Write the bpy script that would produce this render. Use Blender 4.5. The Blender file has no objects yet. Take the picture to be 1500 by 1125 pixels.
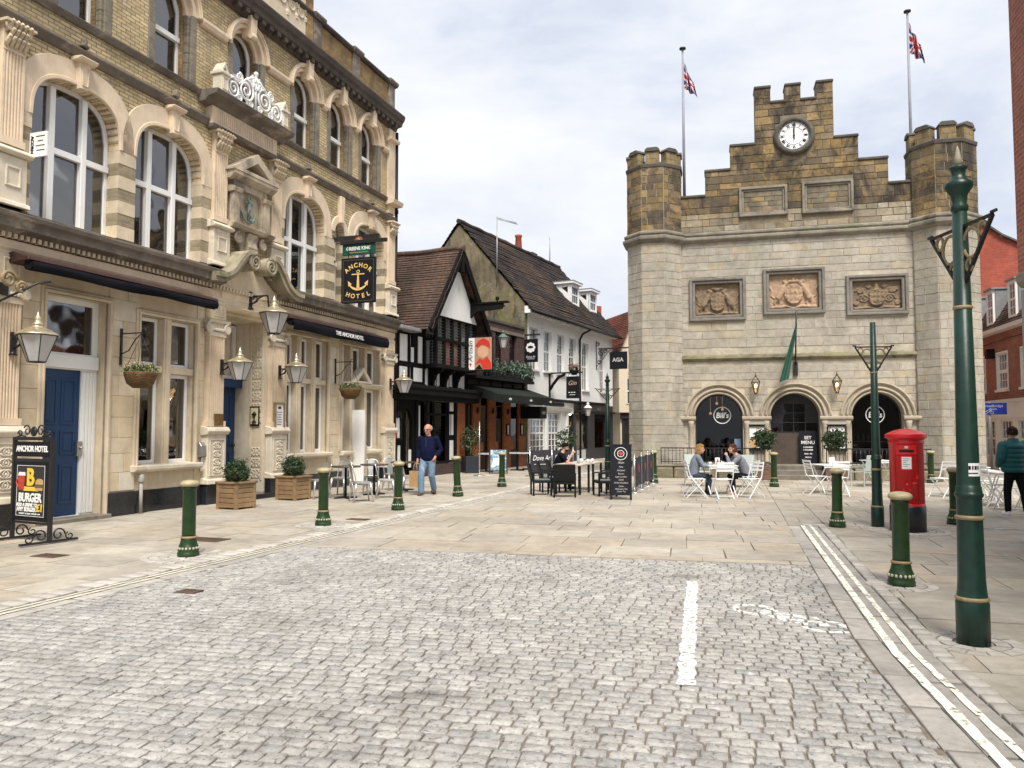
import bpy, bmesh, math, random
import numpy as np
from math import sin, cos, pi, radians as R, tan, sqrt, atan2, hypot
from mathutils import Vector as V, Matrix as Mx, geometry as geo, noise as mnoise
random.seed(11)
S = bpy.context.scene
COL = S.collection
rnd = random.uniform

# ---------------------------------------------------------------- mesh builder
class MB:
    def __init__(s, M=None):
        s.v = []; s.f = []; s.sm = []; s.mi = []; s.M = M or Mx(); s.cur = 0
    def p(s, x, y, z):
        s.v.append(s.M @ V((x, y, z))); return len(s.v) - 1
    def face(s, ids, sm=False):
        s.f.append(tuple(ids)); s.sm.append(sm); s.mi.append(s.cur)
    def box(s, x0, x1, y0, y1, z0, z1):
        q = [s.p(x, y, z) for z in (z0, z1) for y in (y0, y1) for x in (x0, x1)]
        for a in ((0, 2, 3, 1), (4, 5, 7, 6), (0, 1, 5, 4), (2, 6, 7, 3), (0, 4, 6, 2), (1, 3, 7, 5)):
            s.face([q[i] for i in a])
        return s
    def obox(s, c, size, rz=0, rx=0, ry=0):
        M0 = s.M
        s.M = M0 @ Mx.Translation(c) @ Mx.Rotation(rz, 4, 'Z') @ Mx.Rotation(ry, 4, 'Y') @ Mx.Rotation(rx, 4, 'X')
        a, b, d = size[0]/2, size[1]/2, size[2]/2
        s.box(-a, a, -b, b, -d, d); s.M = M0; return s
    def beam(s, a, b, w, h=None, up=(0, 0, 1)):
        """rectangular bar from a to b"""
        a, b = V(a), V(b); d = b - a; L = d.length
        if L < 1e-6: return s
        d.normalize(); u = V(up)
        if abs(d.dot(u)) > .98: u = V((0, 1, 0))
        sx = d.cross(u).normalized(); uz = sx.cross(d)
        h = h or w; M0 = s.M
        m = Mx((sx, d, uz)).transposed().to_4x4(); m.translation = a
        s.M = M0 @ m; s.box(-w/2, w/2, 0, L, -h/2, h/2); s.M = M0; return s
    def tube(s, path, r, n=8, closed=False, caps=True, sm=True):
        P = [V(q) for q in path]; m = len(P)
        rs = r if isinstance(r, (list, tuple)) else [r]*m
        rings = []; pu = None
        for i in range(m):
            if closed: t = P[(i+1) % m] - P[i-1]
            else: t = P[min(i+1, m-1)] - P[max(i-1, 0)]
            if t.length < 1e-9: t = V((0, 0, 1))
            t.normalize()
            if pu is None:
                pu = t.orthogonal().normalized()
            else:
                pu = pu - t*pu.dot(t)
                if pu.length < 1e-6: pu = t.orthogonal()
                pu.normalize()
            w = t.cross(pu)
            rings.append([s.p(*(P[i] + (pu*cos(2*pi*k/n) + w*sin(2*pi*k/n))*rs[i])) for k in range(n)])
        for i in range(m if closed else m-1):
            A, B = rings[i], rings[(i+1) % m]
            for k in range(n): s.face((A[k], A[(k+1) % n], B[(k+1) % n], B[k]), sm)
        if caps and not closed:
            s.face(rings[0][::-1]); s.face(rings[-1])
        return s
    def cyl(s, a, b, r0, r1=None, n=12, sm=True):
        return s.tube([a, b], [r0, r0 if r1 is None else r1], n, sm=sm)
    def lathe(s, prof, n=16, c=(0, 0), sm=True, a0=0., caps=True):
        rings = []
        for r, z in prof:
            rings.append([s.p(c[0]+r*cos(a0+2*pi*k/n), c[1]+r*sin(a0+2*pi*k/n), z) for k in range(n)])
        for A, B in zip(rings, rings[1:]):
            for k in range(n): s.face((A[k], A[(k+1) % n], B[(k+1) % n], B[k]), sm)
        if caps: s.face(rings[0][::-1]); s.face(rings[-1])
        return s
    def sph(s, c, r, n=12, m=8, sx=1, sy=1, sz=1, jit=0):
        rings = []
        for j in range(m+1):
            t = pi*j/m; z = -cos(t); q = sin(t)
            rings.append([s.p(c[0]+r*sx*q*cos(2*pi*k/n)*(1+rnd(-jit, jit)), c[1]+r*sy*q*sin(2*pi*k/n)*(1+rnd(-jit, jit)), c[2]+r*sz*z) for k in range(n)] if 0 < j < m
                         else [s.p(c[0], c[1], c[2]+r*sz*z)])
        for j in range(m):
            A, B = rings[j], rings[j+1]
            for k in range(n):
                if len(A) == 1: s.face((A[0], B[(k+1) % n], B[k])[::-1], True)
                elif len(B) == 1: s.face((A[k], A[(k+1) % n], B[0]), True)
                else: s.face((A[k], A[(k+1) % n], B[(k+1) % n], B[k]), True)
        return s
    def slab(s, outer, holes, y0, y1, back=True, rim=True):
        """polygon in x,z (counter clockwise seen from -y), with holes, from y0 (front) to y1"""
        loops = [outer] + [list(h) for h in holes]
        if len(loops) == 1 and len(outer) <= 4:
            tris = [tuple(range(len(outer)))]
        else:
            tris = geo.tessellate_polygon([[V((x, z, 0)) for x, z in L] for L in loops])
        flat = [q for L in loops for q in L]
        F = [s.p(x, y0, z) for x, z in flat]
        B = [s.p(x, y1, z) for x, z in flat]
        for t in tris:
            a = 0
            for i in range(len(t)):
                p, q = flat[t[i]], flat[t[(i+1) % len(t)]]; a += p[0]*q[1]-q[0]*p[1]
            t = tuple(t) if a > 0 else tuple(t)[::-1]
            s.face([F[i] for i in t])
            if back: s.face([B[i] for i in t[::-1]])
        if rim:
            o = 0
            for L in loops:
                n = len(L); a = sum(L[i][0]*L[(i+1) % n][1]-L[(i+1) % n][0]*L[i][1] for i in range(n))
                ccw = a > 0
                if L is not outer: ccw = not ccw
                for i in range(n):
                    j = (i+1) % n
                    q = (F[o+i], B[o+i], B[o+j], F[o+j])
                    # outer loop ccw: outward normal
                    s.face(q if ((a > 0) == (L is outer)) or L is not outer and a < 0 else q[::-1])
                o += n
        return s
    def mould(s, x0, x1, prof):
        """profile polygon [(y,z)] swept along x"""
        A = [s.p(x0, y, z) for y, z in prof]; B = [s.p(x1, y, z) for y, z in prof]; n = len(prof)
        for i in range(n):
            j = (i+1) % n; s.face((A[i], B[i], B[j], A[j]))
        s.face(A); s.face(B[::-1]); return s
    def ring(s, fin, fout, y0, y1):
        """strip between two equally long x,z polylines, extruded y0..y1"""
        n = len(fin)
        a = [s.p(x, y0, z) for x, z in fin]; b = [s.p(x, y0, z) for x, z in fout]
        c = [s.p(x, y1, z) for x, z in fin]; d = [s.p(x, y1, z) for x, z in fout]
        for i in range(n-1):
            s.face((a[i], b[i], b[i+1], a[i+1])); s.face((b[i], d[i], d[i+1], b[i+1]))
            s.face((a[i], a[i+1], c[i+1], c[i])); s.face((c[i], c[i+1], d[i+1], d[i]))
        s.face((a[0], c[0], d[0], b[0])); s.face((a[-1], b[-1], d[-1], c[-1])); return s
    def quad(s, a, b, c, d, sm=False):
        s.face([s.p(*q) for q in (a, b, c, d)], sm); return s
    def leaf(s, c, size, nrm=None):
        """one leaf-sized bent quad in a random orientation"""
        d = V((rnd(-1, 1), rnd(-1, 1), rnd(-1, 1))).normalized()
        if nrm is not None: d = (d + V(nrm)*.9).normalized()
        u = d.orthogonal().normalized(); w = d.cross(u); a = rnd(0, 2*pi)
        u, w = u*cos(a)+w*sin(a), w*cos(a)-u*sin(a)
        c = V(c); l = size*rnd(.7, 1.3); b = l*.55
        i = [s.p(*(c-u*l*.5)), s.p(*(c+w*b*.5+d*l*.12)), s.p(*(c+u*l*.5)), s.p(*(c-w*b*.5+d*l*.12))]
        s.face(i); return s
    def build(s, name, mat, parent=None, bevel=0, seg=1, loc=None, rz=None):
        me = bpy.data.meshes.new(name)
        me.from_pydata([tuple(q) for q in s.v], [], s.f)
        mats = mat if isinstance(mat, (list, tuple)) else [mat]
        for m in mats: me.materials.append(m)
        if s.f:
            me.polygons.foreach_set('use_smooth', s.sm)
            if len(mats) > 1: me.polygons.foreach_set('material_index', s.mi)
            uv = me.uv_layers.new(name='UVMap')
            nl = len(me.loops); vi = np.empty(nl, np.int32); me.loops.foreach_get('vertex_index', vi)
            co = np.empty(len(me.vertices)*3, np.float32); me.vertices.foreach_get('co', co); co = co.reshape(-1, 3)
            nf = len(me.polygons); nn = np.empty(nf*3, np.float32); me.polygons.foreach_get('normal', nn); nn = nn.reshape(-1, 3)
            lt = np.empty(nf, np.int32); me.polygons.foreach_get('loop_total', lt)
            N = np.repeat(nn, lt, axis=0); P = co[vi]
            T = np.stack([-N[:, 1], N[:, 0], np.zeros(nl)], 1); L = np.linalg.norm(T, axis=1)
            flat = L < .05; T[flat] = (1, 0, 0); L[flat] = 1; T /= L[:, None]
            B = np.cross(N, T)
            uv.data.foreach_set('uv', np.stack([(P*T).sum(1), (P*B).sum(1)], 1).astype(np.float32).ravel())
        me.validate()
        o = bpy.data.objects.new(name, me); COL.objects.link(o)
        if parent is not None: o.parent = parent
        if bevel:
            b = o.modifiers.new('Bevel', 'BEVEL'); b.width = bevel; b.segments = seg; b.limit_method = 'ANGLE'; b.angle_limit = R(40)
        if loc is not None: o.location = loc
        if rz is not None: o.rotation_euler.z = rz
        return o

def tag(o, label, cat, group=None, kind=None):
    if label: o['label'] = label
    if cat: o['category'] = cat
    if group: o['group'] = group
    if kind: o['kind'] = kind
    return o
def thing(name, label, cat, loc=(0, 0, 0), rz=0, group=None):
    o = bpy.data.objects.new(name, None); COL.objects.link(o); o.empty_display_size = .3
    o.location = loc; o.rotation_euler = (0, 0, rz)
    return tag(o, label, cat, group)
def struct(o):
    o['kind'] = 'structure'; return o
KIDS = {}
def dup(o, loc=None, rz=None, label=None, parent=None):
    c = o.copy(); COL.objects.link(c)
    if parent is not None: c.parent = parent
    if loc is not None: c.location = loc
    if rz is not None: c.rotation_euler.z = rz
    if label: c['label'] = label
    for ch in [x for x in bpy.data.objects if x.parent == o]: dup(ch, parent=c)
    return c
class Fr:
    """street frame: local x along a frontage, local y into the building, z up"""
    def __init__(s, o, deg):
        s.o = o; s.a = R(deg); s.x = (cos(s.a), sin(s.a)); s.y = (-sin(s.a), cos(s.a))
        s.M = Mx.Translation((o[0], o[1], 0)) @ Mx.Rotation(s.a, 4, 'Z')
    def w(s, x, y, z=0):
        return V((s.o[0]+s.x[0]*x+s.y[0]*y, s.o[1]+s.x[1]*x+s.y[1]*y, z))
    def root(s, name, label, cat, group=None):
        return thing(name, label, cat, (s.o[0], s.o[1], 0), s.a, group)
def text(name, txt, size, mat, parent, loc, rz=0, rx=pi/2, ext=.003, align='CENTER', shear=0, sx=1, bold=0, M=None):
    c = bpy.data.curves.new(name, 'FONT'); c.body = txt; c.size = size; c.extrude = ext; c.align_x = align; c.align_y = 'CENTER'
    c.shear = shear; c.offset = bold; c.resolution_u = 3
    o = bpy.data.objects.new(name, c); COL.objects.link(o)
    dg = bpy.context.evaluated_depsgraph_get(); me = bpy.data.meshes.new_from_object(o.evaluated_get(dg))
    bpy.data.objects.remove(o); bpy.data.curves.remove(c)
    T = M if M is not None else Mx.Translation(loc) @ Mx.Rotation(rz, 4, 'Z') @ Mx.Rotation(rx, 4, 'X')
    me.transform(T @ Mx.Diagonal((sx, 1, 1, 1)))
    me.materials.clear(); me.materials.append(mat)
    o = bpy.data.objects.new(name, me); COL.objects.link(o); o.parent = parent
    return o

# ---------------------------------------------------------------- materials
def _mat(name):
    m = bpy.data.materials.new(name); m.use_nodes = True
    nt = m.node_tree; b = nt.nodes['Principled BSDF']
    return m, nt, b
def N(nt, t, **k):
    n = nt.nodes.new(t)
    for a, v in k.items():
        if a in n.inputs: n.inputs[a].default_value = v
        else: setattr(n, a, v)
    return n
def lk(nt, a, b): nt.links.new(a, b)
def mixc(nt, fac, a, b, mode='MIX'):
    n = nt.nodes.new('ShaderNodeMix'); n.data_type = 'RGBA'; n.blend_type = mode
    for i, v in ((0, fac), (6, a), (7, b)):
        if hasattr(v, 'is_output'): lk(nt, v, n.inputs[i])
        elif i == 0: n.inputs[i].default_value = v
        else: n.inputs[i].default_value = tuple(v)[:3] + (1,)
    return n.outputs[2]
def ramp(nt, src, pts):
    n = nt.nodes.new('ShaderNodeValToRGB'); e = n.color_ramp.elements
    while len(e) < len(pts): e.new(.5)
    for i, (p, c) in enumerate(pts):
        e[i].position = p; e[i].color = (c, c, c, 1) if isinstance(c, (int, float)) else tuple(c)[:3]+(1,)
    lk(nt, src, n.inputs[0]); return n.outputs[0]
def noisef(nt, vec, scale, detail=5, rough=.6, dist=0):
    n = N(nt, 'ShaderNodeTexNoise'); n.inputs['Scale'].default_value = scale; n.inputs['Detail'].default_value = detail
    n.inputs['Roughness'].default_value = rough; n.inputs['Distortion'].default_value = dist
    lk(nt, vec, n.inputs['Vector']); return n.outputs[0]
def coords(nt, kind='Object', scale=None):
    t = nt.nodes.new('ShaderNodeTexCoord'); o = t.outputs[kind]
    if scale:
        m = nt.nodes.new('ShaderNodeMapping'); m.inputs['Scale'].default_value = scale; lk(nt, o, m.inputs[0]); o = m.outputs[0]
    return o
def finish(nt, b, col, rough, metal, spec, hsrc=None, bump=0, dist=.02):
    lk(nt, col, b.inputs['Base Color']); b.inputs['Roughness'].default_value = rough
    b.inputs['Metallic'].default_value = metal; b.inputs['Specular IOR Level'].default_value = spec
    if hsrc is not None and bump:
        n = nt.nodes.new('ShaderNodeBump'); n.inputs['Strength'].default_value = bump; n.inputs['Distance'].default_value = dist
        lk(nt, hsrc, n.inputs['Height']); lk(nt, n.outputs[0], b.inputs['Normal'])
def grade(nt, col, vec, var, sc, isl=0, stains=()):
    f = noisef(nt, vec, sc, 6, .65); g = noisef(nt, vec, sc*.16, 3, .5)
    col = mixc(nt, 1., col, ramp(nt, f, [(.25, 1-var), (.75, 1+var*.9)]), 'MULTIPLY')
    col = mixc(nt, 1., col, ramp(nt, g, [(.3, 1-var*.8), (.7, 1+var*.6)]), 'MULTIPLY')
    if isl:
        ge = nt.nodes.new('ShaderNodeNewGeometry')
        col = mixc(nt, 1., col, ramp(nt, ge.outputs['Random Per Island'], [(0, 1-isl), (1, 1+isl)]), 'MULTIPLY')
    for sc_, amt, scale, lo, hi in stains:      # (colour, amount, (sx,sy,sz), lo, hi)
        sv = coords(nt, 'Object', scale)
        k = ramp(nt, noisef(nt, sv, 1., 7, .7, .6), [(lo, 0.), (hi, amt)])
        col = mixc(nt, k, col, sc_)
    return col, f
def mat(name, col, rough=.6, var=.15, sc=9, bump=.0, metal=0, isl=0, spec=.5, stains=(), isl2=None, bsc=None, dist=.02):
    m, nt, b = _mat(name); vec = coords(nt)
    rgb = N(nt, 'ShaderNodeRGB'); rgb.outputs[0].default_value = tuple(col)+(1,)
    c = rgb.outputs[0]
    if isl2:        # list of colours chosen per island
        ge = nt.nodes.new('ShaderNodeNewGeometry'); n = len(isl2)
        r = nt.nodes.new('ShaderNodeValToRGB'); e = r.color_ramp.elements; r.color_ramp.interpolation = 'CONSTANT'
        while len(e) < n: e.new(.5)
        for i, q in enumerate(isl2): e[i].position = i/n; e[i].color = tuple(q)+(1,)
        wn = nt.nodes.new('ShaderNodeTexWhiteNoise'); wn.noise_dimensions = '1D'
        lk(nt, ge.outputs['Random Per Island'], wn.inputs['W']); lk(nt, wn.outputs[0], r.inputs[0]); c = r.outputs[0]
    c, f = grade(nt, c, vec, var, sc, isl, stains)
    h = noisef(nt, vec, bsc, 6, .7) if bsc else f
    finish(nt, b, c, rough, metal, spec, h, bump, dist); return m
def brickmat(name, c1, c2, mortar, bw=.225, bh=.075, ms=.008, rough=.85, var=.22, bump=.5, stains=(), off=.5, sc=5, bias=0., wob=.0):
    m, nt, b = _mat(name); uv = coords(nt, 'UV'); vec = coords(nt)
    if wob:
        nz = nt.nodes.new('ShaderNodeTexNoise'); nz.inputs['Scale'].default_value = 1.3; lk(nt, uv, nz.inputs['Vector'])
        vm = nt.nodes.new('ShaderNodeVectorMath'); vm.operation = 'MULTIPLY_ADD'; lk(nt, nz.outputs['Color'], vm.inputs[0])
        vm.inputs[1].default_value = (wob, wob, 0); lk(nt, uv, vm.inputs[2]); uv = vm.outputs[0]
    t = nt.nodes.new('ShaderNodeTexBrick'); lk(nt, uv, t.inputs['Vector'])
    t.inputs['Color1'].default_value = tuple(c1)+(1,); t.inputs['Color2'].default_value = tuple(c2)+(1,); t.inputs['Mortar'].default_value = tuple(mortar)+(1,)
    t.inputs['Scale'].default_value = 1; t.inputs['Mortar Size'].default_value = ms; t.inputs['Mortar Smooth'].default_value = .3; t.inputs['Bias'].default_value = bias
    t.inputs['Brick Width'].default_value = bw; t.inputs['Row Height'].default_value = bh; t.offset = off
    c, f = grade(nt, t.outputs['Color'], vec, var, sc, 0, stains)
    inv = N(nt, 'ShaderNodeMath', operation='SUBTRACT'); inv.inputs[0].default_value = 1; lk(nt, t.outputs['Fac'], inv.inputs[1])
    ad = N(nt, 'ShaderNodeMath', operation='MULTIPLY_ADD'); lk(nt, f, ad.inputs[0]); ad.inputs[1].default_value = .5; lk(nt, inv.outputs[0], ad.inputs[2])
    finish(nt, b, c, rough, 0, .3, ad.outputs[0], bump, .012); return m
def glassmat(name, tint=.35, refl=1.0, base=.10):
    m = bpy.data.materials.new(name); m.use_nodes = True; nt = m.node_tree; nt.nodes.clear()
    o = nt.nodes.new('ShaderNodeOutputMaterial'); mx = nt.nodes.new('ShaderNodeMixShader')
    tr = nt.nodes.new('ShaderNodeBsdfTransparent'); tr.inputs[0].default_value = (tint, tint*1.0, tint*1.0, 1)
    gl = nt.nodes.new('ShaderNodeBsdfGlossy'); gl.inputs['Roughness'].default_value = .03; gl.inputs[0].default_value = (refl, refl, refl*1.01, 1)
    fr = nt.nodes.new('ShaderNodeFresnel'); fr.inputs[0].default_value = 1.55
    vec = coords(nt); h = noisef(nt, vec, .9, 2, .5)
    bp = nt.nodes.new('ShaderNodeBump'); bp.inputs['Strength'].default_value = .11; bp.inputs['Distance'].default_value = .1
    lk(nt, h, bp.inputs['Height']); lk(nt, bp.outputs[0], gl.inputs['Normal'])
    ad = N(nt, 'ShaderNodeMath', operation='MULTIPLY_ADD'); lk(nt, fr.outputs[0], ad.inputs[0]); ad.inputs[1].default_value = 1.3; ad.inputs[2].default_value = base
    lk(nt, ad.outputs[0], mx.inputs[0]); lk(nt, tr.outputs[0], mx.inputs[1]); lk(nt, gl.outputs[0], mx.inputs[2]); lk(nt, mx.outputs[0], o.inputs[0])
    return m
def emis(name, col, st):
    m, nt, b = _mat(name); b.inputs['Base Color'].default_value = tuple(col)+(1,)
    b.inputs['Emission Color'].default_value = tuple(col)+(1,); b.inputs['Emission Strength'].default_value = st; return m
def worn(name, col, lo, hi, sc):
    """painted marking rubbed away in patches"""
    m = mat(name, col, .7, .12, 14); nt = m.node_tree; b = nt.nodes['Principled BSDF']
    k = ramp(nt, noisef(nt, coords(nt), sc, 7, .75), [(lo, 0.), (hi, 1.)]); lk(nt, k, b.inputs['Alpha']); return m
SOOT = (.035, .03, .025)
m_stone = mat('bath_stone', (.62, .52, .375), .8, .17, 4, .25, stains=[((.30, .24, .16), .55, (1.2, 1.2, .35), .52, .72), (SOOT, .35, (.8, .8, .5), .62, .8)], bsc=30, dist=.01)
m_stone_pale = mat('pale_stone', (.64, .57, .45), .8, .15, 5, .2, stains=[((.32, .27, .2), .6, (1.5, 1.5, .5), .52, .72), ((.08, .07, .06), .5, (2, 2, .9), .60, .74)], bsc=30, dist=.01)
m_stone_pink = mat('warm_stone', (.68, .55, .40), .8, .14, 4, .2, stains=[((.36, .28, .19), .6, (1.2, 1.2, .4), .53, .72), ((.09, .08, .065), .5, (1.8, 1.8, .8), .60, .74)], bsc=30, dist=.01)
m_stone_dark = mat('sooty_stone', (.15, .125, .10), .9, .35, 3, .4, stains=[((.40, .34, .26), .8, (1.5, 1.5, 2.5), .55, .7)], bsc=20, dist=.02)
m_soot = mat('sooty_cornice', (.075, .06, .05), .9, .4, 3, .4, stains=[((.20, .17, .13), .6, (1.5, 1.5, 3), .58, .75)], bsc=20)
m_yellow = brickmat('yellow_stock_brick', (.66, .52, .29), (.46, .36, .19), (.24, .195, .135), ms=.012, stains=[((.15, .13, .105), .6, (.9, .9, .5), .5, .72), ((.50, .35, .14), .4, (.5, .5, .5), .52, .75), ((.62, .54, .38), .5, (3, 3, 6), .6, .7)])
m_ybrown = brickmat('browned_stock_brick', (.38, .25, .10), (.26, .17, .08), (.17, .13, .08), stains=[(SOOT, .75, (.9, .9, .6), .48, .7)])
m_greybrick = brickmat('sooty_brick', (.17, .15, .115), (.24, .21, .155), (.25, .22, .18), stains=[(SOOT, .5, (2, 2, 1), .5, .75)])
m_white = mat('white_paint', (.80, .80, .78), .4, .04, 6, .03, stains=[((.5, .48, .43), .3, (3, 3, .8), .6, .8)])
m_black = mat('black_paint', (.009, .009, .010), .5, .3, 10, .05, spec=.25)
m_iron = mat('black_iron', (.014, .014, .015), .45, .2, 20, .1, metal=.0)
m_glass = glassmat('window_glass', .5)
m_dark = mat('dark_interior', (.05, .045, .04), .9, .3, 2)
m_granite = mat('black_granite', (.018, .02, .024), .18, .4, 30, .02)
m_blue = mat('blue_gloss_paint', (.004, .036, .105), .38, .1, 8, .03)
m_brass = mat('brass', (.60, .51, .34), .36, .25, 12, .06, metal=.7, stains=[((.75, .70, .58), .6, (5, 5, 5), .5, .7)])
m_bulb = emis('lamp_glow', (1., .5, .14), 6)
m_chand = emis('chandelier_glow', (1., .36, .10), 16)
m_oplass = mat('frosted_glass', (.50, .48, .46), .25, .12, 8)
m_green = mat('bottle_green_paint', (.012, .040, .010), .36, .4, 9, .12, spec=.4, stains=[((.035, .06, .02), .7, (6, 6, 1.2), .5, .68), ((.10, .10, .06), .5, (16, 16, 9), .66, .74), ((.01, .012, .008), .6, (9, 9, 2), .58, .7)])
m_dgreen = mat('dark_green_paint', (.007, .032, .023), .38, .35, 9, .12, spec=.4, stains=[((.10, .13, .12), .6, (7, 7, 3), .66, .72), ((.012, .05, .022), .6, (4, 4, 1), .5, .66), ((.012, .013, .01), .6, (9, 9, 2), .58, .7)])
m_gold = mat('dull_gold_paint', (.27, .20, .10), .5, .3, 14, .05, stains=[((.05, .05, .03), .6, (9, 9, 9), .56, .7)])
m_sign = mat('sign_black', (.008, .009, .013), .55, .15, 8, spec=.25)
m_letter = mat('white_lettering', (.80, .80, .78), .5, .03)
m_goldlet = mat('gold_lettering', (.75, .50, .17), .4, .06)
m_leaf = mat('leaf_green', (.055, .10, .022), .55, .35, 25, isl2=[(.055, .10, .022), (.085, .14, .03), (.035, .075, .015), (.11, .15, .045), (.045, .085, .02)])
m_leafd = mat('dark_leaf', (.022, .05, .014), .5, .35, 25, isl2=[(.022, .05, .014), (.035, .07, .018), (.014, .034, .010), (.055, .085, .025), (.026, .052, .016), (.018, .042, .012)])
m_wood = mat('oak_boards', (.25, .16, .08), .65, .3, 7, .15, isl=.12, stains=[((.16, .10, .05), .6, (1, 1, 9), .52, .7)])
m_red = mat('pillar_box_red', (.62, .012, .016), .3, .08, 6, .03, stains=[((.40, .01, .015), .5, (3, 3, 1.5), .58, .72)])
# ---------------------------------------------------------------- camera, sky, sun
cam = bpy.data.cameras.new('camera'); camo = bpy.data.objects.new('camera', cam); COL.objects.link(camo); S.camera = camo
PIT = math.atan((628-562.5)/1150)
camo.location = (0, 0, 1.65); camo.rotation_euler = (pi/2+PIT, 0, 0)
cam.sensor_width = 36; cam.lens = 36*1150/1500; cam.clip_end = 2000; cam.clip_start = .1
W = bpy.data.worlds.new('World'); S.world = W; W.use_nodes = True; nt = W.node_tree
bg = nt.nodes['Background']
sky = nt.nodes.new('ShaderNodeTexSky'); sky.sky_type = 'NISHITA'; sky.sun_disc = False
SUN_EL, SUN_AZ = R(56), R(172)           # azimuth clockwise from +Y
sky.sun_elevation = SUN_EL; sky.sun_rotation = SUN_AZ; sky.air_density = 1.; sky.dust_density = 1.5
vec = coords(nt, 'Generated', (1., 1., 2.2))
n1 = noisef(nt, vec, 2.1, 8, .55, .4); n2 = noisef(nt, vec, 5.5, 6, .6, .3)
cl = mixc(nt, ramp(nt, n2, [(.3, 0.), (.7, 1.)]), (4.0, 4.4, 5.3), (5.2, 5.45, 5.95))
cl = mixc(nt, ramp(nt, n1, [(.42, 0.), (.62, .75)]), cl, (6.5, 6.5, 6.5))
k = ramp(nt, n1, [(.30, .80), (.46, 1.)])
out = mixc(nt, k, sky.outputs[0], cl)
lk(nt, out, bg.inputs[0]); bg.inputs[1].default_value = .1
sl = bpy.data.lights.new('sun', 'SUN'); sl.energy = 3.2; sl.angle = R(22); sl.color = (1, .95, .87)
so = bpy.data.objects.new('sun', sl); COL.objects.link(so)
d = V((sin(SUN_AZ)*cos(SUN_EL), cos(SUN_AZ)*cos(SUN_EL), sin(SUN_EL)))
so.rotation_euler = d.to_track_quat('Z', 'Y').to_euler()
S.view_settings.view_transform = 'Standard'; S.view_settings.look = 'None'; S.view_settings.gamma = 1
S.view_settings.use_curve_mapping = False; S.view_settings.exposure = .74

# ---------------------------------------------------------------- ground
def clip(poly, hps):
    for (px, py), (nx, ny) in hps:          # keep (q-p).n >= 0
        out = []; n = len(poly)
        for i in range(n):
            a, b = poly[i], poly[(i+1) % n]
            da = (a[0]-px)*nx+(a[1]-py)*ny; db = (b[0]-px)*nx+(b[1]-py)*ny
            if da >= 0: out.append(a)
            if da*db < 0:
                t = da/(da-db); out.append((a[0]+(b[0]-a[0])*t, a[1]+(b[1]-a[1])*t))
        poly = out
        if len(poly) < 3: return []
    return poly
def parea(p): return abs(sum(p[i][0]*p[(i+1) % len(p)][1]-p[(i+1) % len(p)][0]*p[i][1] for i in range(len(p))))/2
KL = V((-4.60, 7.17)); KD = V((.3246, .9458)).normalized(); KR = V((KD.y, -KD.x))        # left kerb line, direction, right hand normal
RL = V((2.51, 4.94)); RD = V((.270, .963)).normalized(); RR = V((RD.y, -RD.x))           # right strip
TL = V((-3.07, 11.16)); TD = V((6.75, -1.55)).normalized(); TN = V((-TD.y, TD.x))        # far edge of the setts, normal away from viewer
def hp(p, n, off=0): return ((p.x+n.x*off, p.y+n.y*off), (n.x, n.y))
def stones(mb, ang, x0, x1, y0, y1, rows, lens, gap, hps, z=0., zj=.002, round_=0, jit=0, depth=.05, marks=()):
    """coursed paving in a rotated frame, each stone an island"""
    ca, sa = cos(ang), sin(ang); y = y0
    while y < y1:
        h = rnd(*rows); x = x0 - rnd(0, lens[1])
        while x < x1:
            l = rnd(*lens); g = gap/2
            q = [(x+g, y+g), (x+l-g, y+g), (x+l-g, y+h-g), (x+g, y+h-g)]
            q = [(u+rnd(-jit, jit), w+rnd(-jit, jit)) for u, w in q]
            P = [(u*ca-w*sa, u*sa+w*ca) for u, w in q]
            cc = (sum(u for u, w in P)/4, sum(w for u, w in P)/4)
            C = clip(P, [h_(cc) if callable(h_) else h_ for h_ in hps])
            if C and parea(C) > .25*gap:
                zz = z+rnd(-zj, zj); n = len(C)
                if round_ and n == 4:
                    cx = sum(a for a, b in C)/4; cy = sum(b for a, b in C)/4
                    tl = (rnd(-.004, .004), rnd(-.004, .004))
                    bot = [mb.p(a, b, zz-depth) for a, b in C]
                    mid = [mb.p(a, b, zz-round_*.7) for a, b in C]
                    k = rnd(.85, .92); top = [mb.p(cx+(a-cx)*k, cy+(b-cy)*k, zz+tl[0]*(a-cx)*8+tl[1]*(b-cy)*8) for a, b in C]
                    mb.face(top, True)
                    for mh, mm in marks:
                        if abs(cx-mh[0][0][0]) > 4 or cy < 4.8 or cy > 9: continue
                        tp = [(cx+(a-cx)*k, cy+(b-cy)*k) for a, b in C]; Q = clip(tp, mh)
                        if len(Q) > 2: mm.face([mm.p(a, b, zz+.0016+tl[0]*(a-cx)/k*8+tl[1]*(b-cy)/k*8) for a, b in Q])
                    for i in range(4):
                        j = (i+1) % 4
                        mb.face((mid[i], mid[j], top[j], top[i]), True); mb.face((bot[i], bot[j], mid[j], mid[i]))
                else:
                    top = [mb.p(a, b, zz) for a, b in C]; bot = [mb.p(a, b, zz-depth) for a, b in C]
                    mb.face(top)
                    for i in range(n):
                        j = (i+1) % n; mb.face((bot[i], bot[j], top[j], top[i]))
            x += l
        y += h
m_soil = mat('sandy_joint', (.19, .155, .12), .95, .3, 30, .3)
m_jointdark = mat('dark_joint', (.13, .105, .08), .95, .3, 20, .3)
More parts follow.
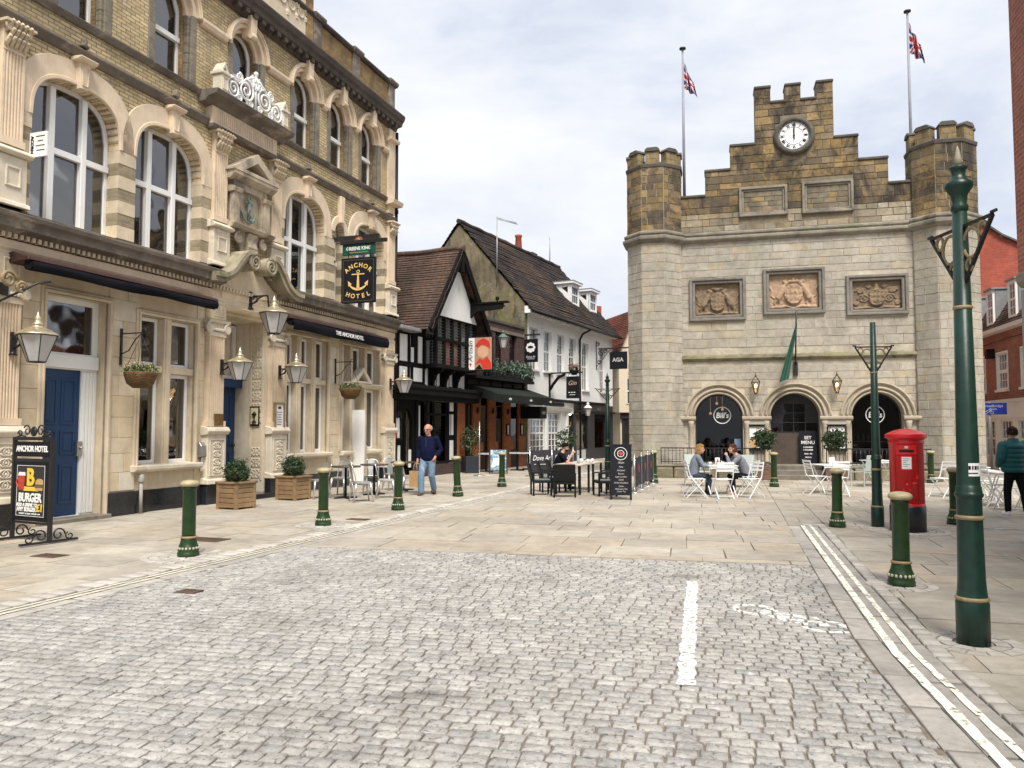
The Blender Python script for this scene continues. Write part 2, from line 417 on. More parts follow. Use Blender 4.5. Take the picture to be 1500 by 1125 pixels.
def spot(m, c, r, col, amt):
    '''one worn-in stain with its own place on the ground'''
    nt = m.node_tree; b = nt.nodes['Principled BSDF']; src = b.inputs['Base Color'].links[0].from_socket
    t = nt.nodes.new('ShaderNodeTexCoord'); mp = nt.nodes.new('ShaderNodeMapping'); mp.inputs['Location'].default_value = tuple(-a/q for a, q in zip(c, r)); mp.inputs['Scale'].default_value = tuple(1/q for q in r)
    lk(nt, t.outputs['Object'], mp.inputs[0]); g = nt.nodes.new('ShaderNodeTexGradient'); g.gradient_type = 'SPHERICAL'; lk(nt, mp.outputs[0], g.inputs[0])
    n = noisef(nt, t.outputs['Object'], 9, 5, .7); mu = N(nt, 'ShaderNodeMath', operation='MULTIPLY'); lk(nt, g.outputs[1], mu.inputs[0]); lk(nt, n, mu.inputs[1])
    lk(nt, mixc(nt, ramp(nt, mu.outputs[0], [(.14, 0.), (.34, amt)]), src, col), b.inputs['Base Color'])
m_sett = mat('granite_setts', (.45, .425, .40), .8, .26, 22, .7, spec=.3, isl2=[(.41, .393, .365), (.395, .38, .355), (.42, .404, .375), (.40, .385, .36), (.37, .358, .34), (.415, .40, .37), (.45, .432, .40), (.39, .377, .355), (.345, .335, .32), (.43, .412, .38)],
             stains=[((.16, .145, .125), .6, (.7, .9, 1), .57, .76), ((.10, .092, .085), .85, (26, 26, 26), .54, .64), ((.20, .18, .155), .5, (.35, .45, 1), .52, .68), ((.62, .60, .56), .6, (17, 17, 17), .58, .68)], bsc=45, dist=.02)
spot(m_sett, (-.56, 4.97, 0), (.5, .16, 1), (.08, .075, .07), .55); spot(m_sett, (1.9, 8.9, 0), (.6, .2, 1), (.12, .105, .09), .6)
m_flag = mat('york_stone_flags', (.40, .33, .245), .8, .2, 5, .25, isl2=[(.38, .335, .27), (.355, .313, .253), (.395, .35, .28), (.335, .30, .25), (.38, .322, .25), (.37, .333, .28), (.415, .375, .308)],
             stains=[((.15, .13, .11), .6, (.6, .6, 1), .52, .72), ((.20, .155, .11), .65, (3, 3, 3), .56, .72), ((.09, .08, .065), .5, (14, 14, 14), .64, .72), ((.50, .46, .39), .5, (.35, .35, 1), .55, .72)], bsc=40, dist=.006)
m_kerb = mat('kerb_stone', (.43, .40, .355), .8, .2, 9, .3, isl=.16, stains=[((.15, .13, .11), .5, (3, 3, 3), .56, .75)], bsc=40, dist=.008)
m_yellowpaint = worn('cream_road_paint', (.80, .77, .66), .36, .47, 11)
m_whitepaint = worn('worn_white_paint', (.80, .79, .76), .36, .54, 22)
m_yellowworn = worn('rubbed_cream_paint', (.80, .77, .66), .38, .47, 9)
m_creampaint = worn('dull_cream_paint', (.62, .57, .45), .38, .5, 12)
m_whiteworn = worn('rubbed_white_paint', (.85, .84, .80), .34, .46, 14)
mb = MB(); mb.box(-150, 150, -40, 300, -1, -.07)
struct(mb.build('ground', m_jointdark))
# the right hand edge bends a little towards the camera
RP = [V((5.12, 14.25)), V((4.91, 13.5)), V((2.79, 5.89)), V((2.355, 3.82)), V((1.2, -1.7))]
def leftof(off):
    def h(c):
        q = (1, 2) if c[1] > 5.89-.2*(c[0]-2.79) else (2, 3)
        a, b = RP[q[1]], RP[q[0]]; d = (b-a).normalized(); n = V((d.y, -d.x)); return hp(a, -n, -off)
    return h
def rightof(off):
    def h(c):
        q = (1, 2) if c[1] > 5.89 else (2, 3)
        a, b = RP[q[1]], RP[q[0]]; d = (b-a).normalized(); n = V((d.y, -d.x)); return hp(a, n, off)
    return h
def along(path, o0, o1, t0, t1):
    """yield ground quads along a polyline between two offsets"""
def walk(path, t):
    for a, b in zip(path, path[1:]):
        L = (b-a).length
        if t <= L or b is path[-1]:
            d = (b-a)/L; return a+d*t, d
        t -= L
def course(mb, path, o0, o1, ls, gap, z, zj=.003, rnd_=.01, t1=None, t0=0):
    T = sum((b-a).length for a, b in zip(path, path[1:])) if t1 is None else t1; t = t0
    while t < T:
        l = rnd(*ls); P = []
        for tt in (t+gap/2, t+l-gap/2):
            c, d = walk(path, min(tt, T)); n = V((d.y, -d.x))
            P.append((c+n*(o0+rnd(-.004, .004)), c+n*(o1+rnd(-.004, .004))))
        q = [P[0][0], P[0][1], P[1][1], P[1][0]]; zz = z+rnd(-zj, zj); cx = sum((v for v in q), V((0, 0)))/4
        bot = [mb.p(v.x, v.y, zz-.06) for v in q]; mid = [mb.p(v.x, v.y, zz-rnd_*.7) for v in q]; top = [mb.p(*(cx+(v-cx)*.88), zz) for v in q]
        nrm = (q[1]-q[0]).cross(q[3]-q[0]) if False else ((q[1]-q[0]).x*(q[3]-q[0]).y-(q[1]-q[0]).y*(q[3]-q[0]).x)
        mb.face(top if nrm > 0 else top[::-1], True)
        for i in range(4):
            k = (i+1) % 4; mb.face((mid[i], mid[k], top[k], top[i]), True); mb.face((bot[i], bot[k], mid[k], mid[i]))
        t += l
def ribbon(mb, path, o0, o1, z, t0, t1, wob=.005, step=.12):
    m = int((t1-t0)/step); A = []; B = []
    for i in range(m+1):
        c, d = walk(path, t0+(t1-t0)*i/m); n = V((d.y, -d.x)); u = c+n*(o0+rnd(-wob, wob)); w = c+n*(o1+rnd(-wob, wob))
        A.append(mb.p(u.x, u.y, z)); B.append(mb.p(w.x, w.y, z))
    for i in range(m): mb.face((A[i], B[i], B[i+1], A[i+1]))
KP = [KL-KD*14, KL+KD*42]
RPo = RP[::-1]; RT = sum((b-a).length for a, b in zip(RPo, RPo[1:]))
# painted markings: only the tops of the setts carry paint
def quadhp(a, b, w):
    a, b = V(a), V(b); d = (b-a).normalized(); n = V((d.y, -d.x))
    return [hp(a, d), hp(b, -d), hp(a, n, -w/2), hp(a, -n, -w/2)]
bay, bike = MB(), MB()
marks = []; BP = [V((1.115, 5.15)), V((1.95, 8.6))]
def wheel(c, r):
    for k in range(12):
        a0, a1 = 2*pi*k/12, 2*pi*(k+1)/12; marks.append((quadhp((c[0]+r*cos(a0), c[1]+r*1.2*sin(a0)), (c[0]+r*cos(a1), c[1]+r*1.2*sin(a1)), .06), bike))
wheel((2.22, 7.28), .17); wheel((2.62, 6.66), .17)
for q in (((2.22, 7.28), (2.42, 7.1)), ((2.42, 7.1), (2.40, 6.8)), ((2.40, 6.8), (2.22, 7.28)), ((2.42, 7.1), (2.62, 6.92)), ((2.62, 6.66), (2.62, 6.98)), ((2.40, 6.8), (2.62, 6.92))): marks.append((quadhp(*q, .085), bike))
mb = MB(); stones(mb, atan2(TD.y, TD.x), -9, 9, -2, 14, (.100, .113), (.115, .163), .0115,
                  [hp(KL, KR, .27), hp(TL, -TN), leftof(-.20)], z=.0, zj=.0035, round_=.010, jit=.0035, marks=marks)
struct(mb.build('cobbled_road', m_sett)); ribbon(bay, BP, -.058, .058, .0062, 0, 3.54, .012, .06); struct(bay.build('road_marking', m_whitepaint)); struct(bike.build('road_marking', m_whiteworn))
mb = MB(); mb.box(-9, 9, -3, 14, -.06, -.014); struct(mb.build('road_bed', m_soil))
mb = MB()
stones(mb, atan2(TD.y, TD.x)+.01, -14, 34, 7, 60, (.55, .85), (.6, 1.35), .012, [hp(KL, KR, .27), hp(TL, TN, .012), hp(RL, -RR, .19)], zj=.003, jit=.008)
struct(mb.build('square_paving', m_flag))
mb = MB(); a = atan2(KR.y, KR.x)
stones(mb, a, -16, 12, -4, 60, (.5, .8), (.6, 1.1), .011, [hp(KL, -KR, .34)], zj=.003, jit=.006)
struct(mb.build('pavement', m_flag))
mb = MB(); course(mb, KP, -.33, -.09, (.15, .21), .022, .016, .005, .018); course(mb, RPo, .29, .415, (.11, .2), .016, .014, .004, .016, t1=RT-.8)
struct(mb.build('kerb', m_kerb))
mb = MB(); course(mb, RPo, -.19, -.012, (.6, 1.0), .01, .003, .002, .006, t1=RT-.8); course(mb, RPo, -.004, .28, (.8, 1.3), .01, .003, .002, .006, t1=RT-.8); course(mb, KP, -.075, .26, (.7, 1.2), .01, .002, .002, .005)
struct(mb.build('gutter', mat('gutter_stone', (.37, .345, .31), .85, .22, 10, .35, isl=.12, stains=[((.15, .13, .11), .6, (2, 2, 2), .52, .72), ((.10, .09, .08), .6, (12, 12, 12), .6, .7)])))
mb = MB()
stones(mb, atan2(RR.y, RR.x), -16, 34, -4, 45, (.6, .95), (.7, 1.3), .012, [rightof(.425)], zj=.003, jit=.005)
stones(mb, atan2(RR.y, RR.x), -16, 34, -4, 45, (.6, .95), (.7, 1.3), .012, [hp(RL, RR, -.18), hp(RL, -RR, -.41), hp(V((4.91, 13.5)), RD, .02)], zj=.003)
struct(mb.build('pavement', m_flag))
mb = MB(); course(mb, [V((5.0, 13.62)), V((16, 11.6))], -.06, .06, (.14, .2), .014, .010, .003, .01); struct(mb.build('kerb', m_kerb))
mb = MB(); ribbon(mb, RPo, .0, .068, .010, 0, RT-.8); struct(mb.build('road_marking', m_yellowpaint))
mb = MB(); ribbon(mb, RPo, .14, .19, .010, 0, RT-.8); struct(mb.build('road_marking', m_yellowworn))
mb = MB(); ribbon(mb, KP, -.03, .02, .009, 0, 54); struct(mb.build('road_marking', m_creampaint))
mb = MB(); ribbon(mb, KP, .07, .12, .009, 0, 54); struct(mb.build('road_marking', m_creampaint))
# iron covers set in the paving
m_rust = mat('rusty_iron', (.10, .065, .045), .7, .35, 18, .3)
def cover(loc, w, d, rz, label):
    mb = MB(); mb.box(-w/2, w/2, -d/2, d/2, -.02, .006)
    for i in range(int(w/.05)-1):
        for j in range(int(d/.05)-1):
            mb.box(-w/2+.05+i*.05-.014, -w/2+.05+i*.05+.014, -d/2+.05+j*.05-.014, -d/2+.05+j*.05+.014, .006, .011)
    o = mb.build('drain_cover', m_rust, loc=(loc[0], loc[1], .004), rz=rz); tag(o, label, 'drain cover')
cover((-3.27, 8.07), .22, .16, a, 'small rusty iron cover set among the cobbles of the road')
cover((-4.55, 11.8), .62, .34, a, 'large rusty iron cover in the pavement behind the nearest bollard')
cover((-2.8, 14.4), .4, .2, a, 'small iron cover in the pavement between the second and third green bollards')
cover((-6.0, 10.3), .4, .25, a, 'small iron cover in the pavement in front of the hotel pavement sign')
# ================================================================ town hall
TH = Fr((9.9, 26.5), -14.5)
hall = TH.root('town_hall', 'old stone town hall with two battlemented turrets, a clock gable and three round arches', 'town hall')
HALLC = [(.41, .365, .29), (.38, .335, .265), (.43, .39, .315), (.35, .315, .255), (.40, .35, .265), (.44, .405, .33), (.37, .34, .275), (.33, .305, .25), (.42, .345, .22), (.39, .365, .30), (.36, .32, .26), (.41, .38, .31)]
HALLC = [tuple(.5*c+.5*q for c, q in zip(k, (.385, .352, .295))) for k in HALLC]
m_ash = mat('pale_ashlar', (.4, .36, .28), .9, .24, 4.5, .6, isl2=HALLC, stains=[((.16, .14, .115), .6, (1.2, 1.2, .5), .53, .72), ((.22, .24, .13), .45, (.5, .5, .3), .56, .74), ((.10, .09, .075), .6, (5, 5, 7), .62, .72), ((.52, .48, .40), .6, (7, 7, 9), .60, .70)], bsc=11, dist=.03)
m_ashtop = mat('weathered_ashlar', (.3, .22, .12), .92, .28, 5, .5, isl2=[(.21, .15, .07), (.165, .12, .065), (.25, .175, .08), (.13, .10, .06), (.22, .165, .10), (.29, .20, .09), (.185, .13, .06), (.11, .085, .055)],
               stains=[((.025, .021, .018), .9, (.9, .9, .55), .46, .60), ((.44, .27, .08), .6, (1.1, 1.1, 1.1), .56, .70), ((.02, .018, .015), .8, (3, 3, 5), .56, .68)], bsc=14, dist=.03)
m_ashmid = mat('greyed_ashlar', (.3, .25, .17), .92, .28, 5, .5, isl2=[(.30, .255, .18), (.25, .21, .15), (.34, .29, .21), (.28, .22, .13), (.22, .185, .13), (.33, .27, .18), (.38, .34, .26)],
               stains=[((.05, .042, .034), .75, (.8, .8, .5), .48, .68), ((.40, .27, .10), .5, (1.3, 1.3, 1.3), .6, .72)], bsc=14, dist=.03)
m_panel = mat('brown_panel_stone', (.2, .16, .1), .92, .3, 5, .5, isl2=[(.22, .175, .115), (.18, .145, .095), (.25, .20, .13), (.27, .19, .09), (.20, .17, .12)], stains=[((.06, .05, .04), .7, (1.5, 1.5, 1), .5, .7)], bsc=14, dist=.03)
m_mort = mat('lime_mortar', (.47, .42, .33), .95, .25, 8, .2, stains=[((.17, .15, .12), .6, (1, 1, .6), .5, .7)])
m_mortdk = mat('old_mortar', (.19, .155, .105), .95, .3, 8, .2)
m_cap = mat('dark_capstone', (.085, .078, .066), .92, .35, 5, .4, stains=[((.22, .20, .15), .5, (2, 2, 2), .58, .75)])
m_mould = mat('grey_moulding', (.24, .215, .17), .9, .3, 4, .35, stains=[(SOOT, .85, (1.2, 1.2, 2), .5, .72), ((.19, .21, .10), .5, (.8, .8, 1.5), .56, .72)])
m_moss = mat('mossy_moulding', (.21, .19, .12), .95, .35, 4, .4, stains=[((.14, .15, .05), .6, (.7, .7, 2), .5, .66), (SOOT, .8, (1.6, 1.6, 5), .5, .66)])
m_frame = mat('slate_grey_frame', (.20, .18, .155), .88, .25, 6, .3, stains=[(SOOT, .5, (3, 3, 3), .55, .72)])
m_relief = mat('carved_sandstone', (.40, .275, .18), .88, .2, 9, .3, stains=[((.13, .10, .07), .7, (3, 3, 2), .52, .72)])
m_relief_dk = mat('sooty_carving', (.23, .165, .105), .9, .25, 8, .3, stains=[((.05, .045, .04), .7, (2.5, 2.5, 2), .48, .7)])
m_archst = mat('arch_stone', (.40, .345, .26), .88, .2, 6, .3, stains=[((.15, .13, .10), .5, (2, 2, 2), .56, .75)])

def ashlar(mb, x0, x1, z0, z1, y, hs=(.24, .33), ls=(.32, .85), rects=(), circs=(), gap=.012, proud=.014, top=None, zs=0):
    """coursed stone blocks, each an island, over a backing at y; top(x) limits the height"""
    random.seed(int(x0*97+z0*31+y*7)+5)
    z = z0
    while z < z1-.06:
        h = min(rnd(*hs), z1-z)
        if z1-z-h < .12: h = z1-z
        iv = [(x0, x1)]
        cuts = [(a, b) for a, b, c, d in rects if c < z+h-.005 and d > z+.005]
        for cx, cz, r in circs:
            dz = 0 if z <= cz <= z+h else min(abs(z-cz), abs(z+h-cz))
            if dz < r: q = sqrt(r*r-dz*dz); cuts.append((cx-q, cx+q))
        if top:
            iv = top(z, z+h)
        for a, b in cuts:
            n = []
            for u, w in iv:
                if b <= u or a >= w: n.append((u, w)); continue
                if a > u: n.append((u, a))
                if b < w: n.append((b, w))
            iv = n
        for u, w in iv:
            x = u; first = True
            while x < w-.001:
                l = rnd(*ls)*(rnd(.4, 1) if first else 1); first = False
                if w-x-l < .16: l = w-x
                g = gap/2; xa, xb, za, zb = x+g, x+l-g, z+g, z+h-g
                if xb-xa > .02:
                    yy = y-proud+rnd(-.005, .005); e = .007
                    o = [mb.p(xa, y, za), mb.p(xb, y, za), mb.p(xb, y, zb), mb.p(xa, y, zb)]
                    j = lambda: rnd(-.004, .004)
                    f = [mb.p(xa+e+j(), yy, za+e+j()), mb.p(xb-e+j(), yy, za+e+j()), mb.p(xb-e+j(), yy, zb-e+j()), mb.p(xa+e+j(), yy, zb-e+j())]
                    mb.face(f)
                    for i in range(4):
                        k = (i+1) % 4; mb.face((o[i], o[k], f[k], f[i]))
                x += l
        z += h
ARC = [-2.83, -.33, 2.24]; AR = .80; ZS = 2.05; Z0 = .46
def archpoly(cx, r, z0, zs, n=22):
    return [(cx-r, z0), (cx+r, z0)] + [(cx+r*cos(pi*k/n), zs+r*sin(pi*k/n)) for k in range(n+1)]
ZT = 8.22
mb = MB(); mb.slab([(-4.6, 0), (4.2, 0), (4.2, ZT), (-4.6, ZT)], [archpoly(c, AR, .46 if i != 1 else .44, ZS) for i, c in enumerate(ARC)] + [[(a+.12, c), (b-.12, c), (b-.12, d), (a+.12, d)] for a, b, c, d in ((-3.77, -1.87, 5.52, 6.79), (-1.29, .70, 5.66, 7.01), (1.36, 3.27, 5.54, 6.66))], 0, .75)
mb.box(-4.6, -4.3, .75, 13, 0, 9.4); mb.box(3.9, 4.2, .75, 13, 0, 9.4); mb.box(-4.6, 4.2, 13, 13.3, 0, 9.4)
wall = mb.build('wall', m_mort, hall)
mb = MB()
rects = [(-3.77, -1.87, 5.4, 6.91), (-1.29, .70, 5.54, 7.13), (1.36, 3.27, 5.42, 6.78), (-4.3, 3.7, 4.0, 4.2)]
for c in ARC: rects.append((c-AR-.02, c+AR+.02, 0, ZS))
rects += [(-5, 4, 1.92, 2.08)]
ashlar(mb, -4.35, 3.75, .0, 8.2, 0, rects=rects, circs=[(c, ZS, 1.15) for c in ARC])
mb.build('stonework', m_ash, hall)
# mouldings
mb = MB(); mb.mould(-4.3, 3.7, [(.0, 8.16), (-.10, 8.2), (-.16, 8.26), (-.16, 8.34), (-.08, 8.38), (-.13, 8.43), (-.13, 8.5), (0, 8.56)]); mb.build('cornice', m_mould, hall, bevel=.01)
mb = MB(); mb.mould(-4.3, 3.7, [(.0, 3.98), (-.05, 4.0), (-.13, 4.08), (-.10, 4.16), (0, 4.22)]); mb.build('string_course', m_moss, hall, bevel=.01)
# stepped clock gable
steps = [(-3.95, 3.75, 9.8), (-3.18, 2.77, 10.68), (-2.31, 1.86, 11.52), (-1.46, 1.10, 12.94)]
prof = [(-4.3, 8.5), (3.75, 8.5), (3.75, 9.8)]
for a, b, z in steps[1:]: prof += [(b, prof[-1][1]), (b, z)]
mer = [(.57, 1.10), (-.45, .06), (-1.46, -.93)]
prof += [(1.10, 13.5), (.57, 13.5), (.57, 12.94), (.06, 12.94), (.06, 13.5), (-.45, 13.5), (-.45, 12.94), (-.93, 12.94), (-.93, 13.5), (-1.46, 13.5)]
for i in (3, 2, 1): prof += [(steps[i][0], steps[i-1][2]), (steps[i-1][0] if i > 1 else -4.3, steps[i-1][2])]
mb = MB(); mb.slab(prof, [], .0, .55); mb.build('gable', m_mortdk, hall)
def top(z0, z1):
    for i in range(len(steps)):
        if z1 <= steps[i][2]+.02:
            return [(steps[i][0] if i else -4.2, steps[i][1])]
    return [(a, b) for a, b in mer]
mb = MB()
rr = [(-2.04, -.44, 9.0, 10.04), (.03, 1.67, 8.98, 10.07)]
mg = MB()
for z0, z1 in ((8.55, 9.2), (9.2, 9.8), (9.8, 10.68), (10.68, 11.52), (11.52, 12.94), (12.94, 13.5)):
    ashlar(mg if z0 < 9 else mb, -4.2, 3.75, z0, z1, 0, hs=(.2, .3), ls=(.25, .75), rects=rr, circs=[(-.19, 11.71, .66)], top=top, gap=.014, proud=.02)
for z0, z1, xe, sg in ((8.55, 9.8, 0, 0),):
    pass
mb.build('gable_stonework', m_ashtop, hall); mg.build('gable_stonework', m_ashmid, hall)
mb = MB()
caps = [(-4.0, -3.18, 9.8), (2.77, 3.75, 9.8), (-3.18, -2.31, 10.68), (1.86, 2.77, 10.68), (-2.31, -1.46, 11.52), (1.10, 1.86, 11.52), (-.93, -.45, 12.94), (.06, .57, 12.94)] + [(a, b, 13.5) for a, b in mer]
for a, b, z in caps:
    mb = MB(); mb.slab([(a-.02, z), (b+.02, z), (b+.02, z+.1), (a-.02, z+.1)], [], -.06, .62)
    mb.build('capstone', m_cap, hall, bevel=.025)
# blank panels
def frame(mb, x0, x1, z0, z1, w, y0, y1):
    mb.slab([(x0, z0), (x1, z0), (x1, z1), (x0, z1)], [[(x0+w, z0+w), (x1-w, z0+w), (x1-w, z1-w), (x0+w, z1-w)]], y0, y1)
for x0, x1, z0, z1 in ((-2.04, -.44, 9.0, 10.04), (.03, 1.67, 8.98, 10.07)):
    mb = MB(); frame(mb, x0, x1, z0, z1, .09, -.10, .05); frame(mb, x0+.09, x1-.09, z0+.09, z1-.09, .07, -.05, .05)
    f = mb.build('blank_panel', m_mould, hall, bevel=.015)
    mb = MB(); ashlar(mb, x0+.16, x1-.16, z0+.16, z1-.16, 0, hs=(.16, .2), ls=(.25, .5)); mb.build('panel_stones', m_panel, f)
# coats of arms carved in relief
def capsule(p, a, b, ra, rb):
    ax, az = a; bx, bz = b; dx, dz = bx-ax, bz-az; L = dx*dx+dz*dz or 1e-9
    t = max(0, min(1, ((p[0]-ax)*dx+(p[1]-az)*dz)/L)); r = ra+(rb-ra)*t
    d = hypot(p[0]-ax-dx*t, p[1]-az-dz*t); return sqrt(max(0, r*r-d*d))
def beast(sx, horse=False):
    q = [((.28, .60), (.42, .30), .085, .10), ((.28, .62), (.20, .72), .07, .06), ((.20, .74), (.26, .80), .07, .05), ((.26, .79), (.20, .84), .035, .02),
         ((.42, .30), (.52, .16), .085, .05), ((.52, .16), (.50, .02), .05, .035), ((.40, .28), (.36, .12), .06, .04), ((.36, .12), (.42, .03), .04, .03),
         ((.26, .56), (.13, .44), .05, .035), ((.30, .62), (.12, .60), .045, .03),
         ((.50, .26), (.62, .36), .025, .022), ((.62, .36), (.60, .52), .022, .022), ((.60, .52), (.67, .64), .022, .035)]
    if horse: q += [((.20, .80), (.17, .92), .016, .008)]
    return [((sx*a[0], a[1]), (sx*b[0], b[1]), r, s) for a, b, r, s in q]
def relief(name, x0, x1, z0, z1, kind, mfr, mrel):
    mb = MB(); frame(mb, x0, x1, z0, z1, .10, -.12, .05); frame(mb, x0+.10, x1-.10, z0+.10, z1-.10, .10, -.07, .08)
    f = mb.build('coat_of_arms', mfr, hall, bevel=.02)
    X0, X1, Z0_, Z1 = x0+.2, x1-.2, z0+.2, z1-.2; w, h = X1-X0, Z1-Z0_; cx = (X0+X1)/2
    ca = beast(-1) + beast(1, kind == 1) if kind < 2 else []
    ca += [((-.6, .0), (-.2, .03), .055, .045), ((-.2, .03), (0, -.03), .045, .04), ((0, -.03), (.2, .03), .04, .045), ((.2, .03), (.6, .0), .045, .055)]
    if kind == 1: ca += [((-.12, .80), (.12, .80), .05, .05), ((0, .8), (0, .92), .05, .035), ((-.2, .90), (.2, .90), .02, .02), ((-.2, .90), (-.26, .82), .03, .02), ((.2, .90), (.26, .82), .03, .02)]
    if kind == 0: ca += [((-.14, .86), (.14, .86), .05, .05), ((0, .8), (0, .72), .09, .05)]
    if kind == 2:
        for s in (-1, 1):
            for c, r0 in (((.36, .36), .17), ((.46, .66), .12), ((.22, .82), .08), ((.58, .18), .08)):
                pts = [(s*(c[0]+r0*(1-k/14)*cos(k*.9)), c[1]+r0*(1-k/14)*sin(k*.9)) for k in range(13)]
                ca += [(pts[k], pts[k+1], .034, .034) for k in range(12)]
        ca += [((0, .95), (0, .72), .06, .075), ((-.07, .99), (-.03, .9), .02, .03), ((.07, .99), (.03, .9), .02, .03)]
    n, m = 84, 64; mb = MB(); idx = []
    for j in range(m+1):
        row = []
        for i in range(n+1):
            u = (i/n-.5)*1.36; v = j/m*1.06-.05
            hgt = max([capsule((u, v), *c) for c in ca] or [0])
            # shield
            e = (u/.215)**2+((v-.42)/(.33 if v < .42 else .30))**4
            if e < 1: hgt = max(hgt, .075*min(1, (1-e)*6)**.5+.02*(abs(sin(u*26)*sin(v*17)) if e < .72 else .8))
            if kind == 1 and .72 < hypot(u/.24, (v-.40)/.3) < 1.05: hgt = max(hgt, .07)
            hgt += .012*mnoise.noise(V((u*14, v*14, kind)))
            edge = min(i, n-i, j, m-j); y = .09-hgt*1.2 if edge > 0 else .1
            row.append(mb.p(X0+w*i/n, y, Z0_+h*j/m))
        idx.append(row)
    for j in range(m):
        for i in range(n): mb.face((idx[j][i], idx[j][i+1], idx[j+1][i+1], idx[j+1][i]), True)
    mb.build('carving', mrel, f)
relief('arms', -3.77, -1.87, 5.4, 6.91, 0, m_frame, m_relief_dk)
relief('arms', -1.29, .70, 5.54, 7.13, 1, m_frame, m_relief)
relief('arms', 1.36, 3.27, 5.42, 6.78, 2, m_frame, m_relief_dk)
# clock
cm = Mx.Translation((-.19, -.03, 11.71)) @ Mx.Rotation(pi/2, 4, 'X')
mb = MB(cm); mb.lathe([(.50, .02), (.50, .10), (.55, .15), (.62, .13), (.67, .06), (.67, -.02)], 40, caps=False)
clock = mb.build('clock', m_cap, hall)
mb = MB(cm); mb.lathe([(.51, 0), (.51, .05)], 40, sm=False); mb.build('clock_face', m_white, clock)
mb = MB(cm)
for r0, r1 in ((.47, .485), (.30, .31)): 
    mb.lathe([(r0, .052), (r0, .056), (r1, .056), (r1, .052)], 40, caps=False, sm=False)
for k in range(60):
    t = 2*pi*k/60; q = .455 if k % 5 else .44
    mb.beam((q*cos(t), q*sin(t), .054), (.47*cos(t), .47*sin(t), .054), .008, .004)
mb.build('minute_ring', m_black, clock)
for k, nme in enumerate(['XII', 'I', 'II', 'III', 'IIII', 'V', 'VI', 'VII', 'VIII', 'IX', 'X', 'XI']):
    t = pi/2-2*pi*k/12
    M_ = cm @ Mx.Rotation(t-pi/2, 4, 'Z') @ Mx.Translation((0, .38, .054))
    text('numeral', nme, .13, m_black, clock, None, M=M_, sx=.8, bold=.006)
mb = MB(cm); mb.beam((0, -.1, .075), (0, .27, .075), .045, .008); mb.lathe([(.035, .06), (.035, .085)], 12); mb.build('hour_hand', m_black, clock)
mb = MB(cm); mb.beam((.004, -.14, .09), (.012, .44, .09), .028, .008); mb.build('minute_hand', m_black, clock)
# octagonal turrets
def turret(cx, cy, w):
    ap = w/2; side = w*tan(pi/8)
    rad = ap/cos(pi/8); oc = [(cx+rad*cos(pi/8+pi*k/4), cy+rad*sin(pi/8+pi*k/4)) for k in range(8)]
    mb = MB(); mb.lathe([(rad, 0), (rad, 10.9)], 8, (cx, cy), sm=False, a0=pi/8)
    t = mb.build('turret', m_mort, hall)
    A, B = MB(), MB()
    fs = [k for k in range(8)]
    for k in fs:
        a = -pi/2 + k*pi/4          # outward normal angle of the facet
        if sin(a) > .1: continue
        M_ = Mx.Translation((cx, cy, 0)) @ Mx.Rotation(a+pi/2, 4, 'Z')
        A.M = M_; B.M = M_
        ashlar(A, -side/2, side/2, .0, 8.2, -ap, hs=(.24, .33), ls=(.3, .62))
        ashlar(B, -side/2, side/2, 8.55, 10.86, -ap, hs=(.2, .29), ls=(.26, .55), gap=.014, proud=.02)
    A.build('turret_stonework', m_ash, t); B.build('upper_stonework', m_ashtop, t)
    mb = MB(); r = rad
    mb.lathe([(r, 8.12), (r+.12, 8.2), (r+.19, 8.26), (r+.19, 8.36), (r+.09, 8.4), (r+.14, 8.46), (r+.14, 8.52), (r, 8.6)], 8, (cx, cy), sm=False, a0=pi/8, caps=False)
    mb.build('turret_cornice', m_mould, t, bevel=.012)
    mb = MB(); mb.lathe([(r+.05, 10.84), (r+.07, 10.96), (r-.3, 10.98)], 8, (cx, cy), sm=False, a0=pi/8, caps=False)
    # crenels' sills and merlon caps are dark, merlons brown
    cp, st = mb, MB()
    for k in range(8):
        a = -pi/2+k*pi/4; M_ = Mx.Translation((cx, cy, 0)) @ Mx.Rotation(a+pi/2, 4, 'Z')
        cp.M = M_; st.M = M_; q = side*.31
        for s in (0,):
            st.box(-q, q, -ap-.015, -ap+.3, 10.9, 11.4)
            cp.slab([(-q-.025, 11.4), (q+.025, 11.4), (q+.025, 11.46), (q-.06, 11.54), (-q+.06, 11.54), (-q-.025, 11.46)], [], -ap-.06, -ap+.34)
    cp.M = st.M = Mx()
    cp.build('turret_caps', m_cap, t, bevel=.02); st.build('merlons', brickmat_top, t, bevel=.015)
brickmat_top = brickmat('merlon_stone', (.27, .20, .10), (.20, .15, .08), (.14, .12, .08), .42, .21, .014, .9, .3, .6, [(SOOT, .6, (1.5, 1.5, 1.5), .5, .72)])
turret(-4.97, .30, 1.86); turret(4.42, .30, 1.92)
mb = MB(); mb.box(-4.5, 4.1, .56, 13, 9.2, 9.4); mb.build('roof', m_cap, hall)
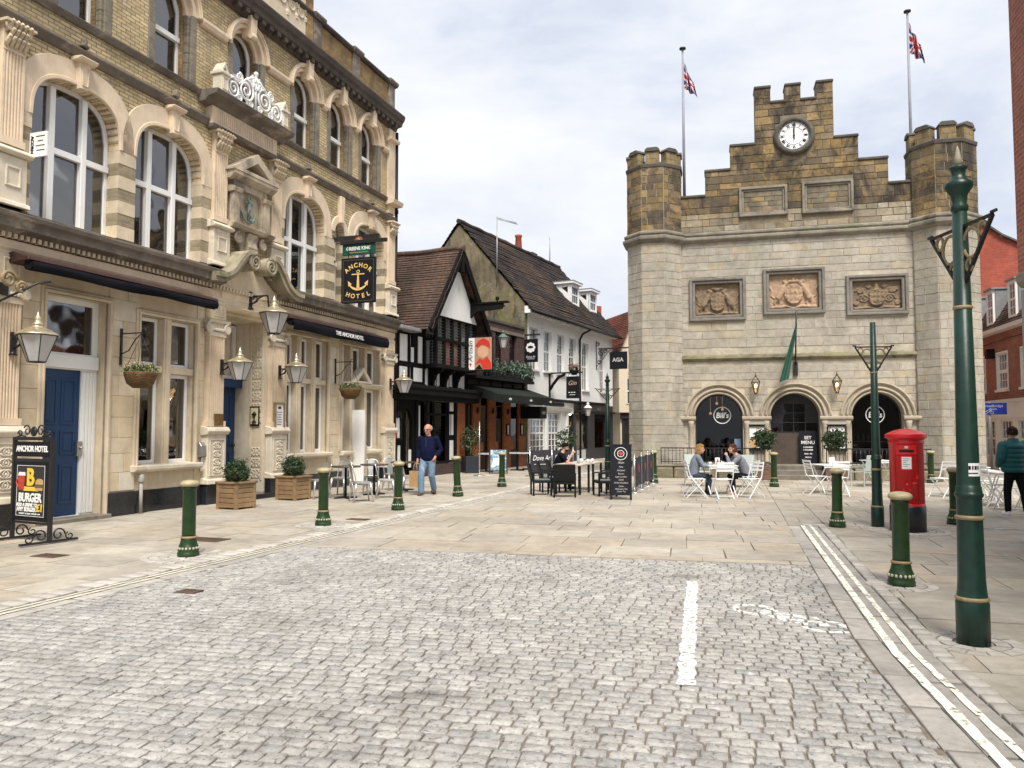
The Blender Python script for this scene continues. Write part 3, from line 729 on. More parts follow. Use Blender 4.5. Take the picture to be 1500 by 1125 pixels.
# arches
for i, c in enumerate(ARC):
    mb = MB(); n = 26
    P = lambda r: [(c+r*cos(pi-pi*k/n), ZS+r*sin(pi*k/n)) for k in range(n+1)]
    mb.ring(P(AR), P(.90), -.02, .3); mb.ring(P(.90), P(1.0), -.06, .05); mb.ring(P(1.0), P(1.08), -.03, .05); mb.ring(P(1.08), P(1.16), -.09, .05)
    for r, q in ((.83, .035), (.95, .04), (1.12, .035)):
        mb.tube([(x, -.05 if r < .9 else -.08, z) for x, z in P(r)], q, 6)
    ar = mb.build('archway', m_archst, hall)
    for s in (-1, 1):
        mb = MB(); x = c+s*(AR+.13)
        mb.lathe([(.11, Z0), (.13, Z0+.02), (.13, Z0+.12), (.085, Z0+.16), (.085, 1.72), (.10, 1.76), (.09, 1.80), (.14, 1.92)], 14, (x, -.04))
        mb.build('column', m_archst, ar)
    a, b = c-AR, c+AR
mb = MB()
for a, b in ((-4.3, ARC[0]-AR), (ARC[0]+AR, ARC[1]-AR), (ARC[1]+AR, ARC[2]-AR), (ARC[2]+AR, 3.7)):
    mb = MB(); mb.mould(a-.03, b+.03, [(.02, 1.91), (-.14, 1.93), (-.19, 1.98), (-.19, 2.06), (0, 2.09)])
    mb.build('impost_band', m_archst, hall, bevel=.01)
# arch glazing and doors
m_darkglass = glassmat('dark_shop_glass', .55, .5, .0)
m_bill = m_letter
m_slate = mat('charcoal_paint', (.022, .022, .024), .5, .2, 6)
m_brown = mat('dark_brown_board', (.085, .06, .045), .55, .25, 6)
for i in (0, 2):
    c = ARC[i]
    mb = MB(); f = archpoly(c, AR, Z0, ZS); f2 = archpoly(c, AR-.05, Z0+.06, ZS)
    mb.slab(f, [f2], .38, .46); w = mb.build('arched_window', m_slate, hall)
    mb = MB(); mb.slab(archpoly(c, AR-.04, Z0, ZS), [], .42, .425); mb.build('pane', m_darkglass, w)
    cm2 = Mx.Translation((c+.12*(1 if i == 0 else 0), .405, 2.12)) @ Mx.Rotation(pi/2, 4, 'X')
    mb = MB(cm2); mb.lathe([(.27, 0), (.27, .006), (.30, .006), (.30, 0)], 32, sm=False, caps=False); mb.build('logo_ring', m_letter, w)
    text('lettering', "Bill's", .27, m_letter, w, None, M=cm2 @ Mx.Translation((0, -.01, 0)), bold=.006, shear=.12, sx=.9)
    mb = MB()
    for z in ((.9, 1.2) if i == 2 else (.95,)):
        mb.box(c-.75, c+.75, .6, .8, z, z+.03)
    mb.build('shelf', m_white, w)
    mb = MB()
    for k in range(9):
        x = c-.65+.16*k; z = 1.23 if i == 2 else .98
        mb.lathe([(.04, z), (.045, z+.12), (.015, z+.2), (.015, z+.26)], 8, (x, .7))
    mb.build('bottles', m_oplass, w)
    if i == 0:
        mb = MB(); mb.box(c+.52, c+.74, .40, .41, .9, 1.3); mb.build('window_poster', mat('blue_poster', (.2, .28, .42), .5, .3, 12), w)
mb = MB(); mb.box(-4.2, 3.8, 3.0, 3.05, 0, 3.4); mb.box(-4.2, 3.8, .8, 3.0, 3.3, 3.35); mb.build('restaurant_back_wall', mat('restaurant_wall', (.16, .095, .055), .8, .6, 1.6), hall)
mb = MB(); random.seed(19)
for k in range(6):
    x = rnd(-3.6, 3.1); z = rnd(1.9, 2.6); y = rnd(1.2, 2.4); mb.sph((x, y, z), .05, 8, 6); mb.cyl((x, y, z), (x, y, 3.3), .006, n=4)
mb.build('added_pendants', emis('added_pendant_glow', (1., .6, .28), 1.0), hall)  # glowing pendants added to give lit glimpses through the arch glass
mb = MB()
for k in range(10):
    x = -3.8+.8*k; mb.box(x, x+.5, 1.4, 1.8, .0, .75); mb.lathe([(.02, .75), (.05, .8), (.05, .95)], 8, (x+.2, 1.5))
mb.build('restaurant_tables', mat('restaurant_furniture', (.3, .22, .15), .6, .4, 3), hall)
c = ARC[1]
mb = MB(); f = archpoly(c, AR, .44, ZS); holes = []
for a, b in ((-.76, -.4), (-.37, -.02), (.01, .36), (.39, .76)):
    for z0, z1 in ((1.55, 1.85), (1.88, 2.18), (2.21, 2.5)):
        if hypot(max(abs(a), abs(b)), max(0, z1-ZS)) < AR-.03: holes.append([(c+a, z0), (c+b, z0), (c+b, z1), (c+a, z1)])
mb.slab(f, holes, .5, .55); mb.slab(archpoly(c, AR-.02, 1.5, ZS), [], .56, .565); dr = mb.build('entrance_door', m_slate, hall)
mb = MB(); mb.box(c-.78, c+.18, .44, .48, .46, 1.5); mb.build('door_leaf', m_brown, dr)
mb = MB(); mb.slab([(c-.8, 1.55), (c+.8, 1.55), (c+.8, 2.1), (c+.6, 2.6), (c-.6, 2.6), (c-.8, 2.1)], [], .52, .523); mb.build('pane', m_darkglass, dr)
board = thing('menu_board', 'black chalkboard reading SET MENU leaning in the middle arch of the town hall', 'menu board', TH.w(c+.42, .25, .46), TH.a)
mb = MB(); mb.M = Mx.Rotation(-.06, 4, 'X'); mb.box(-.28, .28, -.01, .02, .02, 1.12); mb.build('board', m_sign, board, bevel=.008)
for k, (tx, sz, zz) in enumerate((('SET', .15, .88), ('MENU', .16, .72), ('2 COURSES', .06, .56), ('3 COURSES', .06, .47), ('MON - FRI', .055, .34), ('FROM 12', .05, .22))):
    text('lettering', tx, sz, m_letter, board, (0, -.013+.06*zz, zz), rx=pi/2+.06, bold=.003)
# steps, plinth walls and railings
m_step = mat('worn_step_stone', (.20, .175, .14), .9, .25, 6, .4, stains=[((.05, .05, .04), .6, (2, 2, 2), .5, .7), ((.12, .14, .06), .5, (1.5, 1.5, 1.5), .56, .7)])
m_plinth = mat('mossy_plinth_stone', (.22, .185, .13), .95, .3, 3, .6, isl=.25, stains=[((.13, .15, .06), .65, (1.3, 1.3, 1.3), .5, .66), ((.06, .05, .04), .6, (2, 2, 2), .52, .7)], bsc=9, dist=.05)
mb = MB()
mb.box(-1.15, .42, -1.3, -.9, -.02, .15); mb.box(-1.15, .42, -.95, -.6, -.02, .30); mb.box(-1.15, .42, -.65, .42, -.02, .45)
mb.build('steps', m_step, hall, bevel=.02)
random.seed(4)
for x0, x1 in ((-4.9, -1.2), (.47, 3.9)):
    x = x0; mb = MB()
    while x < x1-.05:
        l = min(rnd(.45, .95), x1-x); l = x1-x if x1-x-l < .25 else l
        mb.box(x+.01, x+l-.01, -1.1+rnd(-.04, .04), -.0, -.02, .36+rnd(-.03, .03)); x += l
    pl = mb.build('plinth', m_plinth, hall, bevel=.05, seg=2)
    mb = MB(); mb.box(x0-.01, x1+.01, -1.06, .05, .37, .46); mb.build('coping', m_step, pl, bevel=.02)
for x0, x1 in ((-4.75, -1.25), (.52, 3.6)):
    mb = MB(); y = -.9
    mb.beam((x0, y, 1.0), (x1, y, 1.0), .035); mb.beam((x0, y, .54), (x1, y, .54), .025)
    n = int((x1-x0)/.125)
    for k in range(n+1):
        x = x0+(x1-x0)*k/n; mb.cyl((x, y, .46), (x, y, 1.0), .016 if k % 8 == 0 else .009, n=6)
    mb.build('railing', m_iron, hall)
# menu cases between the arches
for x, lab in ((-1.58, 'black framed menu case with wooden header left of the town hall door'), (.96, 'black framed menu case with wooden header right of the town hall door')):
    t = thing('menu_case', lab, 'menu case', TH.w(x, -.03, 0), TH.a, 'menu cases beside the town hall door')
    mb = MB(); frame(mb, -.32, .32, .92, 1.78, .05, -.08, .02); mb.build('case_frame', m_black, t)
    mb = MB(); mb.box(-.28, .28, -.02, -.01, .96, 1.74); mb.build('backboard', mat('pale_board', (.55, .50, .42), .6, .1, 4), t)
    mb = MB()
    for a, b, z0, z1 in ((-.25, -.02, 1.36, 1.70), (.02, .25, 1.36, 1.70), (.02, .25, .99, 1.31)): mb.box(a, b, -.028, -.022, z0, z1)
    mb.build('menu_sheet', m_letter, t)
    mb = MB(); mb.box(-.25, -.02, -.028, -.022, .99, 1.31); mb.build('menu_sheet', mat('kraft_paper', (.5, .3, .15), .7, .1, 6), t)
    mb = MB(); mb.box(-.36, .36, -.1, .0, 1.79, 2.0); mb.build('header_board', mat('weathered_board', (.42, .38, .31), .8, .15, 6), t, bevel=.01)
    if x > 0: t['label'] = lab
# hall lanterns (lit)
def hall_lantern(x, lab):
    t = thing('wall_lantern', lab, 'lantern', TH.w(x, -.03, 3.15), TH.a, 'lit lanterns on the town hall')
    mb = MB(); y = -.22
    for k in range(4):
        a = pi/4+pi*k/2; p1 = (.19*cos(a), y+.19*sin(a), .08); p0 = (.05*cos(a), y+.05*sin(a), -.3); p2 = (.02*cos(a), y+.02*sin(a), .28)
        a2 = a+pi/2; q1 = (.19*cos(a2), y+.19*sin(a2), .08)
        mb.beam(p0, p1, .018); mb.beam(p1, q1, .022); mb.beam(p1, p2, .018)
    mb.lathe([(.05, -.33), (.06, -.29), (.02, -.28)], 8, (0, y)); mb.lathe([(.03, .26), (.035, .3), (.012, .34), (.012, .4), (.0, .42)], 8, (0, y))
    mb.beam((0, 0, -.05), (0, y+.1, .05), .02); mb.box(-.05, .05, -.02, .02, -.2, .08)
    mb.build('lantern_frame', mat('bronze_iron', (.06, .04, .025), .5, .2, 10), t)
    mb = MB(); mb.lathe([(.05, -.28), (.165, .07)], 4, (0, y), sm=False, a0=pi/4, caps=False); mb.build('lantern_glass', glassmat('amber_glass', .75), t)
    mb = MB(); mb.sph((0, y, -.04), .045, 10, 8, sz=1.5); mb.build('bulb', m_bulb, t)
hall_lantern(-1.6, 'lit amber lantern on the town hall wall left of the middle arch')
hall_lantern(.98, 'lit amber lantern on the town hall wall right of the middle arch')
# green banner on a short pole over the door
t = thing('banner_flag', 'furled dark green banner hanging from a black pole over the town hall door', 'banner', TH.w(-.29, 0, 0), TH.a)
mb = MB(); mb.tube([(.0, -.04, 3.7), (.0, -.65, 5.55)], .025, 8); mb.box(-.07, .07, -.09, .02, 3.45, 3.9); mb.build('pole', m_iron, t)
mb = MB(); rows = []
for j in range(15):
    u = j/14; z = 5.15-1.95*u; y0 = -.55-.05*u+.12*sin(u*3); wd = .04+.27*u**.8; row = []
    for k in range(13):
        q = k/12; row.append(mb.p(.02-.55*u*.8-.0+(q-.5)*wd, y0-.05*sin(q*9+u*2)*min(1, u*2), z+.10*q*u))
    rows.append(row)
for j in range(14):
    for k in range(12): mb.face((rows[j][k], rows[j][k+1], rows[j+1][k+1], rows[j+1][k]), True)
mb.build('banner', mat('green_cloth', (.02, .085, .055), .8, .2, 5), t)
# union flags on poles behind the gable
m_fb, m_fr, m_fw = mat('flag_blue', (.014, .028, .16), .8, .15, 5), mat('flag_red', (.42, .02, .03), .8, .15, 5), mat('flag_white', (.68, .66, .65), .8, .1, 5)
def ujack(u, v):
    """colour at flag coordinates: u 0..1 along, v 0..1 up"""
    x, y = (u-.5)*2, (v-.5)
    if abs(y) < .1 or abs(x) < .1: return 1
    if abs(y) < .167 or abs(x) < .167: return 2
    d = min(abs(y-x*.5), abs(y+x*.5))
    return 1 if d < .035 else 2 if d < .11 else 0
def flag(x, top, zbase, zf, h, ln, lab, ph):
    t = thing('flagpole', lab, 'flag', TH.w(x, 1.0, zbase), TH.a, 'union flags over the town hall')
    H_ = top-zbase
    mb = MB(); mb.tube([(0, 0, 0), (0, 0, H_)], [.06, .035], 10); mb.build('pole', mat('grey_pole', (.24, .25, .30), .5, .15, 6), t)
    mb = MB(); mb.lathe([(.03, H_), (.12, H_+.02), (.12, H_+.07), (.03, H_+.1)], 12); mb.build('finial', m_iron, t)
    mb = MB(); n, m = 36, 24; g = []
    for j in range(m+1):
        v = j/m; row = []
        for i in range(n+1):
            u = i/n; s = u*ln
            # limp: falls and gathers in folds
            xx = .04+s*.36*(1-.25*v); zz = zf-zbase-(1-v)*h*(1-.12*u)-s*.72*(.55+.45*v)
            yy = .09*sin(u*15+v*2.2+ph)*min(1, u*5)
            row.append(mb.p(xx+.05*sin(u*9+ph)*u, yy, zz))
        g.append(row)
    for j in range(m):
        for i in range(n):
            mb.cur = ujack((i+.5)/n, (j+.5)/m); mb.face((g[j][i], g[j][i+1], g[j+1][i+1], g[j+1][i]), True)
    mb.build('flag', [m_fb, m_fr, m_fw], t)
flag(-3.93, 15.72, 9.4, 15.25, 1.0, 1.3, 'limp union flag on a grey pole beside the left turret', .3)
flag(3.72, 16.1, 9.4, 15.75, 1.1, 1.4, 'limp union flag on a taller grey pole beside the right turret', 1.2)
# ================================================================ hotel
HO = Fr((-7.70, 14.516), 90-19.2)
hot = HO.root('hotel', 'three storey Victorian hotel in yellow brick and stone with arched windows and a blue door', 'hotel')
XL, XR = -7.6, 11.5
def sup(cx, hw, zs, rise, e=2., n=20, a0=pi, a1=0):
    """super-ellipse arch polyline, left to right"""
    out = []
    for k in range(n+1):
        t = a0+(a1-a0)*k/n; c, s_ = cos(t), max(0, sin(t))
        out.append((cx+hw*math.copysign(abs(c)**(2/e), c), zs+rise*s_**(2/e)))
    return out
def arched(cx, hw, z0, zs, rise, e=2., n=20):
    return [(cx-hw, z0), (cx+hw, z0)] + sup(cx, hw, zs, rise, e, n)[::-1]
FW = [(-5.35, .93), (-3.1, .93), (-.58, .93), (1.69, .93), (6.56, .93), (9.99, .93)]          # first floor windows
FZ0, FZS, FRI, FE = 5.28, 7.0, .86, 2.75
SW = [-5.35, -3.1, -.58, 1.69, 4.08, 6.5, 8.25, 9.97]                                          # second floor
SZ0, SZS, SRI = 9.14, 10.62, .50
GFZ = 4.6
# walls ------------------------------------------------------------
h1 = [arched(c, w, FZ0, FZS, FRI, FE) for c, w in FW] + [arched(8.28, .26, 5.3, 7.25, .3)]
mb = MB(); mb.slab([(XL, 5.0), (XR, 5.0), (XR, 9.06), (XL, 9.06)], h1, 0, .42); mb.build('wall', m_yellow, hot)
h2 = [arched(c, .56, SZ0, SZS, SRI+.1) for c in SW]
mb = MB(); mb.slab([(XL, 9.06), (XR, 9.06), (XR, 11.5), (XL, 11.5)], h2, 0, .14, rim=True); mb.build('wall', m_yellow, hot)
h2 = [arched(c, .45, SZ0, SZS, SRI) for c in SW]
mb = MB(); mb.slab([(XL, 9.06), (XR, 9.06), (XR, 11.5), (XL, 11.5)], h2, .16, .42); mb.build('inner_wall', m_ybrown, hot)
mb = MB(); mb.box(XR-.35, XR-.002, .43, 11, 0, 12.6); mb.box(XL, XL+.3, .43, 11, 0, 12.6); mb.box(XL, XR, 11, 11.3, 0, 12.6); mb.build('rear_wall', m_greybrick, hot)
mb = MB(); mb.box(XL, XR-.4, .43, 10.9, 4.55, 4.75); mb.box(XL, XR-.4, .43, 10.9, 8.5, 8.7); mb.build('floors', m_dark, hot)
mb = MB(); mb.box(XL, XR-.4, 4.5, 4.6, 0, 11.5); mb.build('partition', mat('dim_plaster', (.16, .14, .11), .9, .2, 2), hot)
mb = MB(); mb.box(XL, XR-.01, .45, 11, 11.6, 12.2); mb.build('roof', m_cap, hot)
# windows ----------------------------------------------------------
def pw(poly, y0, y1, mat_, parent, name):
    b = MB(); b.slab(poly, [], y0, y1); return b.build(name, mat_, parent)
def awin(cx, hw, z0, zs, rise, e, y, lights, zt, fw=.07, mw=.10, parent=hot):
    top_ = lambda x: zs+rise*max(0, 1-abs((x-cx)/hw)**e)**(1/e)
    outer = arched(cx, hw, z0, zs, rise, e); holes = []
    for a, b in lights:
        holes.append([(a, z0+fw), (b, z0+fw), (b, zt-.05), (a, zt-.05)])
        aa, bb = max(a, cx-hw+fw), min(b, cx+hw-fw)
        pts = [(aa+(bb-aa)*k/8) for k in range(9)]
        up = [(x, max(zt+.1, zs+(rise-fw)*max(0, 1-abs((x-cx)/(hw-fw+.001))**e)**(1/e))) for x in pts]
        holes.append([(aa, zt+.05), (bb, zt+.05)] + up[::-1])
    b = MB(); b.slab(outer, holes, y, y+.07)
    b.box(cx-hw+.02, cx+hw-.02, y-.05, y-.002, zt-.055, zt+.055)
    w = b.build('window', m_white, parent, bevel=.012)
    pw(arched(cx, hw-.03, z0+.03, zs, rise-.03, e), y+.035, y+.04, m_glass, w, 'pane')
    return w
for c, hw in FW:
    L = [(c-hw+.07, c-.40), (c-.28, c+.28), (c+.40, c+hw-.07)]
    w = awin(c, hw, FZ0, FZS, FRI, FE, .26, L, 6.62)
    b = MB(); b.box(c-.40, c-.28, .20, .258, FZ0+.02, FZS+.77); b.box(c+.28, c+.40, .20, .258, FZ0+.02, FZS+.77); b.build('mullion', m_white, w, bevel=.012)
for c in (0, 1):
    for dx in ((.74, 1.86) if c == 0 else (3.08,)):
        ch = MB(); ch.cyl((dx, 1.1, 6.5), (dx, 1.1, 8.4), .012, n=6)
        for k in range(5): ch.tube([(dx, 1.1, 6.35), (dx+.10*cos(k*1.257), 1.1+.10*sin(k*1.257), 6.3), (dx+.14*cos(k*1.257), 1.1+.14*sin(k*1.257), 6.4)], .012, 5)
        cd = ch.build('chandelier', m_iron, hot)
        g = MB()
        for k in range(5): g.sph((dx+.14*cos(k*1.257), 1.1+.14*sin(k*1.257), 6.47), .05, 8, 6, sz=1.5)
        g.build('bulbs', m_chand, cd)
w = awin(8.28, .26, 5.3, 7.25, .3, 2., .26, [(8.09, 8.47)], 6.4)
for c in SW:
    hw = .45; L = [(c-hw+.07, c+hw-.07)]
    awin(c, hw, SZ0, SZS, SRI, 2., .27, L, 10.05, .075)
# first floor dressings --------------------------------------------
m_bandbrick = brickmat('banded_brick', (.36, .29, .18), (.25, .21, .14), (.3, .26, .19), stains=[(SOOT, .4, (2, 2, 1), .52, .75)])
edges = []
for c, hw in FW: edges.append((c-hw, c+hw))
piers = [(-1.72, -1.51), (.35, .76), (2.62, 2.92), (5.60, 5.63), (7.49, 8.02), (8.54, 9.06), (10.92, 11.12), (-4.42, -4.03), (-6.6, -6.28)]
piers = [(-1.72, -1.51), (.35, .76), (2.62, 2.92), (5.42, 5.63), (7.49, 8.02), (8.54, 9.06), (10.92, 11.12), (-4.42, -4.03), (-2.17, -1.95)]
n = 7; dz = (FZS-5.3)/n
for a, c in piers:
    b = MB()
    for k in range(n):
        z = 5.3+dz*k; b.cur = k % 2
        b.box(a-.004, c+.004, -.03 if k % 2 == 0 else -.022, .255, z, z+dz)
    b.build('banded_pier', [m_stone, m_bandbrick], hot)
for c, hw in FW:
    b = MB(); n = 26
    fi = sup(c, hw-.001, FZS, FRI, FE, n); fo = sup(c, hw+.36, FZS, FRI+.42, 2.6, n)
    b.ring(fi, fo, -.035, .25)
    b.ring(sup(c, hw-.001, FZS, FRI, FE, n), sup(c, hw+.07, FZS, FRI+.07, FE, n), -.06, -.034)
    # spandrel stone up to the string course
    ar = b.build('arch_surround', m_stone_pink, hot, bevel=.01)
    b = MB()
    b.slab([(c-.08, 7.78), (c+.08, 7.78), (c+.12, 8.32), (c-.12, 8.32)], [], -.15, .1)
    b.slab([(c-.06, 7.84), (c+.06, 7.84), (c+.09, 8.24), (c-.09, 8.24)], [[(c-.04, 7.87), (c+.04, 7.87), (c+.065, 8.21), (c-.065, 8.21)]], -.17, -.14)
    b.mould(c-.2, c+.2, [(0, 8.26), (-.22, 8.28), (-.27, 8.34), (0, 8.36)])
    b.build('keystone', m_stone_pink, ar, bevel=.015)
    b = MB(); b.slab([(c-.1, 8.58), (c+.1, 8.58), (c+.04, 8.64), (c+.03, 8.72), (c, 8.75), (c-.03, 8.72), (c-.04, 8.64)], [], -.16, -.03); b.build('finial_block', m_stone_dark, ar, bevel=.02)
b = MB(); b.ring(sup(8.28, .26, 7.25, .3, 2., 16), sup(8.28, .46, 7.25, .52, 2., 16), -.035, .2); b.slab([(8.2, 7.55), (8.36, 7.55), (8.40, 8.32), (8.16, 8.32)], [], -.12, .1); b.build('keystone', m_stone_pink, hot, bevel=.015)
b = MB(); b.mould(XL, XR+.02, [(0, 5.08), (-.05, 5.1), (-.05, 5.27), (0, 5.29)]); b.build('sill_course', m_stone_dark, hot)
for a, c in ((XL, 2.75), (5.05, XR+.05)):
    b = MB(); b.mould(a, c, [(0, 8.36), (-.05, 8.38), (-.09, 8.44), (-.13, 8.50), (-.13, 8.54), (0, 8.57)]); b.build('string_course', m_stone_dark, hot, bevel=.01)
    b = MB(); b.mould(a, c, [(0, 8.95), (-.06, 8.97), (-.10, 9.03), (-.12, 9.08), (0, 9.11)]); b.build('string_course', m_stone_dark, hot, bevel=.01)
# second floor dressings
b = MB(); hm = MB()
for i, c in enumerate(SW):
    b = MB(); n = 20
    b.ring(sup(c, .45, SZS, SRI, 2, n), sup(c, .57, SZS, SRI+.11, 2, n), .09, .2)
    b.ring(sup(c, .555, SZS, SRI+.095, 2, n), sup(c, .66, SZS, SRI+.2, 2, n), -.03, .12)
    b.ring(sup(c, .66, SZS, SRI+.2, 2, n), sup(c, .77, SZS, SRI+.31, 2, n), -.10, .02)
    b.ring(sup(c, .70, SZS, SRI+.24, 2, n), sup(c, .74, SZS, SRI+.28, 2, n), -.13, -.08)
    ar = b.build('hood_mould', m_stone_pink, hot, bevel=.01)
    k = MB(); k.slab([(c-.09, 11.0), (c+.09, 11.0), (c+.12, 11.52), (c-.12, 11.52)], [], -.2, .1); k.tube([(c-.1, -.16, 11.02), (c+.1, -.16, 11.02)], .08, 10); k.build('keystone', m_stone_pink, ar, bevel=.015)
    k = MB()
    for s_ in (-1, 1):
        x = c+s_*.505
        k = MB()
        for q in range(7): k.box(x-.055, x+.055, .03, .155, SZ0+.21*q, SZ0+.21*q+(.21 if q < 6 else .2))
        k.box(min(x, c+s_*.68), max(x, c+s_*.68), -.02, .031, SZ0, SZS); k.build('jamb_bricks', m_greybrick, ar, bevel=.01)
xs = [XL]+[v for c in SW for v in (c-.77, c+.77)]+[11.05]
for a, c in zip(xs[::2], xs[1::2]):
    if c-a > .05:
        b = MB(); b.mould(a, c, [(0, 10.52), (-.08, 10.54), (-.12, 10.62), (-.12, 10.68), (0, 10.72)]); b.build('impost_string', m_stone_pink, hot, bevel=.01)
# main cornice and parapet
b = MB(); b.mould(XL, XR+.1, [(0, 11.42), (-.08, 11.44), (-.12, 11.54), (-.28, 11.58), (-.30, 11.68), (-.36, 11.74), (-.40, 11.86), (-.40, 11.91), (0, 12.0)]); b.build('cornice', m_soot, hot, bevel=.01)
b = MB()
x = XL+.2
while x < XR: b.box(x, x+.14, -.26, -.08, 11.46, 11.58); x += .30
b.build('cornice_brackets', m_soot, hot)
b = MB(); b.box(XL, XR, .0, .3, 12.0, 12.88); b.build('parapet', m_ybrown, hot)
b = MB(); b.mould(XL, XR+.06, [(.36, 12.88), (-.07, 12.88), (-.12, 12.94), (-.12, 13.0), (.36, 13.06)]); b.build('parapet_coping', m_soot, hot, bevel=.012)
for x in (9.05, 11.3, 6.98):
    b = MB(); b.box(x-.2, x+.2, -.06, .36, 11.97, 12.9); b.box(x-.13, x+.13, -.075, -.05, 12.1, 12.8); b.mould(x-.27, x+.27, [(.4, 12.9), (-.12, 12.9), (-.17, 12.97), (-.17, 13.04), (.4, 13.12)])
    b.build('parapet_pier', m_stone_dark, hot, bevel=.012)
# carved attic panel and tall chimney stack
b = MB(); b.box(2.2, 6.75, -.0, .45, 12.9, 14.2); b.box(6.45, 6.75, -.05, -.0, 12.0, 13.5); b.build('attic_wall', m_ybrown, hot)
b = MB(); b.mould(2.1, 6.9, [(.5, 13.5), (-.08, 13.5), (-.16, 13.6), (-.16, 13.68), (.5, 13.74)]); b.build('attic_cornice', m_soot, hot)
b = MB()
for k in range(9):
    x0 = 3.0+.4*k; sgn = 1 if k % 2 else -1
    pts = [(x0+.22*(1-t/20)*cos(t*.62*sgn), -.03, 12.75+.25*(1-t/20)*sin(t*.62)) for t in range(19)]
    b.tube(pts, [.05*(1-t/26) for t in range(19)], 5); b.sph((x0+.2, -.02, 12.45+.1*(k % 3)), .09, 6, 5, sy=.6); b.sph((x0-.12, -.02, 13.1), .07, 6, 5, sy=.6)
b.slab([(2.6, 12.1), (6.42, 12.1), (6.42, 13.4), (2.6, 13.4)], [], -.03, .0); b.build('carved_frieze', m_stone_dark if False else m_stone, hot)
b = MB(); b.box(7.1, 8.0, 1.0, 2.4, 11.9, 16.5); b.mould(7.0, 8.1, [(2.5, 14.3), (.9, 14.3), (.85, 14.4), (2.55, 14.4)]); b.build('chimney', m_ybrown, hot)
# pilasters ----------------------------------------------------------
def fluted(b, x0, x1, z0, z1, y=-.10, nf=6, d=.022):
    w = (x1-x0); m = w*.08; pitch = (w-2*m)/nf
    prof = [(x0, 0), (x0, y), (x0+m, y)]
    for k in range(nf):
        a = x0+m+pitch*k
        prof += [(a+pitch*.18, y), (a+pitch*.32, y+d), (a+pitch*.68, y+d), (a+pitch*.82, y)]
    prof += [(x1-m, y), (x1, y), (x1, 0)]
    A = [b.p(px, py, z0) for px, py in prof]; B = [b.p(px, py, z1) for px, py in prof]
    for i in range(len(prof)-1): b.face((A[i], A[i+1], B[i+1], B[i]))
    b.face(B)
def volutes(b, x, z, r, y=-.16):
    for k in range(0, 1):
        pts = [(x+r*(1-t/22)*cos(pi/2+t*.55), y, z+r*(1-t/22)*sin(pi/2+t*.55)) for t in range(20)]
        b.tube(pts, [.30*r*(1-t/34) for t in range(20)], 6)
    b.cyl((x, y+.08, z), (x, y-.02, z), r*.62, n=12)
def acanthus(b, x0, x1, z0, z1):
    random.seed(int(x0*10)+3)
    for j in range(3):
        for k in range(5-j % 2):
            x = x0+.04+(x1-x0-.08)*(k+.5*(j % 2))/4; z = z0+(z1-z0)*(.1+.27*j)
            b.tube([(x, -.10, z), (x, -.16-.02*j, z+.09), (x+rnd(-.01, .01), -.22-.03*j, z+.15), (x, -.24-.03*j, z+.12)], [.035, .04, .03, .012], 6)
    for x, s_ in ((x0+.04, -1), (x1-.04, 1)):
        volutes(b, x, z1-.10, .085, -.2)
    b.box(x0-.07, x1+.07, -.26, .0, z1-.045, z1)
for x0, x1 in ((-2.12, -1.72), (2.93, 3.36), (5.0, 5.42), (11.1, 11.52), (-6.9, -6.5)):
    b = MB(); b.box(x0-.06, x1+.06, -.16, .0, 5.28, 6.12); b.mould(x0-.12, x1+.12, [(0, 6.12), (-.22, 6.13), (-.26, 6.18), (-.2, 6.24), (0, 6.3)]); b.mould(x0-.1, x1+.1, [(0, 5.28), (-.22, 5.28), (-.2, 5.36), (0, 5.42)])
    b.slab([(x0+.06, 5.6), (x1-.06, 5.6), (x1-.06, 5.95), (x0+.06, 5.95)], [[(x0+.1, 5.64), (x1-.1, 5.64), (x1-.1, 5.91), (x0+.1, 5.91)]], -.185, -.15)
    pi_ = b.build('pilaster', m_stone_pale, hot, bevel=.012)
    b = MB(); b.box(x0-.03, x1+.03, -.13, 0, 6.3, 6.42); fluted(b, x0, x1, 6.42, 7.86); b.build('shaft', m_stone_pink, pi_)
    b = MB(); b.box(x0, x1, -.11, 0, 7.86, 8.3); acanthus(b, x0, x1, 7.88, 8.33); b.build('capital', m_stone, pi_)
    if x0 > 8: b = MB(); b.box(x0, x1, -.08, -.0, 8.62, 11.4); b.mould(x0-.1, x1+.08, [(0, 10.95), (-.2, 11.0), (-.22, 11.08), (0, 11.12)]); b.mould(x0-.12, x1+.12, [(0, 8.86), (-.3, 8.9), (-.34, 9.02), (0, 9.1)]); b.build('upper_pilaster', m_stone_pink, pi_)
# ground floor ------------------------------------------------------
GH = [[(-1.12, -.01), (.22, -.01), (.22, 4.02), (-1.12, 4.02)], [(.98, .92), (2.55, .92), (2.55, 3.92), (.98, 3.92)], [(3.45, -.01), (5.0, -.01), (5.0, 4.25), (3.45, 4.25)],
      [(5.78, 1.0), (7.75, 1.0), (7.75, 4.08), (5.78, 4.08)], [(8.45, 1.0), (9.02, 1.0), (9.02, -.01), (9.82, -.01), (9.82, 1.0), (10.65, 1.0), (10.65, 4.08), (8.45, 4.08)], [(-6.3, .9), (-2.9, .9), (-2.9, 3.9), (-6.3, 3.9)]]
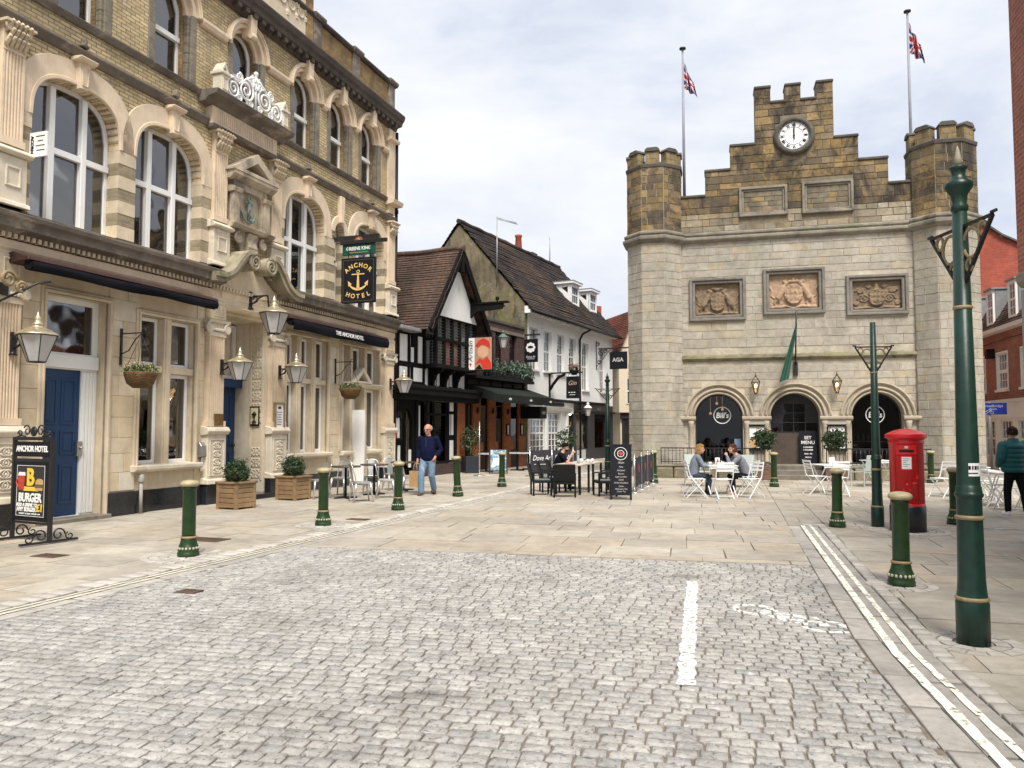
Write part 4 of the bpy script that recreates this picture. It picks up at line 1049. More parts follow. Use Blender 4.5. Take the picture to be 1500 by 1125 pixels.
# openings that reach the pavement are notches of the outline
out = [(XL, 0)]
for h in sorted((GH[0], GH[2]), key=lambda q: q[0][0]):
    a, c, t_ = h[0][0], h[1][0], h[2][1]; out += [(a, 0), (a, t_), (c, t_), (c, 0)]
out += [(9.02, 0), (9.02, 1.0), (8.45, 1.0), (8.45, 4.08), (10.65, 4.08), (10.65, 1.0), (9.82, 1.0), (9.82, 0)]
out += [(XR, 0), (XR, 5.0), (XL, 5.0)]
b = MB(); b.slab(out, [GH[1], GH[3], GH[5]], 0, .5); b.build('wall', mat('bath_stone_wall', (.62, .52, .375), .82, .15, 4, .25, stains=[((.30, .23, .14), .5, (1.2, 1.2, .35), .5, .72), ((.60, .55, .44), .7, (.4, .4, .9), .56, .60), (SOOT, .3, (.8, .8, .5), .62, .8)], bsc=30, dist=.01), hot)
# thin ashlar joints are cut by proud blocks on the piers
random.seed(9); m_ashb = mat('ashlar_blocks', (.56, .445, .29), .82, .15, 5, .2, isl2=[(.62, .52, .375), (.58, .485, .345), (.64, .55, .41), (.60, .49, .33), (.66, .60, .48)], stains=[((.30, .23, .14), .45, (1.2, 1.2, .35), .52, .72)], bsc=30, dist=.008)
for x0, x1 in ((.24, .95), (2.58, 2.82), (7.78, 8.42), (10.68, 10.78), (-1.55, -1.14)):
    z = .46; b = MB()
    while z < 4.3:
        h = rnd(.3, .42); z1 = min(z+h, 4.35); xm = x0+(x1-x0)*rnd(.35, .65)
        for u, v in (((x0, xm), (xm, x1)) if (x1-x0 > .5 and random.random() < .5) else ((x0, x1),)):
            b.box(u+.003, v-.003, -.016-rnd(0, .004), .003, z+.003, z1-.003)
        z = z1
    b.build('ashlar_blocks', m_ashb, hot, bevel=.006)
# black granite plinth
b = MB()
for x0, x1, y in ((XL, -1.6, -.06), (.24, .96, -.07), (.98, 2.78, -.045), (2.80, 3.42, -.17), (5.03, 5.72, -.17), (5.75, 9.0, -.05), (9.84, 10.75, -.05), (10.78, 11.6, -.15)):
    b = MB(); b.box(x0, x1, y, .0, 0, .44); b.build('plinth', m_granite, hot, bevel=.01)
# stone moulded door and window surrounds
def surround(b, x0, x1, z0, z1, w=.1, y0=-.05, y1=.06, bottom=False):
    b.slab([(x0-w, z0), (x0, z0), (x0, z1), (x1, z1), (x1, z0), (x1+w, z0), (x1+w, z1+w), (x0-w, z1+w)], [], y0, y1)
    b.slab([(x0-w*.5, z0), (x0, z0), (x0, z1), (x1, z1), (x1, z0), (x1+w*.5, z0), (x1+w*.5, z1+w*.5), (x0-w*.5, z1+w*.5)], [], y0-.025, y0+.002)
for q in ((-1.12, .22, .0, 4.02), (.98, 2.55, .92, 3.92), (5.78, 7.75, 1.0, 4.08), (8.45, 10.65, 1.0, 4.08)):
    b = MB(); surround(b, *q); b.build('surround', m_stone, hot, bevel=.01)
def swin(x0, x1, z0, z1, y, parent=hot, zm=None, m=m_white):
    f = .075; hs = [[(x0+f, z0+f), (x1-f, z0+f), (x1-f, z1-f), (x0+f, z1-f)]]
    if zm: hs = [[(x0+f, z0+f), (x1-f, z0+f), (x1-f, zm-f/2), (x0+f, zm-f/2)], [(x0+f, zm+f/2), (x1-f, zm+f/2), (x1-f, z1-f), (x0+f, z1-f)]]
    b = MB(); b.slab([(x0, z0), (x1, z0), (x1, z1), (x0, z1)], hs, y, y+.06); w = b.build('window', m, parent, bevel=.01)
    b = MB(); b.box(x0+.03, x1-.03, y+.03, y+.034, z0+.03, z1-.03); b.build('pane', m_glass, w); return w
# window: two lights with stone mullion and transom
def mullioned(x0, x1, z0, z1, zt, mull, y=.17):
    b = MB()
    for q in mull: b.box(q-.10, q+.10, .0, .30, z0, z1); b.box(q-.06, q+.06, -.02, .0, z0, z1)
    xs_ = [x0]+[v for q in mull for v in (q-.10, q+.10)]+[x1]
    for a, c in zip(xs_[::2], xs_[1::2]): b.box(a, c, .03, .30, zt-.07, zt+.07)
    b.build('mullions', m_stone, hot, bevel=.012)
    for a, c in zip(xs_[::2], xs_[1::2]):
        swin(a+.005, c-.005, z0+.02, zt-.07, y); swin(a+.005, c-.005, zt+.07, z1-.01, y)
mullioned(.98, 2.55, .92, 3.92, 2.86, [1.76])
mullioned(5.78, 7.75, 1.0, 4.08, 2.92, [6.42, 7.1])
mullioned(-6.3, -2.9, .9, 3.9, 2.86, [-5.2, -4.1])
b = MB(); b.mould(.84, 2.7, [(.3, .80), (-.12, .80), (-.17, .84), (-.17, .92), (.3, .96)]); b.build('sill', m_stone_pale, hot, bevel=.012)
b = MB(); b.mould(5.65, 7.86, [(.3, .88), (-.12, .88), (-.17, .92), (-.17, 1.0), (.3, 1.04)]); b.build('sill', m_stone_pale, hot, bevel=.012)
for a, c in ((8.4, 8.98), (9.87, 10.7)):
    b = MB(); b.mould(a, c, [(.3, .88), (-.12, .88), (-.17, .92), (-.17, 1.0), (.3, 1.04)]); b.build('sill', m_stone_pale, hot, bevel=.012)
# garden door with pediment
b = MB(); b.box(9.02-.09, 9.02+.06, -.03, .45, .9, 4.08); b.box(9.82-.06, 9.82+.09, -.03, .45, .9, 4.08)
for x, s_ in ((9.0, -1), (9.84, 1)): b.slab([(x-.1, 0), (x+.1, 0), (x+.1, .9), (x+.07, 1.15), (x-.07, 1.15), (x-.1, .9)], [], -.06, .45)
b.box(8.45, 8.93, .03, .45, 2.86, 3.0); b.box(9.91, 10.65, .03, .45, 2.86, 3.0); b.box(9.08, 9.76, .03, .45, 2.86, 3.0)
b.build('door_jambs', m_stone, hot, bevel=.012)
b = MB(); b.mould(8.35, 10.72, [(.1, 2.86), (-.05, 2.88), (-.16, 2.96), (-.16, 3.0), (.1, 3.03)]); b.slab([(8.85, 3.0), (10.0, 3.0), (9.42, 3.48)], [[(9.12, 3.06), (9.72, 3.06), (9.42, 3.32)]], -.2, .05)
b.build('door_pediment', m_stone_pale, hot, bevel=.012)
for a, c in ((8.46, 8.92), (9.92, 10.64)):
    swin(a, c, 1.02, 2.85, .17); swin(a, c, 3.01, 4.07, .17)
swin(9.09, 9.75, 3.01, 4.07, .17)
b = MB(); b.slab([(9.08, 0), (9.76, 0), (9.76, 2.86), (9.08, 2.86)], [[(9.2, 1.0), (9.64, 1.0), (9.64, 2.4), (9.2, 2.4)]], .3, .36); d_ = b.build('door', m_white, hot, bevel=.01)
b = MB(); b.box(9.15, 9.69, .32, .325, .95, 2.45); b.build('pane', m_glass, d_)
b = MB(); b.box(9.08, 9.13, -.42, .30, .1, 2.2); b.build('open_leaf', m_white, d_)
# blue front door in its white frame, with fanlight
m_bframe = mat('white_boarded_frame', (.78, .78, .75), .4, .05, 6, .03)
b = MB(); b.slab([(-1.12, 0), (.22, 0), (.22, 4.02), (-1.12, 4.02)], [[(-1.0, .08), (-.12, .08), (-.12, 2.72), (-1.0, 2.72)], [(-1.02, 3.02), (.10, 3.02), (.10, 3.92), (-1.02, 3.92)]], .22, .32)
b.box(-1.10, .2, .16, .22, 2.74, 2.98)
for k in range(4): b.box(-.10+.075*k, -.035+.075*k, .205, .22, .1, 2.7)
df = b.build('door_frame', m_bframe, hot, bevel=.01)
b = MB(); b.box(-1.04, .12, .26, .265, 3.0, 3.94); b.build('fanlight', m_glass, df)
b = MB(); b.box(-1.0, -.12, .26, .31, .06, 2.72)
for x0, x1 in ((-.9, -.60), (-.52, -.22)):
    for z0, z1 in ((.3, 1.0), (1.18, 1.62), (1.72, 2.55)):
        frame(b, x0, x1, z0, z1, .035, .245, .262); b.slab([(x0+.07, z0+.07), (x1-.07, z0+.07), (x1-.07, z1-.07), (x0+.07, z1-.07)], [], .25, .262)
bd = b.build('blue_door', m_blue, hot, bevel=.006)
b = MB(); b.box(-.2, -.09, .19, .255, 1.15, 1.42); b.sph((-.13, .17, 1.3), .035, 8, 6); b.build('handle', mat('steel', (.5, .5, .5), .3, .1, 9, metal=.9), bd)
b = MB(); b.box(-1.2, .3, -.15, .5, -.02, .07); b.build('doorstep', m_step, hot, bevel=.01)
# main entrance: deep porch with carved walls and a blue door at its end
b = MB(); b.box(3.41, 3.45, .5, 1.0, 0, 4.3); b.box(5.0, 5.04, .5, 1.0, 0, 4.3); b.box(3.4, 5.05, .5, 1.0, 4.25, 4.35); b.box(3.4, 5.05, .98, 1.02, 0, 4.3); b.build('porch', m_stone_pale, hot)
b = MB(); b.box(3.45, 5.0, -.35, .97, -.02, .12); b.build('porch_step', m_granite, hot, bevel=.01)
b = MB(); random.seed(2)
for zc in np.arange(.55, 4.0, .27):          # strapwork carving on the far porch wall
    if 1.25 < zc < 1.75: continue
    for s_ in (-1, 1):
        pts = [(4.995, .24+.05*s_+.07*s_*cos(t*.7), zc+.10*sin(t*.7)) for t in range(10)]
        b.tube(pts, .013, 5)
        b.tube([(4.995, .24+.13*s_, zc-.12), (4.995, .24+.05*s_, zc), (4.995, .24+.13*s_, zc+.12)], .013, 5)
    b.sph((4.995, .24, zc), .022, 6, 5)
b.box(4.975, 4.999, .06, .09, .4, 4.2); b.box(4.975, 4.999, .40, .43, .4, 4.2)
b.build('porch_carving', m_stone_pale, hot)
b = MB(); b.box(3.6, 4.97, .86, .92, .12, 2.65); b.box(3.5, 4.985, .66, .97, 2.65, 2.85)
for x0, x1 in ((3.7, 4.2), (4.3, 4.8)):
    for z0, z1 in ((.35, 1.1), (1.25, 2.5)): frame(b, x0, x1, z0, z1, .04, .84, .87)
bd = b.build('blue_door', m_blue, hot, bevel=.008)
b = MB(); b.sph((4.86, .80, 1.25), .045, 10, 8); b.build('handle', m_iron, bd)
b = MB(); frame(b, 3.5, 4.98, 2.88, 4.2, .08, .88, .95); b.build('overdoor_light', m_white, hot)
# ground floor pilasters
for x0, x1 in ((-2.12, -1.62), (2.83, 3.38), (5.08, 5.66), (10.84, 11.5), (-7.4, -6.9)):
    b = MB(); b.box(x0-.03, x1+.03, -.17, .0, .44, 1.52); b.mould(x0-.08, x1+.08, [(0, 1.5), (-.2, 1.52), (-.25, 1.6), (-.2, 1.68), (0, 1.72)]); b.mould(x0-.07, x1+.07, [(0, .44), (-.24, .44), (-.22, .54), (0, .6)])
    pl = b.build('pilaster', m_stone_pale, hot, bevel=.012)
    b = MB(); xm = (x0+x1)/2; random.seed(6)
    for zc in (.74, .92, 1.10, 1.28):
        for s_ in (-1, 1):
            b.tube([(xm+s_*.03+.08*s_*cos(t*.75), -.178, zc+.07*sin(t*.75)) for t in range(9)], .016, 5)
        b.sph((xm, -.175, zc), .025, 6, 4)
    frame(b, x0+.04, x1-.04, .62, 1.42, .02, -.19, -.165); b.build('pedestal_carving', m_stone_pale, pl)
    b = MB(); b.box(x0-.02, x1+.02, -.15, 0, 1.70, 1.82); fluted(b, x0+.03, x1-.03, 1.82, 3.7, -.12, 7); b.build('shaft', m_stone_pink, pl)
    b = MB(); b.box(x0, x1, -.14, 0, 3.7, 3.8)
    for k in range(7): b.sph((x0+.06+(x1-x0-.12)*k/6, -.15, 3.85), .04, 6, 5)
    b.box(x0-.02, x1+.02, -.15, 0, 3.88, 4.0); volutes(b, x0-.01, 3.88, .12, -.17); volutes(b, x1+.01, 3.88, .12, -.17); b.mould(x0-.06, x1+.06, [(0, 3.98), (-.2, 4.0), (-.22, 4.06), (0, 4.08)])
    b.build('capital', m_stone_pale, pl)
    b = MB(); b.box(x0+.02, x1-.02, -.15, 0, 4.08, 4.5); frame(b, x0+.1, x1-.1, 4.14, 4.44, .03, -.17, -.14); b.build('block', m_stone, pl, bevel=.01)
# entablature
b = MB(); b.mould(XL, XR+.02, [(0, 4.44), (-.10, 4.46), (-.10, 4.56), (-.13, 4.6), (-.13, 4.74), (0, 4.76)]); b.build('frieze', m_stone_pink, hot, bevel=.008)
b = MB(); x = XL
while x < XR: b.box(x, x+.055, -.2, -.1, 4.76, 4.84); x += .11
b.build('dentils', m_stone, hot)
for a, c in ((XL, 3.1), (5.25, XR+.12)):
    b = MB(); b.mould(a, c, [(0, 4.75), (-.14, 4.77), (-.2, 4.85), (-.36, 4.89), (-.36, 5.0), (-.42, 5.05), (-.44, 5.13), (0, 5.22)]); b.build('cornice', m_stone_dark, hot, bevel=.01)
# swan neck pediment over the entrance
for s_ in (-1, 1):
    cx = 4.18
    pts = [(cx+s_*1.62, 4.95), (cx+s_*1.3, 4.98), (cx+s_*1.0, 5.14), (cx+s_*.76, 5.42), (cx+s_*.55, 5.62), (cx+s_*.36, 5.66)]
    b = MB(); lo = []; hi = []
    for i, (x, z) in enumerate(pts):
        p0, p1 = pts[max(0, i-1)], pts[min(len(pts)-1, i+1)]; dx, dz = p1[0]-p0[0], p1[1]-p0[1]; L = hypot(dx, dz); nx, nz = -dz/L, dx/L
        if nz < 0: nx, nz = -nx, -nz
        lo.append((x-nx*.10, z-nz*.10)); hi.append((x+nx*.10, z+nz*.10))
    # smooth by subdividing
    def sub(P):
        out = []
        for i in range(len(P)-1):
            q0, q1, q2, q3 = P[max(0, i-1)], P[i], P[i+1], P[min(len(P)-1, i+2)]
            for k in range(5):
                t = k/5; out.append(tuple(.5*(2*q1[a]+(-q0[a]+q2[a])*t+(2*q0[a]-5*q1[a]+4*q2[a]-q3[a])*t*t+(-q0[a]+3*q1[a]-3*q2[a]+q3[a])*t**3) for a in (0, 1)))
        return out+[P[-1]]
    lo, hi = sub(lo), sub(hi); md = [((a[0]+c[0])/2, (a[1]+c[1])/2) for a, c in zip(lo, hi)]
    b.ring(lo, hi, -.50, 0); b.ring(md, hi, -.56, -.49)
    sx, sz = cx+s_*.30, 5.50
    b.tube([(sx+.21*(1-t/30)*cos(pi/2-s_*(t*.5-.2)), -.5, sz+.21*(1-t/30)*sin(pi/2-s_*(t*.5-.2))) for t in range(28)], [.05*(1-t/60) for t in range(28)], 6)
    b.cyl((sx, -.48, sz), (sx, -.0, sz), .2, n=18)
    b.build('swan_neck_pediment', mat('mossy_stone', (.33, .28, .20), .9, .3, 4, .4, stains=[((.12, .14, .05), .75, (2, 2, 2), .5, .64), (SOOT, .5, (2, 2, 2), .55, .72)]), hot, bevel=.01)
b = MB(); b.slab([(2.9, 4.45), (5.45, 4.45), (5.45, 4.95), (5.1, 5.05), (4.5, 5.45), (3.85, 5.45), (3.2, 5.05), (2.9, 4.95)], [], -.12, .0); b.mould(3.3, 5.15, [(0, 4.32), (-.12, 4.33), (-.2, 4.42), (0, 4.5)]); b.build('tympanum', m_stone, hot, bevel=.01)
m_weath = mat('weathered_stone', (.50, .42, .31), .88, .22, 5, .3, stains=[((.14, .12, .095), .8, (1.5, 1.5, .8), .48, .64), (SOOT, .6, (2.5, 2.5, 1.2), .56, .7)], bsc=25)
# aedicule with anchor
b = MB(); b.slab([(3.5, 6.35), (4.72, 6.35), (4.72, 7.4), (3.5, 7.4)], [[(3.68, 6.42), (4.54, 6.42), (4.54, 7.1), (4.44, 7.22), (3.78, 7.22), (3.68, 7.1)]], -.16, 0); b.box(3.66, 4.56, -.05, .0, 6.4, 7.25)
for x in (3.55, 4.67): b.box(x-.1, x+.1, -.22, -.1, 6.35, 7.1); b.mould(x-.14, x+.14, [(0, 7.08), (-.26, 7.1), (-.3, 7.18), (-.22, 7.22), (0, 7.26)])
b.mould(3.35, 4.87, [(0, 6.22), (-.28, 6.26), (-.34, 6.34), (0, 6.4)]); b.mould(3.32, 4.9, [(0, 7.36), (-.2, 7.38), (-.34, 7.48), (-.34, 7.56), (0, 7.6)])
b.slab([(3.28, 7.56), (4.94, 7.56), (4.94, 7.62), (4.11, 8.14), (3.28, 7.62)], [[(3.66, 7.64), (4.56, 7.64), (4.11, 7.92)]], -.36, 0)
volutes(b, 3.66, 6.05, .14, -.2); volutes(b, 4.56, 6.05, .14, -.2); b.slab([(3.82, 5.7), (4.4, 5.7), (4.46, 5.95), (4.5, 6.24), (3.72, 6.24), (3.76, 5.95)], [], -.14, 0); b.mould(3.95, 4.27, [(0, 5.66), (-.2, 5.72), (-.26, 5.9), (-.2, 6.1), (-.26, 6.22), (0, 6.24)])
ae = b.build('aedicule', m_weath, hot, bevel=.012)
b = MB(); x = 4.09
b.tube([(x, -.12, 6.55), (x, -.14, 7.05)], .035, 8); b.tube([(x-.14, -.12, 6.98), (x+.14, -.12, 6.98)], .022, 6); b.tube([(x+.055*cos(t), -.13, 7.1+.055*sin(t)) for t in np.arange(0, 6.4, .5)], .02, 6)
b.tube([(x+.24*cos(t), -.12, 6.78+.26*sin(t)) for t in np.arange(pi*1.02, pi*2.0, .2)], .032, 6)
b.tube([(x+.07*sin(t*1.1), -.16, 6.55+.05*t) for t in range(12)], .02, 6); b.build('anchor_carving', mat('verdigris', (.16, .22, .19), .7, .35, 20), ae)
# balcony
b = MB(); b.box(2.72, 5.06, -.18, 0, 8.42, 8.82)
for k in range(30): b.box(2.9+.068*k, 2.93+.068*k, -.195, -.17, 8.5, 8.78)
b.build('fluted_frieze', m_stone_pink, hot)
b = MB(); b.mould(2.72, 5.08, [(0, 8.32), (-.18, 8.34), (-.24, 8.42), (0, 8.46)]); b.mould(2.45, 5.3, [(0, 8.80), (-.2, 8.82), (-.28, 8.9), (-.5, 8.95), (-.55, 9.06), (0, 9.1)]); b.build('balcony_cornice', m_stone_dark, hot, bevel=.012)
for x in (2.78, 5.0):
    b = MB(); b.box(x-.11, x+.11, -.46, -.2, 9.06, 9.48); b.box(x-.15, x+.15, -.5, -.16, 9.48, 9.55); b.slab([(x-.14, 9.55), (x+.14, 9.55), (x, 9.78)], [[(x-.05, 9.58), (x+.05, 9.58), (x, 9.66)]], -.46, -.2); frame(b, x-.08, x+.08, 9.14, 9.42, .02, -.475, -.45); b.build('balcony_pedestal', m_stone_pale, hot, bevel=.012)
b = MB(); y = -.42
def spiral(x, z, r, s_, turns=2.1, w=.022, a0=pi/2):
    m = int(turns*14); b.tube([(x+r*(1-.86*t/m)*cos(a0+s_*t*2*pi/14), y, z+r*(1-.86*t/m)*sin(a0+s_*t*2*pi/14)) for t in range(m+1)], [w*(1-.3*t/m) for t in range(m+1)], 6)
for s_ in (-1, 1):
    cx = 3.88
    spiral(cx+s_*.78, 9.33, .24, -s_, w=.03); spiral(cx+s_*.34, 9.45, .28, s_, w=.032); spiral(cx+s_*.58, 9.66, .12, s_); spiral(cx+s_*.56, 9.20, .10, -s_); spiral(cx+s_*.16, 9.2, .09, -s_); spiral(cx+s_*.14, 9.78, .12, s_)
    b.tube([(cx+s_*1.0, y, 9.1), (cx+s_*1.02, y, 9.45), (cx+s_*.86, y, 9.58), (cx+s_*.6, y, 9.5), (cx+s_*.3, y, 9.75), (cx, y, 9.9)], .026, 6)
b.tube([(3.88, y, 9.1), (3.88, y, 9.95)], .03, 6); b.sph((3.88, y, 9.98), .06, 8, 6); b.beam((2.86, y, 9.11), (4.9, y, 9.11), .035)
for k in range(7): b.sph((3.88+.1*cos(k*.9), y, 9.72+.1*sin(k*.9)), .055, 6, 5)
b.build('scroll_balustrade', m_white, hot)
# drainpipe and cables
b = MB(); b.cyl((11.58, -.1, .0), (11.58, -.1, 11.4), .05, n=10)
for z in (2.5, 5.6, 8.7): b.lathe([(.07, z), (.07, z+.12)], 10, (11.58, -.1))
b.build('drainpipe', m_black, hot)
# two wound awnings
m_awn = mat('navy_awning', (.007, .007, .010), .9, .3, 6, spec=.1); m_cass = mat('maroon_cassette', (.055, .028, .024), .6, .3, 8, spec=.2)
def awning(x0, x1, drop, txt):
    b = MB(); b.mould(x0, x1, [(-.12, 4.34), (-.12, 4.52), (-.2, 4.54), (-.55, 4.44), (-.58, 4.38), (-.3, 4.36)]); a = b.build('awning', m_cass, hot, bevel=.01)
    b = MB(); n = 24; r = []
    for k in range(n+1):
        x = x0+.05+(x1-x0-.1)*k/n; sag = .02*sin(k*.55)
        r.append([b.p(x, -.50, 4.38), b.p(x, -.60, 4.36+sag*.3), b.p(x, -.63+sag*.4, 4.36-drop*.5+sag), b.p(x, -.60+sag, 4.36-drop+sag)])
    for k in range(n):
        for j in range(3): b.face((r[k][j], r[k+1][j], r[k+1][j+1], r[k][j+1]), True)
    b.tube([(x0+.05+(x1-x0-.1)*k/12, -.5+.02*sin(k*1.3), 4.30+.015*sin(k*.9)) for k in range(13)], .085, 8)
    b.build('valance', m_awn, a)
    if txt: text('lettering', txt, .15, m_letter, a, ((x0+x1)/2+.15, -.648, 4.23), bold=.004)
awning(-1.92, 2.58, .16, None); awning(5.2, 10.25, .26, 'THE ANCHOR HOTEL')
# small fixtures on the front
b = MB(); b.box(3.02, 3.3, -.17, -.145, 1.72, 1.98); b.build('brass_plaque', mat('aged_brass', (.22, .13, .05), .4, .3, 14, metal=.5), hot)
t = thing('menu_case', 'oak framed menu case on the pilaster right of the hotel porch', 'menu case', HO.w(5.36, -.12, 0), HO.a)
b = MB(); frame(b, -.2, .2, 1.62, 2.3, .045, -.08, .0); b.build('case_frame', m_wood, t, bevel=.005)
b = MB(); b.box(-.16, .16, -.05, -.03, 1.66, 2.26); b.build('menu_sheet', m_letter, t)
b = MB()
for k in range(6): b.box(-.1, rnd(.02, .11), -.054, -.05, 1.75+.06*k, 1.765+.06*k)
b.box(-.06, .06, -.054, -.05, 2.14, 2.2); b.build('menu_print', m_slate, t)
t = thing('wall_sign', 'small black and cream dinner sign on the carved porch wall of the hotel', 'sign', HO.w(4.97, .27, 0), HO.a)
b = MB(); b.box(-.012, .0, -.14, .14, 1.72, 2.2); b.build('sign_board', m_sign, t)
b = MB(); b.box(-.018, -.012, -.11, .11, 1.76, 2.16); b.build('sign_face', mat('cream_card', (.62, .56, .33), .6, .05, 5), t)
b = MB(); b.M = Mx.Rotation(-pi/2, 4, 'Z'); b.lathe([(.07, 1.8), (.05, 1.83), (.02, 1.86), (.02, 1.98), (.06, 2.0)], 10, (0, -.015)); b.lathe([(.06, 1.98), (.07, 2.0), (.02, 2.06), (.0, 2.08)], 10, (0, -.015)); b.build('emblem', m_sign, t)
t = thing('ashtray_bin', 'grey wall mounted ashtray with a card on the stone pier left of the porch', 'ashtray', HO.w(2.74, -.02, 0), HO.a)
b = MB(); b.slab([(-.09, 1.0), (.09, 1.0), (.09, 1.35), (-.09, 1.35)], [], -.02, .0); b.M = Mx.Rotation(pi/2, 4, 'Z'); b.slab([(-.14, 1.06), (0, 1.02), (0, 1.36), (-.06, 1.36), (-.12, 1.28)], [], -.09, .09); b.build('bin', mat('grey_steel', (.32, .31, .30), .4, .15, 9, metal=.6), t, bevel=.008)
b = MB(); b.obox((.08, -.04, .88), (.16, .012, .3), 0, .1); b.build('card', m_white, t)
t = thing('estate_sign', 'small white letting sign reading ACORN on the left of the hotel front', 'sign', HO.w(-1.6, -.05, 6.2), HO.a)
b = MB(); b.box(-.0, .03, -.44, -.06, 0, .42); b.box(-.28, .0, -.07, -.05, -.02, .0); b.build('sign_panel', m_white, t)
text('lettering', 'ACORN', .085, m_sign, t, (-.004, -.37, .21), M=Mx.Translation((-.004, -.12, .21)) @ Mx.Rotation(-pi/2, 4, 'Z') @ Mx.Rotation(pi/2, 4, 'X') @ Mx.Rotation(-pi/2, 4, 'Z'), bold=.003)
b = MB()
for k, (y0, y1) in enumerate(((-.40, -.2), (-.36, -.24), (-.4, -.2), (-.4, -.22))): b.box(-.004, .0, y0, y1, .34-.08*k, .355-.08*k)
b.build('sign_print', m_slate, t)
t = thing('drain_pipe_stub', 'short grey pipe rising beside the black plinth under the hotel window', 'pipe', HO.w(1.02, -.12, 0), HO.a)
b = MB(); b.cyl((0, 0, 0), (0, 0, .6), .035, n=10); b.lathe([(.05, .6), (.06, .62), (.06, .74), (.04, .76)], 10); b.build('pipe', mat('grey_pipe', (.33, .31, .28), .6, .2, 9), t)
# ================================================================ the other buildings
m_tile = brickmat('clay_roof_tiles', (.12, .07, .05), (.08, .052, .042), (.02, .016, .013), .17, .5, .006, .9, .35, .3, [((.15, .15, .06), .55, (.8, .8, .8), .56, .74), (SOOT, .55, (1.2, 1.2, 1.2), .52, .72)])
m_tiledk = brickmat('dark_roof_tiles', (.055, .042, .038), (.038, .031, .03), (.015, .013, .012), .17, .5, .006, .9, .35, .3, [((.14, .085, .05), .6, (.35, .35, .35), .52, .66), ((.02, .018, .017), .6, (1, 1, 1), .52, .72)])
m_tilered = brickmat('red_roof_tiles', (.22, .075, .045), (.15, .055, .04), (.03, .02, .015), .17, .5, .006, .9, .3, .3, [(SOOT, .5, (1.2, 1.2, 1.2), .55, .75)])
m_lead = mat('lead_sheet', (.22, .22, .23), .6, .2, 6, .1)
m_beam = mat('black_timber', (.010, .0095, .0095), .85, .35, 9, .25, bsc=25, dist=.01, spec=.12)
m_lime = mat('white_limewash', (.78, .78, .76), .8, .05, 5, .05, stains=[((.55, .53, .48), .35, (2, 2, .7), .58, .78)])
m_render = mat('white_render', (.84, .84, .83), .75, .05, 3, .06, stains=[((.52, .51, .48), .4, (1.2, 1.2, .3), .56, .78)])
m_cream = mat('cream_render', (.66, .57, .43), .8, .06, 3, .06, stains=[((.45, .39, .3), .4, (1.2, 1.2, .4), .56, .78)])
m_mossw = mat('mossy_render', (.19, .155, .10), .95, .4, 2.2, .5, stains=[((.115, .115, .03), .85, (.9, .9, .7), .47, .60), ((.045, .036, .028), .85, (1.6, 1.6, .5), .53, .66), ((.30, .27, .2), .7, (2.5, 2.5, 2.0), .56, .66)], bsc=9, dist=.04)
m_dbrick = brickmat('purple_brick', (.11, .05, .045), (.07, .036, .035), (.13, .11, .10), stains=[(SOOT, .5, (1, 1, 1), .5, .72)])
m_obrick = brickmat('orange_brick', (.40, .13, .042), (.30, .095, .035), (.20, .10, .06), .225, .075, .008, .8, .2, .4)
m_rbrick = brickmat('red_brick', (.36, .12, .075), (.27, .085, .06), (.33, .24, .2), stains=[((.14, .05, .04), .5, (1, 1, .6), .52, .75)])
m_rbrick2 = brickmat('deep_red_brick', (.40, .085, .05), (.32, .07, .045), (.30, .12, .09), stains=[((.12, .035, .03), .6, (.8, .8, .5), .5, .74)])
m_leaded = glassmat('leaded_glass', .12, .75, .22)
def tiles(name, mat_, parent, a, b, c, d, course=.115, seg=14, wob=.02, lift=.028):
    """roof slope a,b along the eaves, d,c along the ridge, laid in lapped courses"""
    a, b, c, d = map(V, (a, b, c, d)); nrm = (b-a).cross(d-a).normalized()
    if nrm.z < 0: nrm = -nrm
    n = max(2, int(((d-a).length+(c-b).length)/2/course)); mb = MB()
    sag = [[wob*mnoise.noise(V((j*.5, i*.22, a.x))) for i in range(seg+1)] for j in range(n+2)]
    for j in range(n):
        t0, t1 = j/n, min(1, (j+1.12)/n); L, U = [], []
        for i in range(seg+1):
            s_ = i/seg
            p0 = (a.lerp(b, s_)).lerp(d.lerp(c, s_), t0)+nrm*(lift+sag[j][i]*1.6+rnd(-.004, .004)); p1 = (a.lerp(b, s_)).lerp(d.lerp(c, s_), t1)+nrm*(sag[j+1][i]*1.6)
            L.append((mb.p(*p0), mb.p(*(p0-nrm*lift)))); U.append(mb.p(*p1))
        for i in range(seg):
            mb.face((L[i][0], L[i+1][0], U[i+1], U[i])); mb.face((L[i][1], L[i+1][1], L[i+1][0], L[i][0]))
    return mb.build(name, mat_, parent)
def sash(parent, x0, x1, z0, z1, y=.1, nx=2, nz=3, m=m_white, glass=None, fw=.05, name='window', bar=.022):
    b = MB(); holes = []; zm = (z0+z1)/2
    for k0, k1 in ((z0, zm), (zm, z1)):
        H = (k1-k0-2*fw*.8); rows = max(1, nz//2) if nz > 1 else 1
        for i in range(nx):
            for j in range(rows):
                wa = (x1-x0-2*fw-bar*(nx-1))/nx; ha = (H-bar*(rows-1))/rows
                xa = x0+fw+i*(wa+bar); za = k0+fw*.8+j*(ha+bar); holes.append([(xa, za), (xa+wa, za), (xa+wa, za+ha), (xa, za+ha)])
    b.slab([(x0, z0), (x1, z0), (x1, z1), (x0, z1)], holes, y, y+.05); w = b.build(name, m, parent)
    b = MB(); b.box(x0+.02, x1-.02, y+.025, y+.03, z0+.02, z1-.02); b.build('pane', glass or m_glass, w); return w

